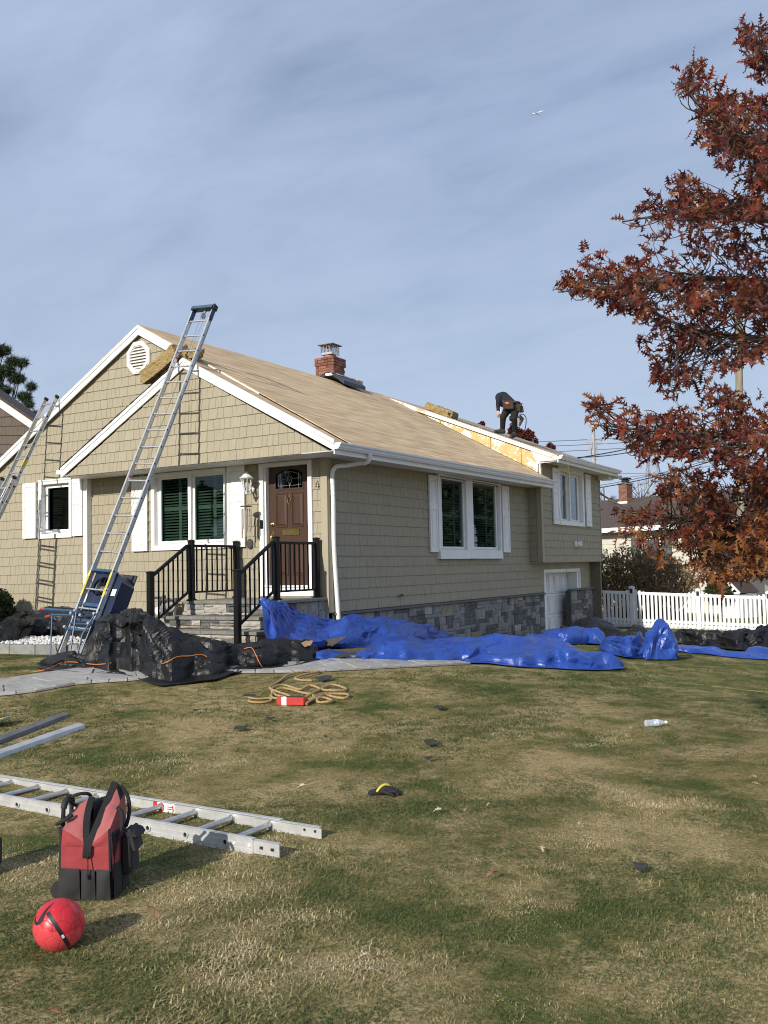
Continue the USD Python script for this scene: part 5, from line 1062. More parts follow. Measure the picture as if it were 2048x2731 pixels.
# extension ladder on the left wall
E_ = Lad((-6.277, -.262, 4.973), (.118, .409, .905), (.401, -.091, -.011), .3063)
ext = thing('extension_ladder', 'aluminium extension ladder leaning on the left rake of the house', 'ladder')
rails(E_, -.42, 15.8, ext, ALU, depth=.07, th=.026); rungs(E_, range(0, 16), ext, ALU)
for sg in (-1, 1): put('end_cap', MB().obox(E_.p(-.45, sg * (E_.hw + .008)), E_.w * .018, E_.a * .03, E_.n * .042, .006), RUBBER, ext)
E2 = Lad(E_.P0 - E_.n * .075, E_.a, E_.w * (E_.hw + .035) * 2, .3063)
rails(E2, 5.55, 15.2, ext, ALU, depth=.07, th=.028); rungs(E2, np.arange(6.2, 15.0), ext, ALU)
for sg in (-1, 1):
    put('end_cap', MB().obox(E2.p(5.5, sg * (E2.hw + .006)), E2.w * .02, E2.a * .03, E2.n * .042, .006), RUBBER, ext); put('guide_bracket', MB().obox(E2.p(5.8, sg * (E2.hw + .01), .03), E2.w * .026, E2.a * .055, E2.n * .075, .004), GALV, ext)
    put('rung_lock', MB().obox(E2.p(6.6, sg * (E2.hw - .05), -.02), E2.w * .012, E2.a * .11, E2.n * .03, .006), GALV, ext)
put('warning_label', MB().obox(E_.p(4.35, E_.hw + .014, -.039), E_.w * .015, E_.a * .075, E_.n * .0015), YLAB, ext); put('warning_label', MB().obox(E_.p(4.35, E_.hw + .0085, .0), E_.w * .001, E_.a * .075, E_.n * .026), YLAB, ext)
put('rope', MB().tube(spline([E2.p(6.5, .05, .02), E2.p(10, .08, -.02), E2.p(15, .14, -.05)], 20), .005, 5), RUBBER, ext)
lg = E2.p(8.0, E2.hw + .0075, 0); mb = MB(); an = np.linspace(0, 2 * np.pi, 33); mb.tube([lg + E2.a * .085 * math.cos(t) + E2.n * .026 * math.sin(t) for t in an], .003, 4); mb.obox(lg, E2.a * .06, E2.n * .007, E2.w * .001); put('oval_badge', mb, INK, ext)

# ladder section lying on the lawn
a0 = gp(742, 2292.5); b0 = gp(-10, 2146); dirL = (a0 - b0); dirL[2] = 0; dirL /= np.linalg.norm(dirL)
nr = gp(871, 2238) - a0; nr[2] = 0; wv = nr - dirL * (nr @ dirL); WL = np.linalg.norm(wv); wv /= WL
lay = thing('lying_ladder', 'bright aluminium ladder section lying flat on the lawn behind the tool bag', 'ladder')
base = a0 + wv * WL / 2; base[2] = .058
LL = Lad(base - dirL * .02, -dirL, -wv * WL * .97, .3175)
LL = Lad(base, dirL, wv * WL * .97, .3175); LL.n = np.array([0, 0, -1.]); LL.sp = .3175
def lp(s, x=0., z=0.): return base - dirL * s + wv * x + np.array([0, 0, z])
for sg in (-1, 1):
    x = sg * WL * .485; mb = MB(); A, B = lp(.19 if sg < 0 else .30, x), lp(3.25 if sg > 0 else 4.2, x); c, h = (A + B) / 2, (A - B) / 2
    mb.obox(c, h, wv * .0022, np.array([0, 0, .044])); 
    for q in (-1, 1): mb.obox(c + [0, 0, q * .044] + wv * (-sg) * .010, h, wv * .017, np.array([0, 0, .0028]), .001)
    mb.obox(c + [0, 0, .012] + wv * sg * .0032, h, wv * .001, np.array([0, 0, .0015])).obox(c - [0, 0, .018] + wv * sg * .0032, h, wv * .001, np.array([0, 0, .0015]))
    put('rail', mb, ALUB, lay)
    mb = MB(); A, B = lp(0., x), lp(.52, x); c, h = (A + B) / 2, (A - B) / 2; mb.obox(c - wv * sg * .006, h, wv * .002, np.array([0, 0, .038])).obox(c + [0, 0, .037] - wv * sg * .016, h, wv * .012, np.array([0, 0, .002])); sp_ = put('splice_plate', mb, ALUB, lay)
    for s_ in (.045, .125): put('square_hole', MB().obox(lp(s_, x - (.0062 if sg < 0 else -.0), .004) + wv * (.0 if sg < 0 else -.0125 + .004), dirL * .007, wv * .0045, np.array([0, 0, .007])), INK, sp_)
    if sg > 0:
        for s_ in (.32,): put('square_hole', MB().obox(lp(s_, x - .0040, .004), dirL * .007, wv * .0035, np.array([0, 0, .007])), INK, sp_)
    else:
        for s_ in (.215, .33): put('rivet', MB().lathe([(0, 0), (.012, 0), (.009, .005), (0, .007)], lp(s_, x - .0022, .002), 10, -wv), SOFF, sp_)
for k in range(13):
    s_ = .395 + k * .3175
    if s_ > 3.2: break
    rg = put('rung', MB().tube([lp(s_, -WL * .485 + .001, .002), lp(s_, WL * .485 - .001, .002)], .0175, 14).lathe([(.02, 0), (.024, 0), (.024, .008), (.018, .010)], lp(s_, WL * .485 - .012, .002), 14, wv), ALU, lay, smooth=40)
    put('rung_end', MB().lathe([(.014, .0), (.021, 0), (.022, .003), (.014, .004)], lp(s_, -WL * .485 - .0058, .002), 16, -wv), ALUB, rg); put('rung_hole', MB().lathe([(0, .0), (.015, 0), (.015, .0012), (0, .0012)], lp(s_, -WL * .485 - .0032, .002), 14, -wv), INK, rg)
def lab(s0, s1, z0, z1, m, nm, d=.0): 
    return put(nm, MB().obox(lp((s0 + s1) / 2, WL * .485 - .0042 - d, (z0 + z1) / 2), dirL * (s1 - s0) / 2, wv * .0008, np.array([0, 0, (z1 - z0) / 2])), m, lay)
st0 = 1.315
lab(st0 - .10, st0 + .10, -.034, .034, WLAB, 'danger_sticker'); lab(st0 + .062, st0 + .10, -.034, .034, RLAB, 'danger_sticker', .0018)
o = lp(st0 + .025, WL * .485 - .0065, 0); put('danger_mark', MB().tube([o + dirL * .026 * math.cos(t) + np.array([0, 0, .026]) * math.sin(t) for t in np.linspace(0, 2 * np.pi, 25)], .0045, 5).obox(o, dirL * .013, wv * .0008, np.array([0, 0, .004])).obox(o, dirL * .004, wv * .0008, np.array([0, 0, .014])), RLAB, lay)
put('danger_mark', MB().obox(lp(st0 - .055, WL * .485 - .0065, .008), dirL * .022, wv * .0008, np.array([0, 0, .003])).obox(lp(st0 - .055, WL * .485 - .0065, -.006), dirL * .022, wv * .0008, np.array([0, 0, .003])).obox(lp(st0 - .085, WL * .485 - .0065, .0), dirL * .004 + np.array([0, 0, .004]), wv * .0008, np.array([0, 0, .02]) - dirL * .004), RLAB, lay)
# ---------------------------------------------------------------- soccer ball: 32 stitched panels
REDB = usdkit.material(stage, '/World/Looks/ball_red', {'tc': ('texture_coordinate', {}), 'v': ('voronoi_texture', {'scale': 9., 'metric': 'manhattan', 'randomness': 1.}), 'r': ('rgb_ramp', {'ramp': [(.0, (.50, .018, .028)), (.62, (.50, .018, .028)), (.63, (.62, .06, .07)), (1, (.62, .06, .07))]}), 'sp': ('separate_color', {}), 'p': ('principled_bsdf', {'roughness': .38, 'specular_ior_level': .5}), 'nz': ('noise_texture', {'scale': 160.}), 'b': ('bump', {'strength': .12, 'distance': .002})},
    [('tc.object', 'v.vector'), ('v.color', 'sp.color'), ('sp.r', 'r.fac'), ('r.color', 'p.base_color'), ('tc.object', 'nz.vector'), ('nz.fac', 'b.height'), ('b.normal', 'p.normal')], surface='p.BSDF')
bc = gp(157, 2526); RB = .110; bc[2] = gz(*bc[:2]) + RB - .012
dcam = EYE - bc; bc2 = EYE + ray(157, 2458) * ((bc - EYE) @ FWD); bc = np.array([bc2[0], bc2[1], bc[2]])
ball = thing('soccer_ball', 'red soccer ball with a black stripe in front of the tool bag', 'ball', bc)
ph = (1 + 5 ** .5) / 2; V = []
for (x, y, z) in ((0, 1, 3 * ph), (1, 2 + ph, 2 * ph), (ph, 2, 2 * ph + 1)):
    for sx in (-1, 1):
        for sy in (-1, 1):
            for sz in (-1, 1):
                q = (x * sx, y * sy, z * sz)
                for r3 in range(3): V.append((q[r3 % 3], q[(r3 + 1) % 3], q[(r3 + 2) % 3]))
V = np.unique(np.round(np.array(V), 6), axis=0); V /= np.linalg.norm(V, axis=1)[:, None]
hull = trimesh.convex.convex_hull(V); fac = [np.unique(hull.faces[f].ravel()) for f in hull.facets]
Rm = trimesh.transformations.rotation_matrix(.6, (.3, 1, .2))[:3, :3]
put('ball_core', MB().tm(trimesh.creation.icosphere(3, RB * .99)), mat('ball_seam', (.26, .008, .014), (.3, .012, .018), rough=.6), ball, smooth=True)
for fi in fac:
    P = hull.vertices[fi]; c = P.mean(0); c /= np.linalg.norm(c); x = P[0] - c * (P[0] @ c); x /= np.linalg.norm(x); y = np.cross(c, x); o = np.argsort(np.arctan2(P @ y, P @ x)); P = P[o]
    k = len(P); v, f = [], []
    for lev, (s_, rr) in enumerate(((0., 1.006), (.35, 1.006), (.7, 1.005), (.95, 1.003), (.99, .993))):
        ring_ = []
        for i in range(k):
            for t in np.linspace(0, 1, 6)[:-1]:
                e = P[i] * (1 - t) + P[(i + 1) % k] * t; q = c * (1 - s_) + e * s_; q = q / np.linalg.norm(q); ring_.append(q * RB * rr)
        v.append(ring_)
    n = len(v[0]); v = np.array(v).reshape(-1, 3)
    for l in range(4): f += [[l * n + i, (l + 1) * n + i, (l + 1) * n + (i + 1) % n, l * n + (i + 1) % n] for i in range(n)]
    v = v @ Rm.T; put('ball_panel', (v, np.array(f)), REDB, ball, smooth=True)
# the black stripe and hooked mark, lying on the panels
cv = (EYE - bc) / np.linalg.norm(EYE - bc); bu = UP - cv * (UP @ cv); bu /= np.linalg.norm(bu); br = np.cross(bu, cv)
def onball(x, y, r=1.013): q = br * x + bu * y + cv * math.sqrt(max(1e-4, 1 - x * x - y * y)); return q * RB * r
def patch(pairs, name, m, r=1.013):
    v = [onball(*p, r) for a, b in pairs for p in (a, b)]; f = [[2 * i, 2 * i + 1, 2 * i + 3, 2 * i + 2] for i in range(len(pairs) - 1)]; return put(name, (np.array(v), np.array(f)), m, ball, smooth=True)
GLB = mat('ball_black', (.012, .012, .014), (.018, .018, .02), rough=.4)
t = np.linspace(0, 1, 24); A = np.stack([-.42 + .82 * t, .50 - 1.36 * t], 1); nn = np.array([.857, .515]) * .075
patch([(tuple(a - nn), tuple(a + nn)) for a in A], 'stripe', GLB)
patch([(tuple(a - nn * .62), tuple(a + nn * .62)) for a in A[15:18]], 'stripe_label', WLAB, 1.0145)
cc = spline([(-.13, .86, 0), (-.40, .66, 0), (-.58, .42, 0), (-.70, .22, 0), (-.83, .14, 0), (-.88, .25, 0), (-.84, .42, 0)], 40)[:, :2]; tt = np.gradient(cc, axis=0); tt /= np.linalg.norm(tt, axis=1)[:, None]; n2 = np.stack([-tt[:, 1], tt[:, 0]], 1); s_ = np.linspace(0, 1, 40); wd = .085 * np.minimum(1, s_ * 1.6) ** 1.1 * np.minimum(1, (1 - s_) * 2.2 + .12)
patch([(tuple(a - b * w), tuple(a + b * w)) for a, b, w in zip(cc, n2, wd)], 'hook_mark', GLB)

# ---------------------------------------------------------------- tool bag
REDC = mat('red_canvas', (.27, .028, .032), (.36, .05, .052), rough=.85, scale=5, detail=7, bump=.35, bscale=260, sheen=.1)
REDF = mat('faded_red_canvas', (.31, .085, .085), (.42, .13, .125), rough=.9, scale=6, detail=7, bump=.35, bscale=260)
BLKC = mat('black_canvas', (.008, .008, .009), (.018, .0175, .0185), rough=.8, scale=6, detail=6, bump=.3, bscale=220)
GRYC = mat('charcoal_canvas', (.018, .0175, .018), (.032, .031, .031), rough=.85, scale=5, detail=7, bump=.3, bscale=240)
bb = gp(232, 2402); th = math.radians(2); e1 = np.array([*(CR * math.cos(th) - CF * math.sin(th)), 0.]); e2 = np.array([*(CF * math.cos(th) + CR * math.sin(th)), 0.])
bag = thing('tool_bag', 'open red and black wheeled tool bag standing on the lawn', 'tool bag')
S_ = 1.03
B = lambda x, y, z: bb + (e1 * x + e2 * (y + .12)) * S_ + np.array([0, 0, z * S_])
def quad(name, pts, m, sub=9, puff=.0, seed=0, th=.0, crease=.006):
    """a cloth panel between four corners (a, b, c, d), bulged and creased"""
    a, b, c, d = (np.asarray(p, float) for p in pts); u = np.linspace(0, 1, sub); U_, V_ = np.meshgrid(u, u, indexing='ij'); U_, V_ = U_[..., None], V_[..., None]
    P = a * (1 - U_) * (1 - V_) + b * U_ * (1 - V_) + c * U_ * V_ + d * (1 - U_) * V_
    n = np.cross(b - a, d - a); n /= np.linalg.norm(n)
    w_ = np.sin(np.pi * U_) * np.sin(np.pi * V_); P = P + n * (puff * w_ + crease * (fbm(P * 16 + seed, 3, seed)[..., None] - .5) * 2 * np.minimum(1, w_ * 3))
    I_ = np.arange(sub * sub).reshape(sub, sub); f = np.stack([I_[:-1, :-1], I_[1:, :-1], I_[1:, 1:], I_[:-1, 1:]], -1).reshape(-1, 4)
    return put(name, (P.reshape(-1, 3), f), m, bag, smooth=True)
# core
put('bag_body', MB().obox(B(0, 0, .165), e1 * .128 * S_, e2 * .112 * S_, np.array([0, 0, .163 * S_]), .02), BLKC, bag)
quad('front_panel', (B(-.128, -.124, .14), B(.122, -.124, .14), B(.117, -.126, .262), B(-.126, -.126, .262)), REDC, 13, .010, 1, crease=.008)
quad('front_panel', (B(-.126, -.126, .262), B(.012, -.130, .262), B(-.04, -.124, .300), B(-.122, -.118, .345)), REDC, 9, .010, 11, crease=.008)
quad('front_panel', (B(.012, -.130, .262), B(.117, -.126, .262), B(.114, -.118, .345), B(.06, -.124, .300)), REDC, 9, .010, 12, crease=.008)
quad('side_panel', (B(.128, -.118, .10), B(.130, .115, .10), B(.122, .11, .36), B(.114, -.112, .345)), REDC, 11, .01, 2)
quad('side_panel', (B(-.130, .115, .02), B(-.130, -.118, .02), B(-.123, -.112, .345), B(-.122, .11, .36)), BLKC, 11, .008, 3)
quad('back_panel', (B(.130, .118, .0), B(-.130, .118, .0), B(-.12, .112, .37), B(.12, .112, .37)), BLKC, 9, .01, 4)
# flaps of the open top
Z0 = (.012, -.130, .262); L1, R1 = (-.018, .01, .47), (.088, .04, .535)
quad('left_flap', (B(-.122, -.118, .345), B(*Z0), B(*L1), B(-.10, .02, .425)), REDF, 11, .012, 5, crease=.009)
quad('left_flap', (B(-.122, -.118, .345), B(-.10, .02, .425), B(-.085, .11, .41), B(-.123, .11, .36)), REDF, 9, .008, 6)
quad('right_flap', (B(*Z0), B(.114, -.118, .345), B(.128, .0, .45), B(*R1)), REDF, 11, .018, 7, crease=.011)
quad('right_flap', (B(.114, -.118, .345), B(.124, .11, .36), B(.12, .10, .47), B(.128, .0, .45)), REDF, 9, .01, 8)
quad('right_flap', (B(*R1), B(.128, .0, .45), B(.12, .10, .47), B(.095, .08, .52)), BLKC, 7, .004, 8)
quad('lining', (B(.012, -.105, .255), B(.05, .0, .36), B(.08, .09, .47), B(-.02, .05, .45)), INK, 7, -.03, 9)
quad('lining', (B(-.02, .05, .45), B(.08, .09, .47), B(.08, .11, .36), B(-.08, .11, .36)), INK, 7, .0, 9)
quad('lining', (B(.012, -.12, .25), B(.08, .04, .50), B(.06, .06, .42), B(-.01, .03, .38)), INK, 7, .0, 9)
def ribbon(name, pts, w, m, th=.004, up=(0, -1, .3), n=22):
    P = spline([B(*p) for p in pts], n); mb = MB()
    for a, b in zip(P[:-1], P[1:]): mb.bar(a - (b - a) * .06, b + (b - a) * .06, w, th * 2, .002, up=up)
    return put(name, mb, m, bag)
cvw = (EYE - bb) / np.linalg.norm(EYE - bb)
ribbon('zip_edge', [(.010, -.137, .255), (-.012, -.095, .345), (-.022, -.03, .425), L1], .034, BLKC, .004, tuple(np.cross(cvw, [0, 0, 1.]) * 0 + cvw))
ribbon('zip_edge', [(.014, -.137, .255), (.035, -.10, .335), (.062, -.04, .43), R1], .036, BLKC, .004, tuple(cvw))
ribbon('zip_edge', [(.012, -.142, .27), (.010, -.150, .235), (.008, -.144, .215)], .042, BLKC, .006, tuple(cvw), 8)
put('zip_cord', MB().tube(spline([B(.012, -.150, .24), B(.016, -.153, .19), B(.014, -.152, .13)], 10), .003, 5).lathe([(0, -.012), (.006, -.01), (.006, .01), (0, .012)], B(.014, -.154, .125), 8), INK, bag)
# pockets
for (x0, x1, zt, sd) in ((-.138, -.030, .158, 1), (-.026, .046, .152, 2), (.050, .120, .150, 3)):
    quad('pocket', (B(x0, -.130, .004), B(x1, -.130, .004), B(x1 - .003, -.136, zt), B(x0 + .003, -.136, zt + .006)), GRYC, 11, .016, 20 + sd, crease=.007)
    quad('pocket_top', (B(x0 + .003, -.136, zt + .006), B(x1 - .003, -.136, zt), B(x1 - .006, -.118, zt - .01), B(x0 + .006, -.118, zt - .01)), BLKC, 4, .0, 3, crease=.001)
quad('pocket', (B(.134, -.12, .004), B(.138, -.01, .004), B(.142, -.01, .16), B(.136, -.122, .175)), BLKC, 9, .012, 25)
quad('pocket', (B(.139, -.005, .004), B(.136, .115, .004), B(.14, .115, .17), B(.142, -.005, .17)), BLKC, 9, .012, 26)
put('side_pouch', MB().obox(B(.168, .03, .19), e1 * .030, e2 * .066, np.array([0, 0, .10]), .02).obox(B(.190, .03, .29), e1 * .035, e2 * .07, np.array([0, 0, .018]) - e1 * .012, .01), BLKC, bag, smooth=40); put('pouch_flap', MB().obox(B(.196, .03, .262), e1 * .010 + np.array([0, 0, -.002]), e2 * .068, np.array([0, 0, .055]) - e1 * .014, .006), GRYC, bag)
put('trim_strip', MB().bar(B(.118, -.128, .14), B(.112, -.122, .345), .012, .012, .003, up=tuple(cvw)), INK, bag); put('side_handle', MB().tube(spline([B(.125, -.04, .43), B(.150, -.045, .40), B(.152, -.05, .34), B(.132, -.06, .285)], 16), .011, 8), BLKC, bag); put('side_handle', MB().tube(spline([B(.11, .06, .51), B(.15, .06, .45), B(.155, .05, .36), B(.14, .05, .31)], 16), .010, 8), BLKC, bag)
for y in (-.06, .05):
    put('handle_tube', MB().tube([B(-.150, y, .02), B(-.145, y, .33)], .015, 10).tube([B(-.145, y, .30), B(-.139, y, .435)], .011, 10).lathe([(0, 0), (.019, 0), (.019, .03), (0, .03)], B(-.146, y, .31), 10), BLKC, bag, smooth=40)
put('handle_grip', MB().tube(spline([B(-.139, -.06, .43), B(-.137, -.045, .455), B(-.136, .035, .46), B(-.138, .05, .435)], 14), .016, 10), RUBBER, bag, smooth=40)
put('carry_strap', MB().tube(spline([B(-.09, -.07, .40), B(-.135, -.09, .375), B(-.172, -.06, .355), B(-.16, .0, .36), B(-.12, .03, .40)], 20), .010, 8), BLKC, bag, smooth=40); put('carry_strap', MB().tube(spline([B(-.10, .03, .42), B(-.125, .0, .47), B(-.06, .02, .485), B(-.045, .06, .46)], 18), .009, 8), BLKC, bag, smooth=40)
for y in (-.09, .09): put('wheel', MB().lathe([(0, -.014), (.04, -.014), (.044, -.006), (.044, .006), (.04, .014), (0, .014)], B(-.15, y, .042), 18, e2), RUBBER, bag)
# edge of another black bag at the left border of the picture
p = gp(-52, 2330); ob = thing('black_bag', 'dark bag edge showing at the left border of the lawn', 'bag'); put('bag_body', MB().obox(p + [0, 0, .10], e1 * .082, e2 * .12, np.array([0, 0, .10]), .035), BLKC, ob); put('bag_top', MB().obox(p + [0, 0, .215], e1 * .06, e2 * .10, np.array([0, 0, .02]), .015), GRYC, ob)

# ---------------------------------------------------------------- strips of metal drip edge, rope, level, glove, bottle
def strip(label, A, Bp, m):
    A, Bp = gp(*A), gp(*Bp); d = Bp - A; s = np.cross(d / np.linalg.norm(d), [0, 0, 1.]); t = thing('metal_strip', label, 'metal strip', group='metal drip edge strips on the lawn')
    put('strip_top', MB().add([A + [0, 0, .035], Bp + [0, 0, .035], Bp - s * .075 + [0, 0, .05], A - s * .075 + [0, 0, .05], A + [0, 0, .032], Bp + [0, 0, .032], Bp - s * .075 + [0, 0, .047], A - s * .075 + [0, 0, .047]], [[0, 1, 2, 3], [7, 6, 5, 4], [0, 4, 5, 1], [1, 5, 6, 2], [2, 6, 7, 3], [3, 7, 4, 0]]), m, t)
    put('strip_edge', MB().add([A + [0, 0, .032], Bp + [0, 0, .032], Bp + s * .006 + [0, 0, -.005], A + s * .006 + [0, 0, -.005], A + s * .002 + [0, 0, .032], Bp + s * .002 + [0, 0, .032], Bp + s * .009 + [0, 0, -.005], A + s * .009 + [0, 0, -.005]], [[0, 3, 2, 1], [4, 5, 6, 7], [0, 1, 5, 4], [3, 7, 6, 2]]), m, t)
strip('dark grey metal drip edge strip, farther of the two', (-40, 2000), (186, 1912), mat('strip_dark', (.10, .105, .11), (.16, .165, .17), rough=.45, metal=.3)); strip('pale aluminium drip edge strip, nearer of the two', (-60, 2042), (226, 1942), mat('strip_pale', (.40, .41, .42), (.52, .53, .54), rough=.4, metal=.4))
p0 = gp(-15, 1938); tt_ = thing('flashing_sheet', 'corner of a striped grey flashing sheet at the left border', 'flashing'); put('sheet', MB().obox(p0 + [0, 0, .05], (.10, .05, .03), (-.06, .12, .0), (0, 0, .008), .003), LOOK['strip_pale'], tt_); put('sheet_stripe', MB().obox(p0 + [.005, 0, .062], (.085, .042, .026), (-.01, .02, 0), (0, 0, .002)), YLAB, tt_)
ROPE = mat('hemp_rope', (.30, .205, .085), (.42, .30, .14), rough=.9, scale=60, bump=.6, bscale=90)
r_ = np.random.default_rng(8)
def R3(u, v, h=.02): q = gp(600 + u / 2.765, 1700 + v / 2.765); return q + [0, 0, h]
pts = [(640, 330), (520, 320), (620, 290), (690, 265), (560, 275), (400, 335), (335, 380), (400, 430), (480, 455), (420, 470), (360, 460), (350, 430), (430, 400), (560, 420), (650, 450), (620, 490), (590, 500), (640, 440), (700, 400), (800, 370), (880, 385), (870, 410), (780, 415), (720, 400), (620, 375), (560, 395), (440, 370), (360, 390), (380, 440), (470, 470), (560, 475), (640, 470), (720, 440), (820, 430), (910, 450), (880, 462), (760, 445), (690, 470), (700, 495), (770, 495), (790, 480), (740, 465), (660, 480), (600, 510)]
Pp = np.array([R3(u, v, .018 + .02 * ((i * 7) % 5) / 4) for i, (u, v) in enumerate(pts)]); Pp = spline(Pp, 520)
Pp[:, 2] = np.maximum(Pp[:, 2], [gz(*q[:2]) + .02 for q in Pp]); ph_ = np.arange(520)
put('rope', MB().tube(Pp, .0135 + .003 * np.sin(ph_ * 2.1), 7), ROPE, smooth=True, label='coil of thick tan rope lying on the lawn', cat='rope')
Pp = spline(np.array([R3(u, v, .02) for u, v in ((175, 478), (220, 492), (300, 490), (345, 470), (330, 462), (260, 465), (200, 462), (172, 455))]), 100); put('rope', MB().tube(Pp, .011 + .002 * np.sin(np.arange(100) * 2.1), 7), ROPE, smooth=True, label='short loop of tan rope left of the coil', cat='rope')
A, Bq = R3(382, 500, .0), R3(585, 508, .0); d = Bq - A; d[2] = 0; Lr = np.linalg.norm(d); d /= Lr; s = np.array([-d[1], d[0], 0]); c = (A + Bq) / 2 + s * .04
RED2 = mat('red_plastic', (.45, .022, .02), (.52, .04, .03), rough=.45)
bx = thing('red_box', 'small red box with a white end band by the rope coil', 'box'); put('box_body', MB().obox(c + [0, 0, .045], d * Lr / 2, s * .05, np.array([0, 0, .042]), .008), RED2, bx); put('white_band', MB().obox(c - d * Lr * .23 + [0, 0, .045], d * .034, s * .0515, np.array([0, 0, .0435]), .008), WLAB, bx); put('box_top', MB().obox(c + d * .03 + [0, 0, .0885], d * Lr * .30, s * .03, np.array([0, 0, .003])), INK, bx)
gc = gp(1027, 2120)
gl_ = thing('glove', 'black and yellow work glove dropped on the grass', 'glove')
def blob(spheres, res=.004, it=8):
    m = None
    for chain in spheres:
        for (p, r), (q, s_) in zip(chain[:-1], chain[1:]):
            a = m3.Manifold.sphere(r, 14).translate(tuple(map(float, p))); b = m3.Manifold.sphere(s_, 14).translate(tuple(map(float, q))); h = m3.Manifold.batch_hull([a, b]); m = h if m is None else m + h
    t = m.refine_to_length(res).to_mesh(); tm = trimesh.Trimesh(t.vert_properties[:, :3], t.tri_verts, process=True); trimesh.smoothing.filter_taubin(tm, iterations=it); return tm
g0 = lambda x, y, z: gc + e1 * x + e2 * y + np.array([0, 0, z])
ch = [[(g0(-.05, 0, .025), .026), (g0(.0, 0, .035), .034), (g0(.045, 0, .03), .028)], [(g0(-.05, .01, .02), .024), (g0(-.10, .0, .015), .022)]]
for k, (yy, L) in enumerate(((-.035, .055), (-.012, .07), (.012, .068), (.034, .05))): ch.append([(g0(.04, yy * .8, .03), .012), (g0(.04 + L * .6, yy, .032), .0105), (g0(.04 + L, yy * 1.1, .012), .009)])
ch.append([(g0(-.01, -.03, .03), .013), (g0(.03, -.065, .025), .012), (g0(.06, -.07, .012), .010)])
put('glove_body', MB().tm(blob(ch)), BLKC, gl_, smooth=True); put('glove_band', MB().tube(spline([g0(-.055, -.03, .03), g0(-.03, -.02, .060), g0(.0, .0, .0715), g0(.03, .02, .058)], 14), .009, 8), YLAB, gl_, smooth=True)
bt = gp(1415 * k_, 1570 * k_); bo = thing('water_bottle', 'crushed clear plastic water bottle lying on the grass', 'bottle')
ax_ = np.array([*(CR * .98 + CF * .2), 0]); ax_ /= np.linalg.norm(ax_); CLEAR = usdkit.material(stage, '/World/Looks/clear_plastic', {'t': ('transparent_bsdf', {'color': (.93, .96, .97)}), 'gl': ('principled_bsdf', {'base_color': (.75, .8, .82), 'roughness': .12}), 'lw': ('layer_weight', {'blend': .35}), 'k': ('math', {'math_type': 'multiply_add', 'value2': .75, 'value3': .22}), 'mx': ('mix_closure', {})}, [('lw.facing', 'k.value1'), ('k.value', 'mx.fac'), ('t.BSDF', 'mx.closure1'), ('gl.BSDF', 'mx.closure2')], surface='mx.closure')
pr = [(0, .0), (.028, .002), (.032, .01), (.029, .03), (.0325, .045), (.029, .06), (.0325, .075), (.032, .13), (.030, .145), (.022, .17), (.013, .185), (.0125, .20)]
put('bottle_body', MB().lathe(pr, bt - ax_ * .10 + [0, 0, .036], 18, ax_), CLEAR, bo, smooth=True); put('bottle_label', MB().lathe([(.0332, .075), (.0332, .125)], bt - ax_ * .10 + [0, 0, .036], 18, ax_), mat('bottle_label_blue', (.25, .38, .6), (.8, .82, .85), rough=.5, scale=60, lo=.48, hi=.52), bo, smooth=True); put('bottle_cap', MB().lathe([(0, .222), (.0145, .222), (.0145, .20), (0, .20)], bt - ax_ * .10 + [0, 0, .036], 14, ax_), WLAB, bo)
# shingle scraps scattered over the grass
GS = 'dark shingle scraps scattered on the lawn'
for k, (u, v, sz, yw, rt, lab_) in enumerate(((862, 1817, .21, .5, .42, 'large black shingle scrap lying on the rope coil'), (668, 1864, .17, 0, .22, 'long black shingle scrap left of the rope coil'), (640, 1951, .14, -.1, .30, 'black shingle scrap in the straw patch above the lying ladder'), (721, 1926, .08, .1, .4, 'small black scrap up and right of the straw patch scrap'), (1147, 1991, .11, -.3, .6, 'rounded black shingle scrap on open grass in the middle of the lawn'), (1173, 1896, .13, .1, .3, 'thin black scrap lying behind the rounded one'), (1712, 2329, .075, -.7, .55, 'pointed black shingle scrap in the straw at the lower right'), (1142, 2034, .07, .2, .35, 'ragged dark scrap just in front of the rounded one'), (868, 1977, .04, .3, .5, 'tiny dark scrap right of the straw patch'), (523, 1904, .05, 0, .4, 'small dark scrap near the left rope loop'))):
    c = gp(u, v); put('shingle_scrap', scrap(c + [0, 0, .035], sz * .55, yw + math.atan2(CR[1], CR[0]), 90 + k, SHG, (-CF[0] * .18, -CF[1] * .18, 1), ratio=rt * 2.0, curl=.012), SHG, label=lab_, cat='shingle scrap', group=GS)
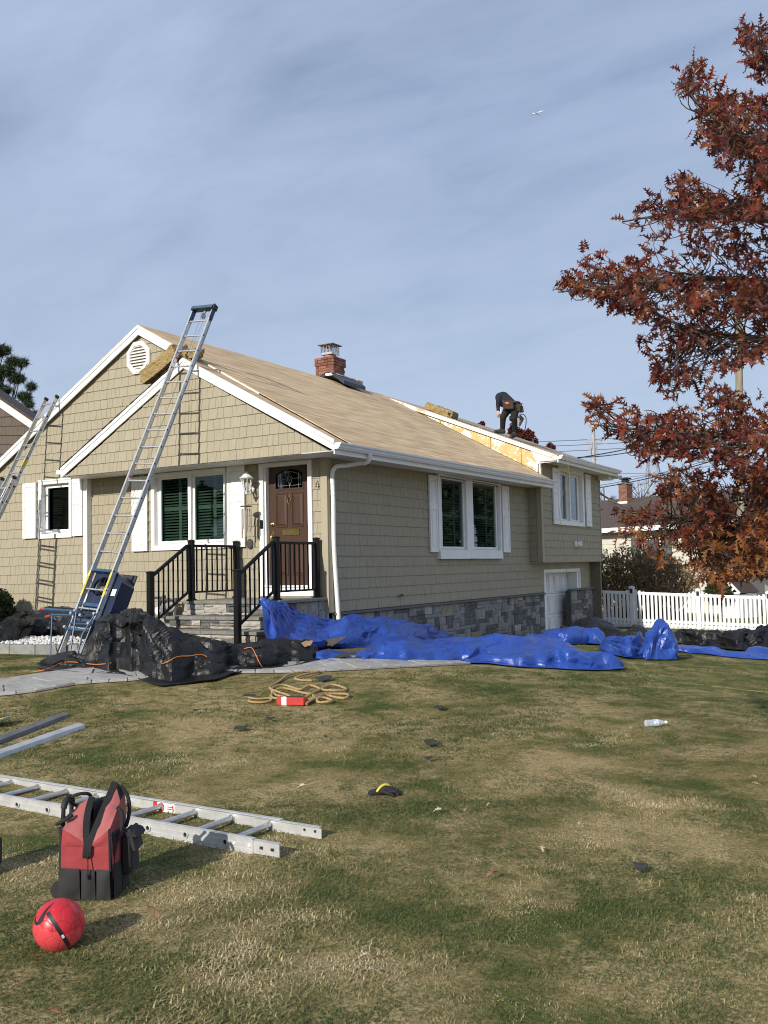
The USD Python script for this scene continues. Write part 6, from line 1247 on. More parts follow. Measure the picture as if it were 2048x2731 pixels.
# fallen oak leaves
def leaf_poly(s=1., seed=0):
    r = np.random.default_rng(seed); R_ = [(.0, .0), (.035, .06)]; 
    for i, (y, w_) in enumerate(((.20, .24), (.42, .36), (.66, .30), (.85, .16))): R_ += [(.05, y - .085), (w_ * .62 * r.uniform(.9, 1.1), y - .03), (w_ * r.uniform(.9, 1.15), y + .075), (w_ * .55, y + .045)]
    R_ += [(.05, .93), (.0, 1.06)]
    pg = [(x, y) for x, y in R_] + [(-x * r.uniform(.85, 1.15), y + r.uniform(-.015, .015)) for x, y in R_[::-1][1:-1]]
    return Polygon(pg).buffer(0)
def leaf_mesh(s, seed, curl=.35, fold=.25):
    """a lobed pin oak leaf with stalk, folded along its rib and curled"""
    pg = leaf_poly(1, seed); pg = getattr(pg, 'geoms', [pg])[0]; tv, tf = trimesh.creation.triangulate_polygon(pg, engine='earcut'); r = np.random.default_rng(seed)
    x, y = tv[:, 0], tv[:, 1]; z = -curl * (y - .35) ** 2 + fold * np.abs(x) + .12 * np.sin(7 * y + seed) * x
    v = np.stack([x, y, z], 1); st = np.array([[-.012, 0, 0], [.012, 0, 0], [.0, -.30, -.05]]); v = np.vstack([v, st]); f = np.vstack([tf, [[len(tv), len(tv) + 1, len(tv) + 2]]])
    return v * s, f
FL = [mat('fallen_leaf_' + n, a, b, rough=.8, scale=30) for n, a, b in (('tan', (.40, .29, .17), (.55, .42, .27)), ('pale', (.42, .36, .27), (.54, .47, .37)), ('rust', (.24, .10, .045), (.36, .17, .075)))]
spots = [(815, 2109, .07, 1, 'pale'), (1180, 2176, .075, 1, 'pale'), (1262, 2316, .06, 0, 'tan'), (1330, 2346, .10, 2, 'rust'), (1545, 2217, .07, 1, 'pale'), (1560, 2225, .05, 1, 'pale'), (1730, 2093, .05, 0, 'tan'), (2003, 2105, .08, 1, 'pale'), (2020, 2088, .07, 0, 'tan'), (1440, 2276, .07, 0, 'tan'), (980, 2615, .075, 1, 'pale'), (992, 2574, .06, 1, 'pale'), (1518, 1818, .07, 1, 'pale'), (1220, 1834, .05, 1, 'pale'), (1736, 1823, .06, 0, 'tan'), (2005, 1843, .07, 2, 'rust'), (1420, 1900, .06, 0, 'tan'), (1650, 2015, .06, 0, 'tan'), (690, 1962, .06, 0, 'tan'), (120, 2724, .10, 2, 'rust'), (500, 2428, .07, 0, 'tan'), (690, 2418, .05, 1, 'pale'), (1970, 1945, .06, 0, 'tan'), (100, 2322, .08, 0, 'tan'), (1350, 1845, .05, 1, 'pale'), (1310, 2160, .05, 0, 'tan'), (430, 2452, .06, 2, 'rust'), (1880, 1912, .06, 0, 'tan'), (1240, 2180, .06, 0, 'tan'), (410, 2445, .07, 2, 'rust')]
for k, (u, v, s_, mi, nm) in enumerate(spots):
    c = gp(u, v); V_, F_ = leaf_mesh(s_ * .85, 300 + k, .55, .45); yw = r_.uniform(0, 6.28); cs, sn = math.cos(yw), math.sin(yw); V_ = V_ @ np.array([[cs, sn, 0], [-sn, cs, 0], [0, 0, 1]])
    tl = r_.uniform(-.4, .4); V_ = V_ @ np.array([[1, 0, 0], [0, math.cos(tl), math.sin(tl)], [0, -math.sin(tl), math.cos(tl)]])
    put('fallen_leaf', (V_ + c + [0, 0, .045], F_), FL[mi], label={'tan': 'dry tan oak leaf fallen on the grass', 'pale': 'curled pale bleached leaf fallen on the grass', 'rust': 'rust brown oak leaf fallen on the grass'}[nm], cat='leaf', group={'tan': 'tan leaves on the lawn', 'pale': 'pale leaves on the lawn', 'rust': 'rust leaves on the lawn'}[nm])
CF3 = np.array([CF[0], CF[1], 0.])
# ---------------------------------------------------------------- white picket fence
fence = thing('picket_fence', 'white picket fence with scalloped pickets behind the house', 'fence')
FW = mat('vinyl_white', (.72, .73, .73), (.78, .785, .785), rough=.4, scale=2)
FY = 14.3; posts = [-.03, .99, 2.835, 4.66, 6.49, 8.32]; top = lambda x: .985 - .043 * (x + .03); bot = lambda x: -.17 - .034 * x
def picket(x, y, zt, w=.068, ax='x'):
    h = []; zb = bot(x if ax == 'x' else 0) + .06; pg = Polygon([(-w / 2, zb), (w / 2, zb), (w / 2, zt - w / 2)] + [(w / 2 * math.cos(t), zt - w / 2 + w / 2 * math.sin(t)) for t in np.linspace(0, math.pi, 7)[1:]])
    o, a, n = ((x, y, 0), (1, 0, 0), (0, -1, 0)) if ax == 'x' else ((x, y, 0), (0, 1, 0), (1, 0, 0))
    put('picket', MB().extr(pg, o, a, (0, 0, 1), n, .02), FW, fence)
for i, x in enumerate(posts):
    p = put('fence_post', MB().box(x - .058, x + .058, FY - .05, FY + .066, bot(x) - .15, top(x) - .02, .005), FW, fence)
    put('post_cap', MB().box(x - .072, x + .072, FY - .064, FY + .08, top(x) - .022, top(x) + .002, .004).add([(x - .066, FY - .058, top(x)), (x + .066, FY - .058, top(x)), (x + .066, FY + .074, top(x)), (x - .066, FY + .074, top(x)), (x, FY + .008, top(x) + .035)], [[0, 1, 4], [1, 2, 4], [2, 3, 4], [3, 0, 4]]), FW, p)
    if i in (1, 2, 3): put('post_lamp', MB().box(x - .035, x + .035, FY - .085, FY - .052, top(x) - .17, top(x) - .05, .006), RUBBER, p)
for a, b in zip(posts[:-1], posts[1:]):
    for dz in (.17, .93): put('fence_rail', MB().bar((a, FY + .01, (top(a) - dz if dz < .5 else bot(a) + .20)), (b, FY + .01, (top(b) - dz if dz < .5 else bot(b) + .20)), .035, .085, .004), FW, fence)
    put('kick_board', MB().bar((a, FY + .01, bot(a) + .06), (b, FY + .01, bot(b) + .06), .028, .15, .004), FW, fence)
    n = round((b - a) / .117)
    for k in range(1, n): x = a + (b - a) * k / n; t = (k / n * 2 - 1); picket(x, FY - .03, top(x) - .03 - .13 * (1 - t * t))
for k in range(1, 6): picket(-.03, FY - k * .12, top(0) - .06 - .05 * k, ax='y')
put('fence_rail', MB().bar((-.04, FY, .80), (-.04, FY - .65, .79), .035, .085, .004).bar((-.04, FY, .0), (-.04, FY - .65, .02), .035, .085, .004), FW, fence)

# ---------------------------------------------------------------- neighbour houses
ROOFB = mat('brown_roof', (.055, .040, .033), (.10, .075, .06), rough=.95, scale=9, st=(1, 1, 3), detail=8, bump=.3, bscale=30)
CREAM = mat('cream_siding', (.56, .535, .46), (.62, .59, .51), rough=.7, scale=3)
DKSID = mat('dark_brown_shakes', (.105, .085, .065), (.14, .115, .09), rough=.85, scale=6, st=(6, 6, .5), bump=.3, bscale=20)
LEAFROT = None
nb = thing('neighbour_house', 'cream house with a brown roof and brick chimney beyond the fence', 'house')
DN = 44.
A0 = at(1500, 1340, depth=DN + 4); A1 = at(2130, 1345, depth=DN - 6)
dx = A1 - A0; dx[2] = 0; LN = np.linalg.norm(dx); dx /= LN; dn = np.array([-dx[1], dx[0], 0]); dn = dn if dn @ CF3 > 0 else -dn
zr, ze, zf = at(1640, 1338, depth=DN + 3)[2], at(1640, 1418, depth=DN)[2], -.8
O = A0.copy(); O[2] = 0
q = lambda s, t, z: O + dx * s + dn * t + np.array([0, 0, z])
RUN = 4.2
F_NB = Face(q(0, -RUN + .45, 0), dx, -dn)
put('wall', MB().obox(q(LN / 2, 0, (ze + zf) / 2 - .1), dx * LN / 2, dn * (RUN - .45), np.array([0, 0, (ze - zf) / 2])), CREAM, nb)
mb = MB(); slab(mb, [q(-.4, -RUN, ze), q(LN + .4, -RUN, ze), q(LN + .4, 0, zr), q(-.4, 0, zr)], .15); slab(mb, [q(-.4, RUN, ze), q(LN + .4, RUN, ze), q(LN + .4, 0, zr), q(-.4, 0, zr)], .15); rf = put('roof', mb, ROOFB, nb)
put('gutter', MB().bar(q(-.4, -RUN - .04, ze - .06), q(LN + .4, -RUN - .04, ze - .06), .12, .2), FW, nb)
for k in range(14): put('clapboard', MB().obox(F_NB.p(LN / 2, ze - .35 - k * .2, .012), dx * LN / 2, np.array([0, 0, .095]), -dn * .012 + np.array([0, 0, -.002])), CREAM, nb)
sN = lambda u: (at(u, 1450, depth=DN) - O) @ dx
for (u0, u1) in ((1618, 1640),):
    s0, s1 = sN(u0), sN(u1)
wx = sN(1626)
for s_ in (wx - .2, wx + 4.2, wx + 8.2):
    w_ = put('window', MB().obox(F_NB.p(s_, ze - 1.15, .04), dx * .50, np.array([0, 0, .75]), -dn * .03), FW, nb); put('pane', MB().obox(F_NB.p(s_, ze - 1.15, .075), dx * .38, np.array([0, 0, .62]), -dn * .008), mat('far_glass', (.06, .065, .06), (.1, .105, .1), rough=.12), w_)
    for g in (-.78, .78): put('shutter', MB().obox(F_NB.p(s_ + g, ze - 1.15, .05), dx * .22, np.array([0, 0, .75]), -dn * .03), mat('grey_shutter', (.09, .095, .10), (.12, .125, .13), rough=.6), nb)
cs = sN(1667); dc_ = DN + 3.2; zc0, zc1 = at(1667, 1356, depth=dc_)[2], at(1667, 1305, depth=dc_)[2]; cb = q(cs, -.5, 0); HW = .225
chb = put('chimney', MB().obox(cb + [0, 0, (zc0 + zc1) / 2 - .2], dx * HW, dn * HW, np.array([0, 0, (zc1 - zc0) / 2 + .2])), MORT, rf); r_ = np.random.default_rng(4)
for k in range(int((zc1 - zc0) / .08) + 3):
    for (fx, fn) in ((dx, -dn), (dn, dx)):
        s0 = -HW - (.11 if k % 2 else 0)
        while s0 < HW - .02:
            a, b = max(s0, -HW), min(s0 + .215, HW); s0 += .225
            if b - a > .04: put('brick', MB().obox(cb + fx * (a + b) / 2 + fn * HW + [0, 0, zc0 - .2 + k * .08], fx * (b - a - .012) / 2, fn * .012, np.array([0, 0, .034])), BRICK[r_.integers(3)], nb)
put('chimney_top', MB().obox(cb + [0, 0, zc1 + .03], dx * (HW + .05), dn * (HW + .05), np.array([0, 0, .04])), CONC, nb); put('chimney_flue', MB().obox(cb + [0, 0, zc1 + .15], dx * .12, dn * .12, np.array([0, 0, .10])).obox(cb + [0, 0, zc1 + .27], dx * .2, dn * .2, np.array([0, 0, .03])), INK, nb); put('flashing', MB().obox(cb - dn * (HW + .03) + [0, 0, zc0 + .06], dx * (HW + .05), dn * .02, np.array([0, 0, .09])), FW, nb)
# dark-shaked neighbour on the left
lh = thing('neighbour_house', 'dark brown shake-sided house at the left edge behind the ladder', 'house')
dl = 27.; P = [at(-160, 940, depth=dl), at(0, 1062, depth=dl), at(100, 1128, depth=dl), at(260, 1240, depth=dl)]
ex_ = np.array([P[3][0] - P[0][0], P[3][1] - P[0][1], 0]); ex_ /= np.linalg.norm(ex_); en = np.cross(ex_, [0, 0, 1.]); en = -en if en @ FWD > 0 else en
o_ = np.array([P[1][0], P[1][1], 0.]); sc_ = lambda p: ((p - o_) @ ex_, p[2])
(sa, za), (sb, zb_), (sd, zd_) = sc_(P[0]), sc_(P[1]), sc_(P[3])
sl = (zd_ - zb_) / (sd - sb)
poly = Polygon([(sb - 7, -.5), (sd, -.5), (sd, zd_ - .25), (sb - 3.2, zb_ + sl * -3.2 - .25), (sb - 7, zb_ - sl * .6 - .25 + sl * -3.2 + .0)])
FL_ = Face(o_, ex_, en); mb = MB(); FL_.extr(mb, poly, -3., 0); put('wall', mb, DKSID, lh)
mb = MB(); sh0 = len(SHK); shakes(FL_, poly.buffer(-.02), .3, 77, expo=.27, w=(.18, .42), butt=.03); new = SHK[sh0:]; del SHK[sh0:]
for a_, v_, f_ in new: mb.add(v_, f_)
put('shingles', mb, DKSID, lh, kind='stuff')
A, Bq = FL_.p(sb - 3.3, zb_ + sl * -3.3, .1), FL_.p(sd + .1, zd_ + sl * .1, .1); d_ = (Bq - A) / np.linalg.norm(Bq - A); up_ = np.cross(en, d_); up_ = up_ if up_[2] > 0 else -up_
put('rake_board', MB().obox((A + Bq) / 2 - up_ * .10, (Bq - A) / 2, up_ * .11, en * .05), FW, lh); put('roof', MB().obox((A + Bq) / 2 + up_ * .03 - en * 1.5, (Bq - A) / 2 * 1.0, up_ * .04, en * 1.72), ROOFB, lh)

# ---------------------------------------------------------------- trees and shrubs
LMESH = {}
def scatter(name, parent, pts, sizes, protos, m, seed, kind='stuff', nrm=None, face=0.):
    """many copies of small leaf meshes, one PointInstancer"""
    r = np.random.default_rng(seed); path_ = pathof(name, parent); pi = UsdGeom.PointInstancer.Define(stage, path_); tag(pi.GetPrim(), kind=kind); pp = []
    for k, (v, f) in enumerate(protos): pp.append(usdkit.mesh(stage, f'{path_}/leaf{"" if k == 0 else "_%03d" % k}', (v, f), m[k % len(m)] if isinstance(m, list) else m).GetPath())
    pi.CreatePrototypesRel().SetTargets(pp); N = len(pts); qs = r.normal(size=(N, 4)); qs /= np.linalg.norm(qs, axis=1)[:, None]
    pi.CreateProtoIndicesAttr(Vt.IntArray.FromNumpy(r.integers(0, len(pp), N).astype(np.int32))); pi.CreatePositionsAttr(Vt.Vec3fArray.FromNumpy(np.asarray(pts, np.float32)))
    pi.CreateOrientationsAttr(Vt.QuathArray([Gf.Quath(*map(float, q_)) for q_ in qs])); pi.CreateScalesAttr(Vt.Vec3fArray.FromNumpy((np.asarray(sizes)[:, None] * np.ones((1, 3))).astype(np.float32)))
    return pi.GetPrim()
def tri_leaf(seed, w=.35, n=3):
    r = np.random.default_rng(seed); V, F = [], []
    for k in range(n):
        a = r.normal(size=3); a /= np.linalg.norm(a); b = np.cross(a, r.normal(size=3)); b /= np.linalg.norm(b); c = r.uniform(-.4, .4, 3); o = len(V)
        V += [c - b * w * .5, c + a * .5 - b * .0, c + b * w * .5, c - a * .45]; F += [[o, o + 1, o + 2], [o, o + 2, o + 3]]
    return np.array(V), np.array(F)
def leaf_look(name, cols, trans=.3, rough=.55):
    n = {'oi': ('object_info', {}), 'ge': ('geometry', {}), 'a': ('math', {'math_type': 'multiply_add', 'value2': .35}), 'fr': ('math', {'math_type': 'fraction'}), 'r': ('rgb_ramp', {'ramp': [(i / (len(cols) - 1), c) for i, c in enumerate(cols)]}), 'p': ('principled_bsdf', {'roughness': rough, 'specular_ior_level': .35}), 't': ('translucent_bsdf', {}), 'mx': ('mix_closure', {'fac': trans})}
    LOOK[name] = usdkit.material(stage, '/World/Looks/' + name, n, [('ge.random_per_island', 'a.value1'), ('oi.random', 'a.value3'), ('a.value', 'fr.value1'), ('fr.value', 'r.fac'), ('r.color', 'p.base_color'), ('r.color', 't.color'), ('p.BSDF', 'mx.closure1'), ('t.BSDF', 'mx.closure2')], surface='mx.closure')
    return LOOK[name]
BARK = mat('bark', (.075, .06, .05), (.13, .11, .09), rough=.95, scale=6, st=(4, 4, .8), detail=8, bump=.7, bscale=12)
TWIG = mat('twig_brown', (.045, .03, .02), (.085, .058, .038), rough=.9, scale=8)
def crown_pts(blobs, n, r, shell=.55):
    w = np.array([b[3] * b[4] * b[5] for b in blobs]) ** .75; w /= w.sum(); out = []
    for k in r.choice(len(blobs), n, p=w):
        x, y, z, a, b, c = blobs[k]; d = r.normal(size=3); d /= np.linalg.norm(d); q_ = (shell + (1 - shell) * r.random()) ** 1.0 if r.random() < .75 else r.random(); out.append((x + d[0] * a * q_, y + d[1] * b * q_, z + d[2] * c * q_))
    return np.array(out)
def tree(name, label, cat, base, height, blobs, n, size, look, seed, bark=BARK, rad=.2, group=None, parts=('trunk', 'crown'), leaf=None, shell=.55):
    r = np.random.default_rng(seed); t = thing(name, label, cat, (0, 0, 0), group=group); b = np.asarray(base, float)
    mb = MB(); mb.tube(spline([b, b + [r.uniform(-.1, .1), r.uniform(-.1, .1), height * .35], b + [r.uniform(-.2, .2), r.uniform(-.2, .2), height * .9]], 12), np.linspace(rad, rad * .2, 12), 8)
    for x, y, z, a, bb_, c in blobs:
        o = b + [0, 0, max(.2, min(height * .8, (z - b[2]) * .6))]; e = np.array([x, y, z]); mid = (o + e) / 2 + [0, 0, -.1 * np.linalg.norm(e - o)]; mb.tube(spline([o, mid, e], 8), np.linspace(rad * .4, rad * .08, 8), 6)
        for _ in range(4): d = r.normal(size=3) * [a, bb_, c] * .6; mb.tube([e - (e - o) * .2, e + d * .5, e + d], [rad * .10, rad * .06, rad * .03], 5)
    put(parts[0], mb, bark, t, smooth=True)
    pts = crown_pts(blobs, n, r, shell); scatter(parts[1], t, pts, r.uniform(.7, 1.3, n) * size, [(leaf or (lambda q_: tri_leaf(q_, .45, 4)))(seed + k) for k in range(3)], look, seed); return t
PINE = leaf_look('pine_needles', [(.025, .045, .022), (.045, .07, .032), (.065, .09, .045)], .2)
def needle(seed, n=14):
    r = np.random.default_rng(seed); V, F = [], []
    for k in range(n):
        a = r.normal(size=3); a /= np.linalg.norm(a); b = np.cross(a, r.normal(size=3)); b /= np.linalg.norm(b); c = r.uniform(-.12, .12, 3); o = len(V); V += [c - b * .028, c + b * .028, c + a * .55]; F += [[o, o + 1, o + 2]]
    return np.array(V), np.array(F)
DARKG = leaf_look('dark_evergreen', [(.014, .028, .010), (.03, .05, .016), (.045, .06, .02)], .15)
MAROON = leaf_look('maroon_leaves', [(.05, .012, .012), (.10, .02, .016), (.13, .035, .02)], .25)
BRUSH = leaf_look('brown_brush_leaves', [(.17, .115, .05), (.27, .185, .085), (.34, .24, .12), (.22, .17, .08)], .25)
# pine behind the left neighbour
def tuftblobs(cols, depth):
    out = []
    for u, v, ru, rv in cols: c = at(u, v, depth=depth); s = depth / FPX; out.append((c[0], c[1], c[2], ru * s, ru * s * .8, rv * s))
    return out
pb = tuftblobs([(0, 935, 30, 12), (35, 965, 20, 10), (8, 990, 36, 12), (60, 968, 16, 9), (45, 1010, 26, 9), (84, 1032, 14, 8), (66, 1058, 20, 9), (30, 1085, 24, 10), (-40, 950, 40, 14), (-30, 1010, 40, 16), (0, 1040, 36, 12), (78, 1078, 13, 6), (95, 1105, 10, 6), (-10, 1120, 60, 14), (-60, 1060, 50, 25)], 46.)
g_ = at(-20, 1400, depth=46.); tree('pine_tree', 'tall dark pine tree behind the left neighbour house', 'tree', (g_[0], g_[1], -.4), 10.5, pb, 4600, .46, PINE, 201, rad=.2, leaf=needle, shell=.1)
# maroon-leaved trees far behind the upper roof
for k, (cols, lab_) in enumerate((([(1368, 1142, 12, 14), (1362, 1158, 10, 14), (1392, 1160, 16, 14), (1412, 1164, 14, 18), (1428, 1178, 7, 10), (1384, 1150, 10, 8), (1400, 1205, 36, 26)], 'maroon-leaved tree behind the upper roof by the roofer'), ([(1466, 1188, 7, 4), (1474, 1193, 6, 4), (1286, 1130, 6, 4), (1282, 1136, 8, 5)], 'small maroon tree tops peeping above the upper roof edge'))):
    bl_ = tuftblobs(cols, 40.); c0 = bl_[0]; tree('maroon_tree', lab_, 'tree', (c0[0], c0[1] + .5, -.4), 5.5, bl_, 1700 - 1350 * k, .11, MAROON, 210 + k, rad=.14)
# bare brown bush and evergreen behind the fence
bb_ = tuftblobs([(1620, 1525, 45, 60), (1680, 1510, 60, 60), (1740, 1520, 60, 62), (1800, 1535, 50, 50), (1840, 1555, 30, 34), (1590, 1560, 26, 40), (1710, 1570, 110, 50)], 31.)
sh = thing('brush_shrub', 'broad half-bare brown shrub behind the picket fence', 'shrub'); r_ = np.random.default_rng(31); mb = MB()
pc = at(1710, 1600, depth=31.)
for k in range(340):
    x, y, z, a, b, c = bb_[r_.integers(len(bb_))]; d = r_.normal(size=3); d /= np.linalg.norm(d); e = np.array([x + d[0] * a, y + d[1] * b, z + abs(d[2]) * c * 1.02 + .05]); o = np.array([pc[0] + (e[0] - pc[0]) * .55 + r_.uniform(-.3, .3), pc[1] + (e[1] - pc[1]) * .5, -.35])
    mid = (o + e) / 2 + r_.normal(size=3) * .08; mb.tube(spline([o, mid, e], 5), np.linspace(.014, .004, 5), 4, caps=False)
put('stem', mb, mat('brush_stem', (.14, .095, .055), (.22, .15, .09), rough=.9), sh, kind='stuff'); N_ = 7500; scatter('leaves', sh, crown_pts(bb_, N_, r_, .45) , r_.uniform(.05, .11, N_), [tri_leaf(320 + k, .5, 3) for k in range(3)], BRUSH, 32)
eb = tuftblobs([(1912, 1555, 22, 30), (1925, 1585, 26, 26), (1905, 1585, 24, 26)], 33.); c0 = eb[0]; tree('evergreen_shrub', 'dark evergreen shrub beside the white gable trellis', 'shrub', (c0[0], c0[1], -.45), 1.6, eb, 2600, .12, DARKG, 330, rad=.05, parts=('stem', 'foliage'))
# round clipped shrub by the left wall
cb_ = at(-14, 1625, y=-.75); sb_ = [(cb_[0], cb_[1], cb_[2], .36, .36, .44), (cb_[0] - .1, cb_[1], cb_[2] - .25, .38, .38, .3), (cb_[0] - .5, cb_[1], cb_[2] - .05, .36, .36, .4)]
tree('round_shrub', 'round dark evergreen shrub at the left edge against the wall', 'shrub', (cb_[0], cb_[1], .5), .6, sb_, 9000, .055, DARKG, 340, rad=.05, parts=('stem', 'foliage'))
# trees across the street to the right, seen only as reflections in the side windows
for k, (x, y, h_, lk) in enumerate(((10.6, 24.5, 9., DARKG), (15., 30.5, 11., PINE), (14.2, 41., 13., DARKG), (21., 33., 12., BRUSH), (24., 47., 14., PINE))):
    r_ = np.random.default_rng(400 + k); zb = ground((x, y))[0]; bl_ = [(x + r_.uniform(-.6, .6), y + r_.uniform(-.6, .6), zb + h_ * (.16 + .15 * j), 1.75 * (1 - .11 * j), 1.75 * (1 - .11 * j), h_ * .12) for j in range(6)]
    bl_ = [(a, b, c, d * 1.15, e * 1.15, f * 1.2) for a, b, c, d, e, f in bl_]
    tree('yard_tree', ['dense dark evergreen', 'tall pine', 'big spreading evergreen', 'half-bare brown tree', 'far tall pine'][k] + ' right of the fence, mirrored in the side windows', 'tree', (x, y, zb - .2), h_, bl_, 6500, .40, lk, 410 + k, rad=.2)
# trees across the street behind the viewer, seen only as reflections in the front windows
for k, (x, y, h_, lk) in enumerate(((-22., -19., 8.5, DARKG), (-31., -25., 10., BRUSH), (-19., -33., 10., PINE), (-40., -22., 11., DARKG), (-27., -40., 11., DARKG), (-10., -42., 10., BRUSH), (-46., -34., 12., PINE))):
    r_ = np.random.default_rng(450 + k); zb = ground((x, y))[0]; bl_ = [(x + r_.uniform(-1, 1), y + r_.uniform(-1, 1), zb + h_ * (.14 + .15 * j), 3.2 * (1 - .09 * j), 3.2 * (1 - .09 * j), h_ * .13) for j in range(6)]
    tree('street_tree', ['rounded dark evergreen', 'broad half-bare brown tree', 'tall pine', 'large dark evergreen', 'tall dark evergreen', 'wide brown tree', 'tallest pine'][k] + ' across the street, mirrored in the front windows', 'tree', (x, y, zb - .2), h_, bl_, 4200, .5, lk, 460 + k, rad=.25)
# ---------------------------------------------------------------- poles, pylon, wires
STEEL = mat('pole_steel', (.30, .31, .32), (.38, .39, .40), rough=.6, scale=3); LATT = mat('lattice_steel', (.26, .28, .31), (.33, .35, .38), rough=.6)
WOODP = mat('weathered_pole_wood', (.20, .17, .13), (.30, .26, .20), rough=.95, scale=4, st=(6, 6, .4), bump=.4, bscale=20)
WIRE = mat('wire_black', (.012, .012, .013), (.02, .02, .02), rough=.6)
dp = 120.; s_ = dp / FPX; tb_, tt2 = at(1583, 1420, depth=dp), at(1581, 1138, depth=dp)
sp = thing('steel_pole', 'grey steel transmission pole with cross arms beyond the roof end', 'pole'); put('pole_shaft', MB().tube([(tb_[0], tb_[1], -1), tt2], [.42, .26], 10), STEEL, sp)
for (v, L0, L1) in ((1172, -38, 26), (1180, -20, 36), (1223, -26, 14)): a, b = at(1582 + L0, v, depth=dp), at(1582 + L1, v + 3, depth=dp); put('cross_arm', MB().bar(a, b, .10, .10), STEEL, sp)
for (u, v) in ((1577, 1178), (1589, 1178), (1574, 1190), (1592, 1192)): c = at(u, v, depth=dp - .3); put('insulator', MB().tube([c, c - [0, 0, .9]], .09, 6), STEEL, sp)
put('pole_tip', MB().bar(at(1581, 1142, depth=dp), at(1569, 1133, depth=dp), .12, .12), STEEL, sp)
dt = 170.; cT = at(1737, 1150, depth=dt); py = thing('lattice_pylon', 'tall lattice transmission tower far behind the red oak', 'pylon'); zT = at(1737, 1098, depth=dt)[2]; zB = -1.
mb = MB(); hw = lambda z: .45 + 2.5 * max(0, (zT - 6 - z) / (zT - 6)); zs = list(np.linspace(zT, zT - 8, 5)) + list(np.linspace(zT - 8, zB, 7))[1:]
cor = lambda z, k: np.array([cT[0] + hw(z) * (1 if k in (0, 1) else -1), cT[1] + hw(z) * (1 if k in (0, 3) else -1), z])
for za, zb in zip(zs[:-1], zs[1:]):
    for k in range(4): mb.tube([cor(za, k), cor(zb, k)], .085, 4, caps=False); mb.tube([cor(za, k), cor(zb, (k + 1) % 4)], .05, 4, caps=False); mb.tube([cor(za, (k + 1) % 4), cor(zb, k)], .05, 4, caps=False); mb.tube([cor(zb, k), cor(zb, (k + 1) % 4)], .05, 4, caps=False)
put('lattice', mb, LATT, py)
for v in (1150, 1180, 1215): a, b = at(1722 - 8, v, depth=dt), at(1752 + 8, v, depth=dt); put('pylon_arm', MB().bar(a, b, .14, .14).bar(a, at(1737, v - 10, depth=dt), .08, .08).bar(b, at(1737, v - 10, depth=dt), .08, .08), LATT, py)
du = 34.; pl = thing('utility_pole', 'weathered wooden utility pole rising behind the red oak leaves', 'pole'); a, b = at(1973, 1500, depth=du), at(1968, 800, depth=du); put('pole_shaft', MB().tube([(a[0], a[1], -.6), (b[0], b[1], b[2])], [.155, .125], 12), WOODP, pl); put('cross_arm', MB().bar(at(1930, 850, depth=du), at(2006, 842, depth=du), .1, .12), WOODP, pl)
def wire(pts, r, lab_, grp='power lines behind the oak'): put('power_line', MB().tube(spline([at(u, v, depth=d) for u, v, d in pts], 24), r, 5), WIRE, label=lab_, cat='wire', group=grp)
wire([(1540, 1222, 26), (1620, 1208, 28), (1700, 1190, 30), (1830, 1148, 32), (1970, 1093, 34)], .017, 'upper power line rising to the wooden pole')
wire([(1540, 1220, 26), (1600, 1217, 28), (1680, 1206, 30), (1820, 1176, 32), (1970, 1140, 34)], .015, 'second power line just under the upper one')
wire([(1590, 1302, 40), (1700, 1282, 40), (1800, 1258, 38), (1970, 1210, 34)], .021, 'thick power line low over the neighbour chimney')
wire([(1590, 1296, 42), (1700, 1276, 40), (1800, 1252, 38), (1970, 1200, 34)], .012, 'thin power line close above the thick low one')
wire([(1560, 1253, 40), (1680, 1263, 42), (1760, 1264, 42), (2060, 1244, 40)], .010, 'nearly level thin wire crossing before the tower')
wire([(1590, 1281, 46), (1700, 1270, 46), (1850, 1250, 44), (2060, 1210, 42)], .010, 'thin slanting wire in the middle of the wire bundle')
for k, v in enumerate((1172, 1185, 1200)): wire([(1300, v + 8, 120), (1450, v + 6, 120), (1582, v, 120), (1740, v - 12, 170), (2060, v - 18, 230)], .035, ['highest', 'middle', 'lowest'][k] + ' far transmission wire between steel pole and tower', 'transmission wires')
# bare winter trees beyond the neighbour
r_ = np.random.default_rng(55)
def bare(u, v0, v1, depth, seed, lab_):
    r = np.random.default_rng(seed); t = thing('bare_tree', lab_, 'tree', group=None); b, e = at(u, v0, depth=depth), at(u + r.uniform(-8, 8), v1, depth=depth); b[2] = -.5; mb, mt = MB(), MB(); mb.tube(spline([b, (b + e) / 2 + r.normal(size=3) * .1, e], 8), np.linspace(.16, .03, 8), 6)
    def grow(p, d, L, rad, lev, m):
        for _ in range(4 if lev else 5):
            dd = d + r.normal(size=3) * .55; dd /= np.linalg.norm(dd); q_ = p + dd * L * r.uniform(.6, 1.1); m.tube([p, (p + q_) / 2 + r.normal(size=3) * L * .05, q_], [rad, rad * .7, rad * .35], 4, caps=False)
            if lev: grow(q_, dd, L * .62, rad * .5, lev - 1, mt)
    for k in range(7): p = b + (e - b) * r.uniform(.45, .98); grow(p, np.array([r.normal(), r.normal(), 1.2]) / 1.8, (e[2] - b[2]) * .17, .05, 2, mb)
    put('trunk', mb, TWIG, t); put('twigs', mt, TWIG, t, kind='stuff')
bare(1612, 1400, 1300, 58., 61, 'bare tree left of the neighbour chimney'); bare(1710, 1400, 1310, 60., 62, 'bare tree right of the neighbour chimney'); bare(1812, 1420, 1290, 56., 63, 'bare tree near the foot of the tower')
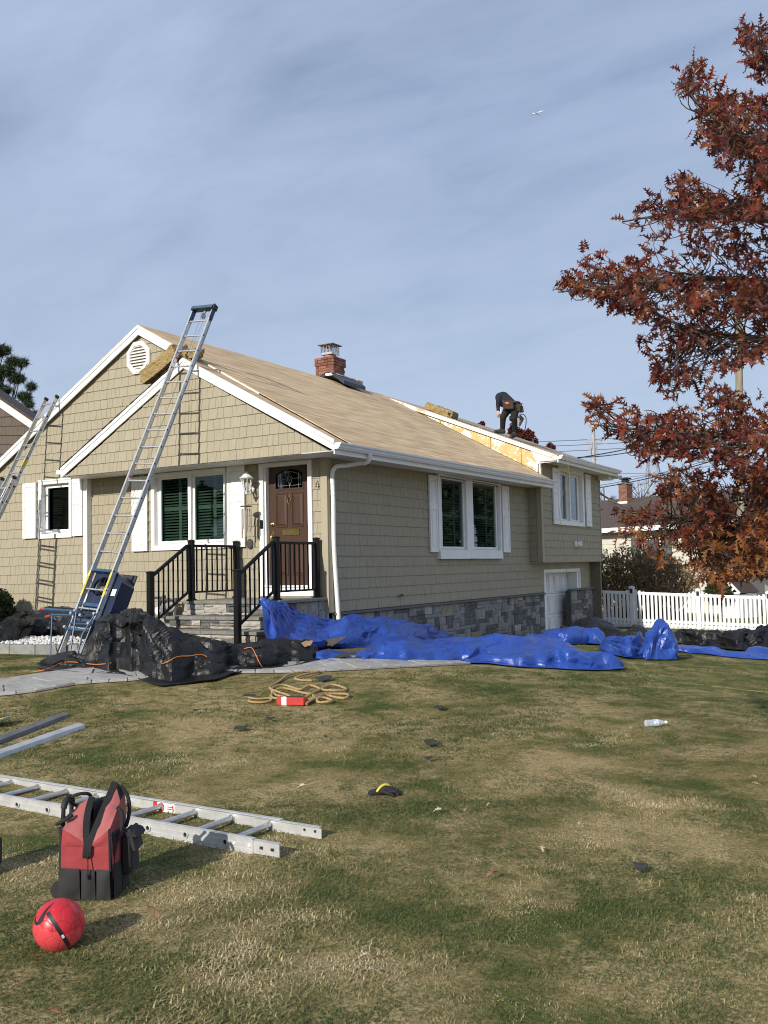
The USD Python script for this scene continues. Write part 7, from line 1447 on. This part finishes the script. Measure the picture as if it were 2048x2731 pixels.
# white gable trellis roof of a small playhouse
ph_ = thing('playhouse', 'small playhouse with a white gable truss and dark roof beyond the fence', 'playhouse'); dg = 33.; a, b, c = at(1915, 1582, depth=dg), at(1972, 1582, depth=dg), at(1943, 1552, depth=dg)
for p_, q_ in ((a, c), (c, b), (a, b), ((a + b) / 2, c), ((a + b) / 2, (a + c) / 2), ((a + b) / 2, (b + c) / 2)): put('truss', MB().bar(p_, q_, .05, .075), FW, ph_)
bk = CF3 * 1.0 + np.array([CR[0], CR[1], 0]) * 1.1
mb = MB(); slab(mb, [c + [0, 0, .03], b + [0, 0, .0], b + bk, c + bk + [0, 0, .03]], .05); slab(mb, [c + [0, 0, .03], a, a + bk, c + bk + [0, 0, .03]], .05); put('roof', mb, ROOFB, ph_); put('wall', MB().obox((a + b) / 2 + bk * .5 - [0, 0, .65], (b - a) / 2 * .85, bk * .45, np.array([0, 0, .6])), FW, ph_)
bd = thing('bird', 'white gull in flight high in the sky', 'bird'); c = at(1432, 303, depth=60.); W_ = mat('gull_white', (.6, .6, .6), (.75, .75, .75), rough=.8); R3_, U3_ = RIGHT, UP
put('body', MB().tube(spline([c - R3_ * .30 - U3_ * .02, c - R3_ * .15, c + R3_ * .02 + U3_ * .02, c + R3_ * .2], 9), [.01, .06, .05, .01, .01, .01, .01, .01, .008][:9], 8), W_, bd, smooth=True)
put('wing', MB().add([c - R3_ * .12, c + R3_ * .02, c + R3_ * .16 + U3_ * .07 - FWD * .2, c + R3_ * .42 + U3_ * .05 - FWD * .45, c + R3_ * .30 + U3_ * .02 - FWD * .30], [[0, 1, 4], [0, 4, 2], [2, 4, 3]]), W_, bd); put('wing', MB().add([c - R3_ * .12, c + R3_ * .02, c + R3_ * .10 + U3_ * .08 + FWD * .3, c + R3_ * .36 + U3_ * .02 + FWD * .6, c + R3_ * .22 + U3_ * .04 + FWD * .35], [[0, 1, 4], [0, 4, 2], [2, 4, 3]]), W_, bd)
# ---------------------------------------------------------------- red oak at the right: trunk outside the picture, boughs reaching in
oak = thing('red_oak', 'red oak with maroon and orange lobed leaves reaching in from the right', 'tree')
OAKL = leaf_look('red_oak_leaf', [(.055, .016, .013), (.12, .024, .018), (.17, .034, .02), (.13, .05, .03), (.25, .045, .022), (.075, .028, .022), (.24, .085, .03), (.16, .075, .045)], .3, .34)
OAKO = leaf_look('orange_oak_leaf', [(.15, .05, .02), (.27, .095, .028), (.20, .065, .02), (.33, .14, .04), (.12, .05, .028), (.24, .12, .05)], .3, .42)
def zz8(p): return [(1400 + x / 2.56, y / 2.56) for x, y in p]
def zz2(p): return [(1400 + x / 2.458, 700 + y / 2.458) for x, y in p]
REG = [  # outline of each bough's foliage as seen, its distance, leaf count
 (zz8([(1450, 200), (1455, 165), (1490, 125), (1520, 165), (1600, 130), (1610, 190), (1760, 180), (1760, 560), (1600, 545), (1540, 520), (1490, 420), (1480, 350), (1520, 260), (1470, 300)]), 7.2, 190, 0),
 (zz8([(1040, 600), (1060, 540), (1100, 500), (1085, 430), (1130, 405), (1170, 420), (1210, 430), (1215, 490), (1300, 470), (1335, 520), (1250, 565), (1330, 590), (1390, 640), (1420, 620), (1480, 660), (1550, 620), (1600, 670), (1760, 640), (1760, 1310), (1560, 1300), (1460, 1310), (1380, 1280), (1350, 1240), (1440, 1200), (1330, 1130), (1320, 1080), (1260, 1000), (1210, 900), (1180, 870), (1190, 800), (1190, 700), (1220, 660), (1150, 650), (1070, 660)]), 7.4, 820, 0),
 (zz8([(725, 1265), (800, 1205), (850, 1165), (870, 1200), (915, 1220), (870, 1260), (950, 1300), (1000, 1270), (980, 1240), (1060, 1200), (1080, 1135), (1100, 1200), (1160, 1210), (1200, 1280), (1260, 1320), (1330, 1310), (1400, 1350), (1480, 1330), (1560, 1360), (1760, 1320), (1760, 1500), (1540, 1500), (1400, 1500), (1270, 1560), (1180, 1600), (1100, 1610), (1020, 1590), (960, 1610), (880, 1650), (830, 1640), (760, 1650), (700, 1590), (630, 1515), (670, 1410), (720, 1440), (780, 1420), (830, 1480), (870, 1440), (800, 1380), (760, 1310)]), 7.6, 600, 0),
 (zz8([(190, 1995), (240, 1880), (270, 1850), (320, 1860), (380, 1880), (400, 1940), (450, 1850), (370, 1770), (410, 1750), (470, 1780), (550, 1710), (560, 1800), (620, 1830), (690, 1790), (750, 1750), (830, 1790), (880, 1730), (800, 1680), (900, 1640), (990, 1700), (1070, 1680), (1180, 1620), (1300, 1560), (1540, 1500), (1760, 1600), (1760, 2130), (600, 2130), (540, 2050), (480, 2060), (430, 2000), (330, 2010)]), 7.8, 900, 0),
 (zz2([(640, 180), (1700, 100), (1700, 590), (1593, 600), (1500, 640), (1400, 660), (1300, 700), (1250, 790), (1180, 830), (1060, 860), (1010, 900), (960, 880), (880, 850), (840, 760), (870, 700), (840, 640), (800, 600), (750, 560), (740, 450), (720, 400), (670, 350), (680, 280)]), 7.9, 800, 0),
 (zz2([(400, 1060), (420, 910), (480, 855), (530, 930), (600, 930), (680, 940), (740, 970), (850, 940), (890, 1020), (980, 960), (1040, 950), (1100, 950), (1150, 970), (1230, 1020), (1260, 960), (1160, 920), (1240, 810), (1300, 820), (1380, 880), (1450, 870), (1540, 830), (1700, 780), (1700, 1400), (1370, 1400), (1230, 1350), (1200, 1240), (1120, 1280), (1040, 1310), (1010, 1250), (900, 1270), (850, 1250), (770, 1280), (700, 1220), (650, 1130), (580, 1140), (480, 1110)]), 7.3, 820, 0),
 (zz2([(905, 1440), (960, 1380), (1050, 1350), (1100, 1380), (1200, 1390), (1230, 1340), (1330, 1380), (1700, 1280), (1700, 2090), (1400, 2060), (1250, 2080), (1140, 2050), (1120, 1990), (1060, 1900), (960, 1890), (930, 1950), (900, 1960), (850, 1920), (760, 1890), (700, 1900), (620, 1850), (600, 1770), (640, 1720), (560, 1640), (510, 1560), (600, 1600), (680, 1640), (760, 1600), (850, 1560), (880, 1530)]), 7.6, 1600, 1)]
r_ = np.random.default_rng(77); LP = [leaf_mesh(1., 500 + k, .35 + .3 * (k % 3), .35 + .2 * (k % 2)) for k in range(6)]
LP = [(v - [0, -.28, 0], f) for v, f in LP]
base_t = at(2330, 1300, depth=8.4); base_t[2] = gz(*base_t[:2]) if -16 < base_t[0] < 22 else 0
put('trunk', MB().tube(spline([base_t - [0, 0, .1], base_t + [.02, .03, 1.5], base_t + [.05, .1, 3.6], base_t + [.0, .15, 6.2]], 20), np.linspace(.17, .05, 20), 12), BARK, oak, smooth=True)
allv = []; twigs = MB()
for ri, (pg, dep, n, lo) in enumerate(REG):
    P = Polygon(pg).buffer(0); pr = shapely.prepared.prep(P); x0, y0, x1, y1 = P.bounds
    # bough from the trunk to the tip, with side twigs; leaves hang on the twigs
    tip = min(np.array(P.exterior.coords), key=lambda q_: q_[0]); cy = P.centroid
    bz = np.clip(at(cy.x, cy.y + 120, depth=dep)[2], .8, 6.0); root = base_t + [0, 0, bz - base_t[2] - .25]
    A_, B_, C_ = at(x1 - 40, cy.y + 30, depth=dep + .3), at(cy.x, cy.y + 10, depth=dep), at(tip[0] + 14, tip[1], depth=dep - .2)
    sp_ = spline([root, A_, B_, C_], 40); put('branch', MB().tube(sp_, np.linspace(.045, .006, 40), 7), BARK, oak, smooth=True)
    cl = []; tries = 0
    while len(cl) < n / 5.0 and tries < 60000:
        tries += 1; u, v = r_.uniform(x0, x1), r_.uniform(y0, y1)
        if not pr.contains(shapely.Point(u, v)): continue
        if meshkit.noise(np.array([[u * .022, v * .022, ri * 3.1]]), 5)[0] < .42 and r_.random() < .9: continue
        cl.append((u, v, dep + r_.normal() * (.55 if P.area > 30000 else .3)))
    cl = np.array(cl)
    for (u, v, d) in cl:
        c = at(u, v, depth=d); k = np.argmin(np.linalg.norm(sp_ - c, axis=1)); k = max(0, k - 3); o = sp_[k]; m_ = (o + c) / 2 + r_.normal(size=3) * .05 - [0, 0, .04]
        if np.linalg.norm(c - o) < 1.4: twigs.tube(spline([o, m_, c], 6), np.linspace(.006, .0022, 6), 4, caps=False)
        od = c - o; od /= np.linalg.norm(od) + 1e-9
        for q_ in range(int(r_.integers(4, 7))):
            s_ = r_.uniform(.075, .125); tilt = od * .7 + r_.normal(size=3) * .65 + np.array([0, 0, -.25]); tilt /= np.linalg.norm(tilt); nr_ = np.cross(tilt, r_.normal(size=3)) + np.array([0, -.25, .35]); nr_ -= tilt * (nr_ @ tilt); nr_ /= np.linalg.norm(nr_)
            p = c + r_.normal(size=3) * .028 + od * r_.uniform(-.10, .02)
            e = p + tilt * s_; uu, vv_, _ = proj(e)
            if not P.buffer(9).contains(shapely.Point(uu, vv_)) and uu < 2048 and r_.random() < .8: continue
            yv = proj(p)[1]; org = lo and r_.random() < np.clip((yv - 1330) / 200, .12, .85)
            allv.append((p, s_, np.stack([np.cross(tilt, nr_), tilt, nr_]), int(r_.integers(6)), bool(org) or r_.random() < .03))
put('twigs', twigs, TWIG, oak, kind='stuff')
def inview(q_): u, v, z = proj(q_[0]); return (u < 2060) * q_[1] / z
order = sorted(range(len(allv)), key=lambda i: -inview(allv[i]))
for i in order[:300]:
    p, s_, Rm_, k, og = allv[i]; v, f = LP[k]; put('leaf', ((v * s_) @ Rm_ + p, f), OAKO if og else OAKL, oak)
for og, nm in ((False, OAKL), (True, OAKO)):
    rest = [allv[i] for i in order[300:] if allv[i][4] == og]
    pi = UsdGeom.PointInstancer.Define(stage, pathof('leaves', oak)); tag(pi.GetPrim(), kind='stuff'); pp = []
    for k, (v, f) in enumerate(LP): pp.append(usdkit.mesh(stage, f'{pi.GetPath()}/leaf{"" if k == 0 else "_%03d" % k}', (v, f), nm).GetPath())
    pi.CreatePrototypesRel().SetTargets(pp); pi.CreateProtoIndicesAttr(Vt.IntArray([a[3] for a in rest])); pi.CreatePositionsAttr(Vt.Vec3fArray([Gf.Vec3f(*map(float, a[0])) for a in rest])); pi.CreateScalesAttr(Vt.Vec3fArray([Gf.Vec3f(float(a[1])) for a in rest]))
    qs = []
    for a in rest: q_ = trimesh.transformations.quaternion_from_matrix(np.vstack([np.column_stack([a[2].T, [0, 0, 0]]), [0, 0, 0, 1]])); qs.append(Gf.Quath(*map(float, q_)))
    pi.CreateOrientationsAttr(Vt.QuathArray(qs))
print('oak leaves', len(allv))
# ---------------------------------------------------------------- roofer, tool belt, hose, insulation and shingle pack on the roof
PD = 23.5
def zp(x, y, d=0.): return at(1280 + x / 8.295, 1020 + y / 8.295, depth=PD + d)
NAVY = mat('navy_jersey', (.006, .008, .014), (.010, .013, .021), rough=.9, scale=10, bump=.2, bscale=60); BPANT = mat('black_trousers', (.003, .003, .0035), (.007, .007, .0075), rough=.85, scale=9, bump=.2, bscale=50)
SKIN = mat('skin', (.50, .33, .25), (.56, .38, .29), rough=.6); LEATH = mat('brown_leather', (.022, .015, .011), (.05, .035, .024), rough=.65, scale=14, bump=.3, bscale=50); BOOT = mat('boot_black', (.02, .018, .017), (.045, .04, .036), rough=.6, scale=12)
man = thing('person', 'roofer in navy top and black trousers bent over on the upper roof', 'person')
zL, zR = zp(500, 1060, .0), zp(775, 1130, .0)
body = [
 [(zp(700, 520, 0), .155), (zp(610, 430, .18), .155), (zp(510, 345, .34), .165), (zp(450, 335, .40), .135)],
 [(zp(640, 540, .06), .13), (zp(760, 545, -.06), .13)],
 [(zp(610, 590, .08), .098), (zp(515, 775, -.06), .068), (zp(498, 1040, .02), .050)],
 [(zp(775, 590, -.06), .102), (zp(758, 800, -.16), .070), (zp(778, 1110, .0), .052)],
 [(zp(430, 345, .22), .085), (zp(398, 480, .20), .055), (zp(402, 620, .16), .040)],
 [(zp(560, 355, .52), .08), (zp(610, 470, .62), .055), (zp(600, 600, .60), .04)],
 [(zp(460, 370, .42), .065), (zp(480, 420, .52), .06)],
 [(zp(490, 440, .56), .095), (zp(498, 475, .58), .085)]]
put('body', MB().tm(blob(body, .03, 10)), NAVY, man, smooth=True)
legs = [[(zp(700, 545, 0), .150), (zp(700, 575, 0), .145)], [(zp(650, 560, .05), .128), (zp(610, 595, .08), .112), (zp(512, 775, -.062), .078), (zp(496, 1050, .02), .060)], [(zp(745, 560, -.05), .130), (zp(775, 595, -.06), .115), (zp(757, 800, -.165), .080), (zp(778, 1120, .0), .062)]]
put('trousers', MB().tm(blob(legs, .03, 8)), BPANT, man, smooth=True)
put('knee_pad', MB().tm(blob([[(zp(700, 790, -.14), .06), (zp(690, 815, -.14), .05)], [(zp(680, 770, -.12), .04), (zp(740, 800, -.18), .06)]], .02, 4)), BPANT, man, smooth=True)
hand = [[(zp(403, 625, .16), .040), (zp(405, 665, .15), .046), (zp(403, 700, .15), .042)]]
for k, (dx_, L) in enumerate(((-18, 70), (-6, 82), (7, 80), (18, 64))): hand.append([(zp(403 + dx_, 695, .14 + .012 * k), .0125), (zp(403 + dx_ * 1.1 + 2, 695 + L * .5, .12 + .012 * k), .0115), (zp(408 + dx_ * 1.1, 695 + L, .13 + .012 * k), .0095)])
hand.append([(zp(420, 650, .13), .014), (zp(434, 690, .11), .0125), (zp(432, 722, .11), .010)])
put('hand', MB().tm(blob(hand, .009, 5)), SKIN, man, smooth=True)
put('cuff', MB().tube([zp(402, 600, .162), zp(403, 632, .16)], .046, 12), NAVY, man)
for (heel, toe, an_, nm) in ((zp(520, 1090, .0), zp(345, 1082, -.05), zp(497, 1035, .02), 'boot'), (zp(775, 1165, -.02), zp(690, 1200, -.14), zp(778, 1095, .0), 'boot')):
    for q_ in (heel, toe): q_[2] = max(q_[2], upz(q_[0]) + .035)
    put(nm, MB().tm(blob([[(an_, .062), (heel, .055)], [(heel, .055), ((heel + toe) / 2, .056), (toe, .046)], [(an_, .06), ((heel + toe) / 2 + [0, 0, .01], .05)]], .02, 4)), BOOT, man, smooth=True)
belt = thing('tool_belt', 'brown leather tool belt with pouches worn by the roofer', 'tool belt')
put('belt_strap', MB().tube(spline([zp(520, 420, -.02), zp(600, 470, -.16), zp(700, 440, -.20), zp(800, 430, -.22), zp(880, 470, -.10)], 20), .028, 8), LEATH, belt, smooth=True)
for (x, y, d, w_, h_, dp_) in ((600, 500, -.18, .075, .11, .05), (690, 500, -.20, .06, .11, .05), (560, 545, -.12, .06, .06, .045), (850, 560, -.16, .05, .10, .055), (905, 590, -.10, .06, .085, .05)):
    put('pouch', MB().obox(zp(x, y, d), RIGHT * w_, UP * h_ - RIGHT * .015, FWD * dp_, .02), LEATH, belt)
put('tool_handle', MB().tube([zp(560, 480, -.24), zp(510, 390, -.2)], .014, 8), BOOT, belt); put('tool_handle', MB().tube([zp(900, 540, -.16), zp(925, 460, -.14)], .020, 8), BOOT, belt)
put('tape_measure', MB().tm(blob([[(zp(585, 460, -.235), .035), (zp(620, 465, -.24), .038)]], .012, 4)), mat('orange_plastic', (.55, .13, .03), (.62, .17, .05), rough=.45), belt, smooth=True)
put('hanging_strap', MB().bar(zp(465, 590, .02), zp(440, 690, .02), .03, .012).bar(zp(440, 690, .02), zp(462, 815, -.02), .04, .012), GALV, belt)
ng = thing('nail_gun', 'nail gun with a grey air hose hanging at the roofer side', 'nail gun')
put('gun_body', MB().bar(zp(860, 740, -.25), zp(950, 835, -.2), .07, .09, .015).bar(zp(940, 820, -.2), zp(865, 960, -.22), .045, .06, .01), BOOT, ng); put('gun_nose', MB().bar(zp(870, 730, -.25), zp(850, 980, -.24), .03, .035, .006), GALV, ng)
put('air_hose', MB().tube(spline([zp(890, 660, -.2), zp(890, 720, -.24), zp(930, 702, -.2), zp(980, 720, -.14), zp(1015, 780, -.1), zp(1022, 870, -.06), zp(1005, 990, .0), zp(980, 1085, .05), zp(960, 1120, .1)], 40), .011, 7), mat('hose_grey', (.05, .055, .06), (.08, .085, .09), rough=.5), ng, smooth=True)
# mineral wool batts
WOOL = mat('mineral_wool', (.22, .15, .06), (.42, .31, .14), rough=1., scale=16, st=(1, 1, 2.5), detail=9, bump=.9, bscale=28, bdist=.03); KRAFT = mat('kraft_facing', (.19, .13, .07), (.26, .185, .105), rough=.8, scale=5)
def batt(label, o, a, b, c, seed, bend=0.):
    """a soft slab about o with half axes a, b, c"""
    o, a, b, c = (np.asarray(q_, float) for q_ in (o, a, b, c)); t = trimesh.creation.box((2, 2, 2)); v, f = trimesh.remesh.subdivide_to_size(t.vertices, t.faces, .22); tm_ = trimesh.Trimesh(v, f, process=True); v = np.array(tm_.vertices)
    P = o + v[:, :1] * a + v[:, 1:2] * b + v[:, 2:] * c + (bend * (v[:, :1] ** 2)) * c / np.linalg.norm(c); nn_ = np.array(tm_.vertex_normals); nw = nn_[:, :1] * a / np.linalg.norm(a) + nn_[:, 1:2] * b / np.linalg.norm(b) + nn_[:, 2:] * c / np.linalg.norm(c)
    P = P + nw * ((fbm(P * 13, 4, seed) - .5) * .10)[:, None]; put('insulation_batt', (P, tm_.faces), WOOL, smooth=True, label=label, cat='insulation')
ia, ib = np.array([-3.36, -.52, 5.06]), np.array([-2.62, -.50, 5.44]); d_ = (ib - ia) / 2; upd = np.array([-d_[2], 0, d_[0]]); upd /= np.linalg.norm(upd)
batt('tan mineral wool batt lying on the small gable slope under the hoist ladder', (ia + ib) / 2 + upd * .02, d_ * 1.02, np.array([.0, .20, .03]), upd * .125, 5, .02)
batt('small tan wool piece behind the ladder at the gable peak', (-2.45, -.40, 5.40), (.14, 0, .02), (0, .12, .02), (0, 0, .07), 6)
i1, i2 = at(1143, 1091, y=9.15), at(1215, 1117, y=9.15); d_ = (i2 - i1) / 2; d_[1] = 0; upd = np.array([-d_[2], 0, d_[0]]); upd /= np.linalg.norm(upd)
batt('straight tan insulation batt lying along the upper roof edge', np.array([(i1[0] + i2[0]) / 2, 9.12, upz((i1[0] + i2[0]) / 2) + .10]), d_, np.array([0, .19, 0]), upd * .09, 7)
put('felt_strip', MB().obox(at(1196, 1108, y=8.93), d_ * .10, np.array([0, .006, 0]), upd * .075).obox(at(1213, 1113, y=8.93), d_ * .12, np.array([0, .006, 0]), upd * .075), FELT, roof)
# wrapped shingle pack lying over the ridge in front of the chimney
sp_ = thing('shingle_pack', 'black wrapped shingle pack draped over the ridge beside the chimney', 'shingle pack'); c0 = at(912, 1000, x=-3.9)
mb = MB(); cx0 = np.array([-3.95, c0[1], RZ(c0[1]) + .08]); xs_ = [(-.42, -.14), (-.28, .02), (-.12, .10), (.08, .09), (.26, -.03), (.42, -.16)]
for (x_, z_), (x2, z2) in zip(xs_[:-1], xs_[1:]): mb.add([cx0 + [x_, -.5, z_], cx0 + [x2, -.5, z2], cx0 + [x2, .5, z2], cx0 + [x_, .5, z_], cx0 + [x_, -.5, z_ - .09], cx0 + [x2, -.5, z2 - .09], cx0 + [x2, .5, z2 - .09], cx0 + [x_, .5, z_ - .09]], [[0, 1, 2, 3], [7, 6, 5, 4], [0, 4, 5, 1], [1, 5, 6, 2], [2, 6, 7, 3], [3, 7, 4, 0]])
put('pack_wrap', mb, mat('black_wrap', (.016, .016, .022), (.03, .03, .04), rough=.4, scale=5), sp_, smooth=30)
for k, (y_, w_, h_) in enumerate(((-.30, .10, .03), (-.05, .16, .012), (.22, .12, .05))): put('wrap_print', MB().obox(cx0 + [.17, y_, .041], (.02 + h_ * .6, 0, -.012 - h_ * .38), (0, w_, 0), (.0012, 0, .0022)), mat('print_grey', (.30, .30, .36), (.4, .4, .45), rough=.5), sp_)
put('wrap_label', MB().obox(cx0 + [-.02, -.503, .05], (.09, 0, .0), (0, .002, 0), (0, 0, .018)).obox(cx0 + [.0, -.503, .015], (.10, 0, -.0), (0, .002, 0), (0, 0, .008)), WLAB, sp_)
put('cardboard', MB().obox(cx0 + [.10, .62, .02], (.10, .0, -.03), (0, .12, 0), (.002, 0, .05)), mat('card', (.38, .26, .15), (.45, .32, .2), rough=.9), sp_)
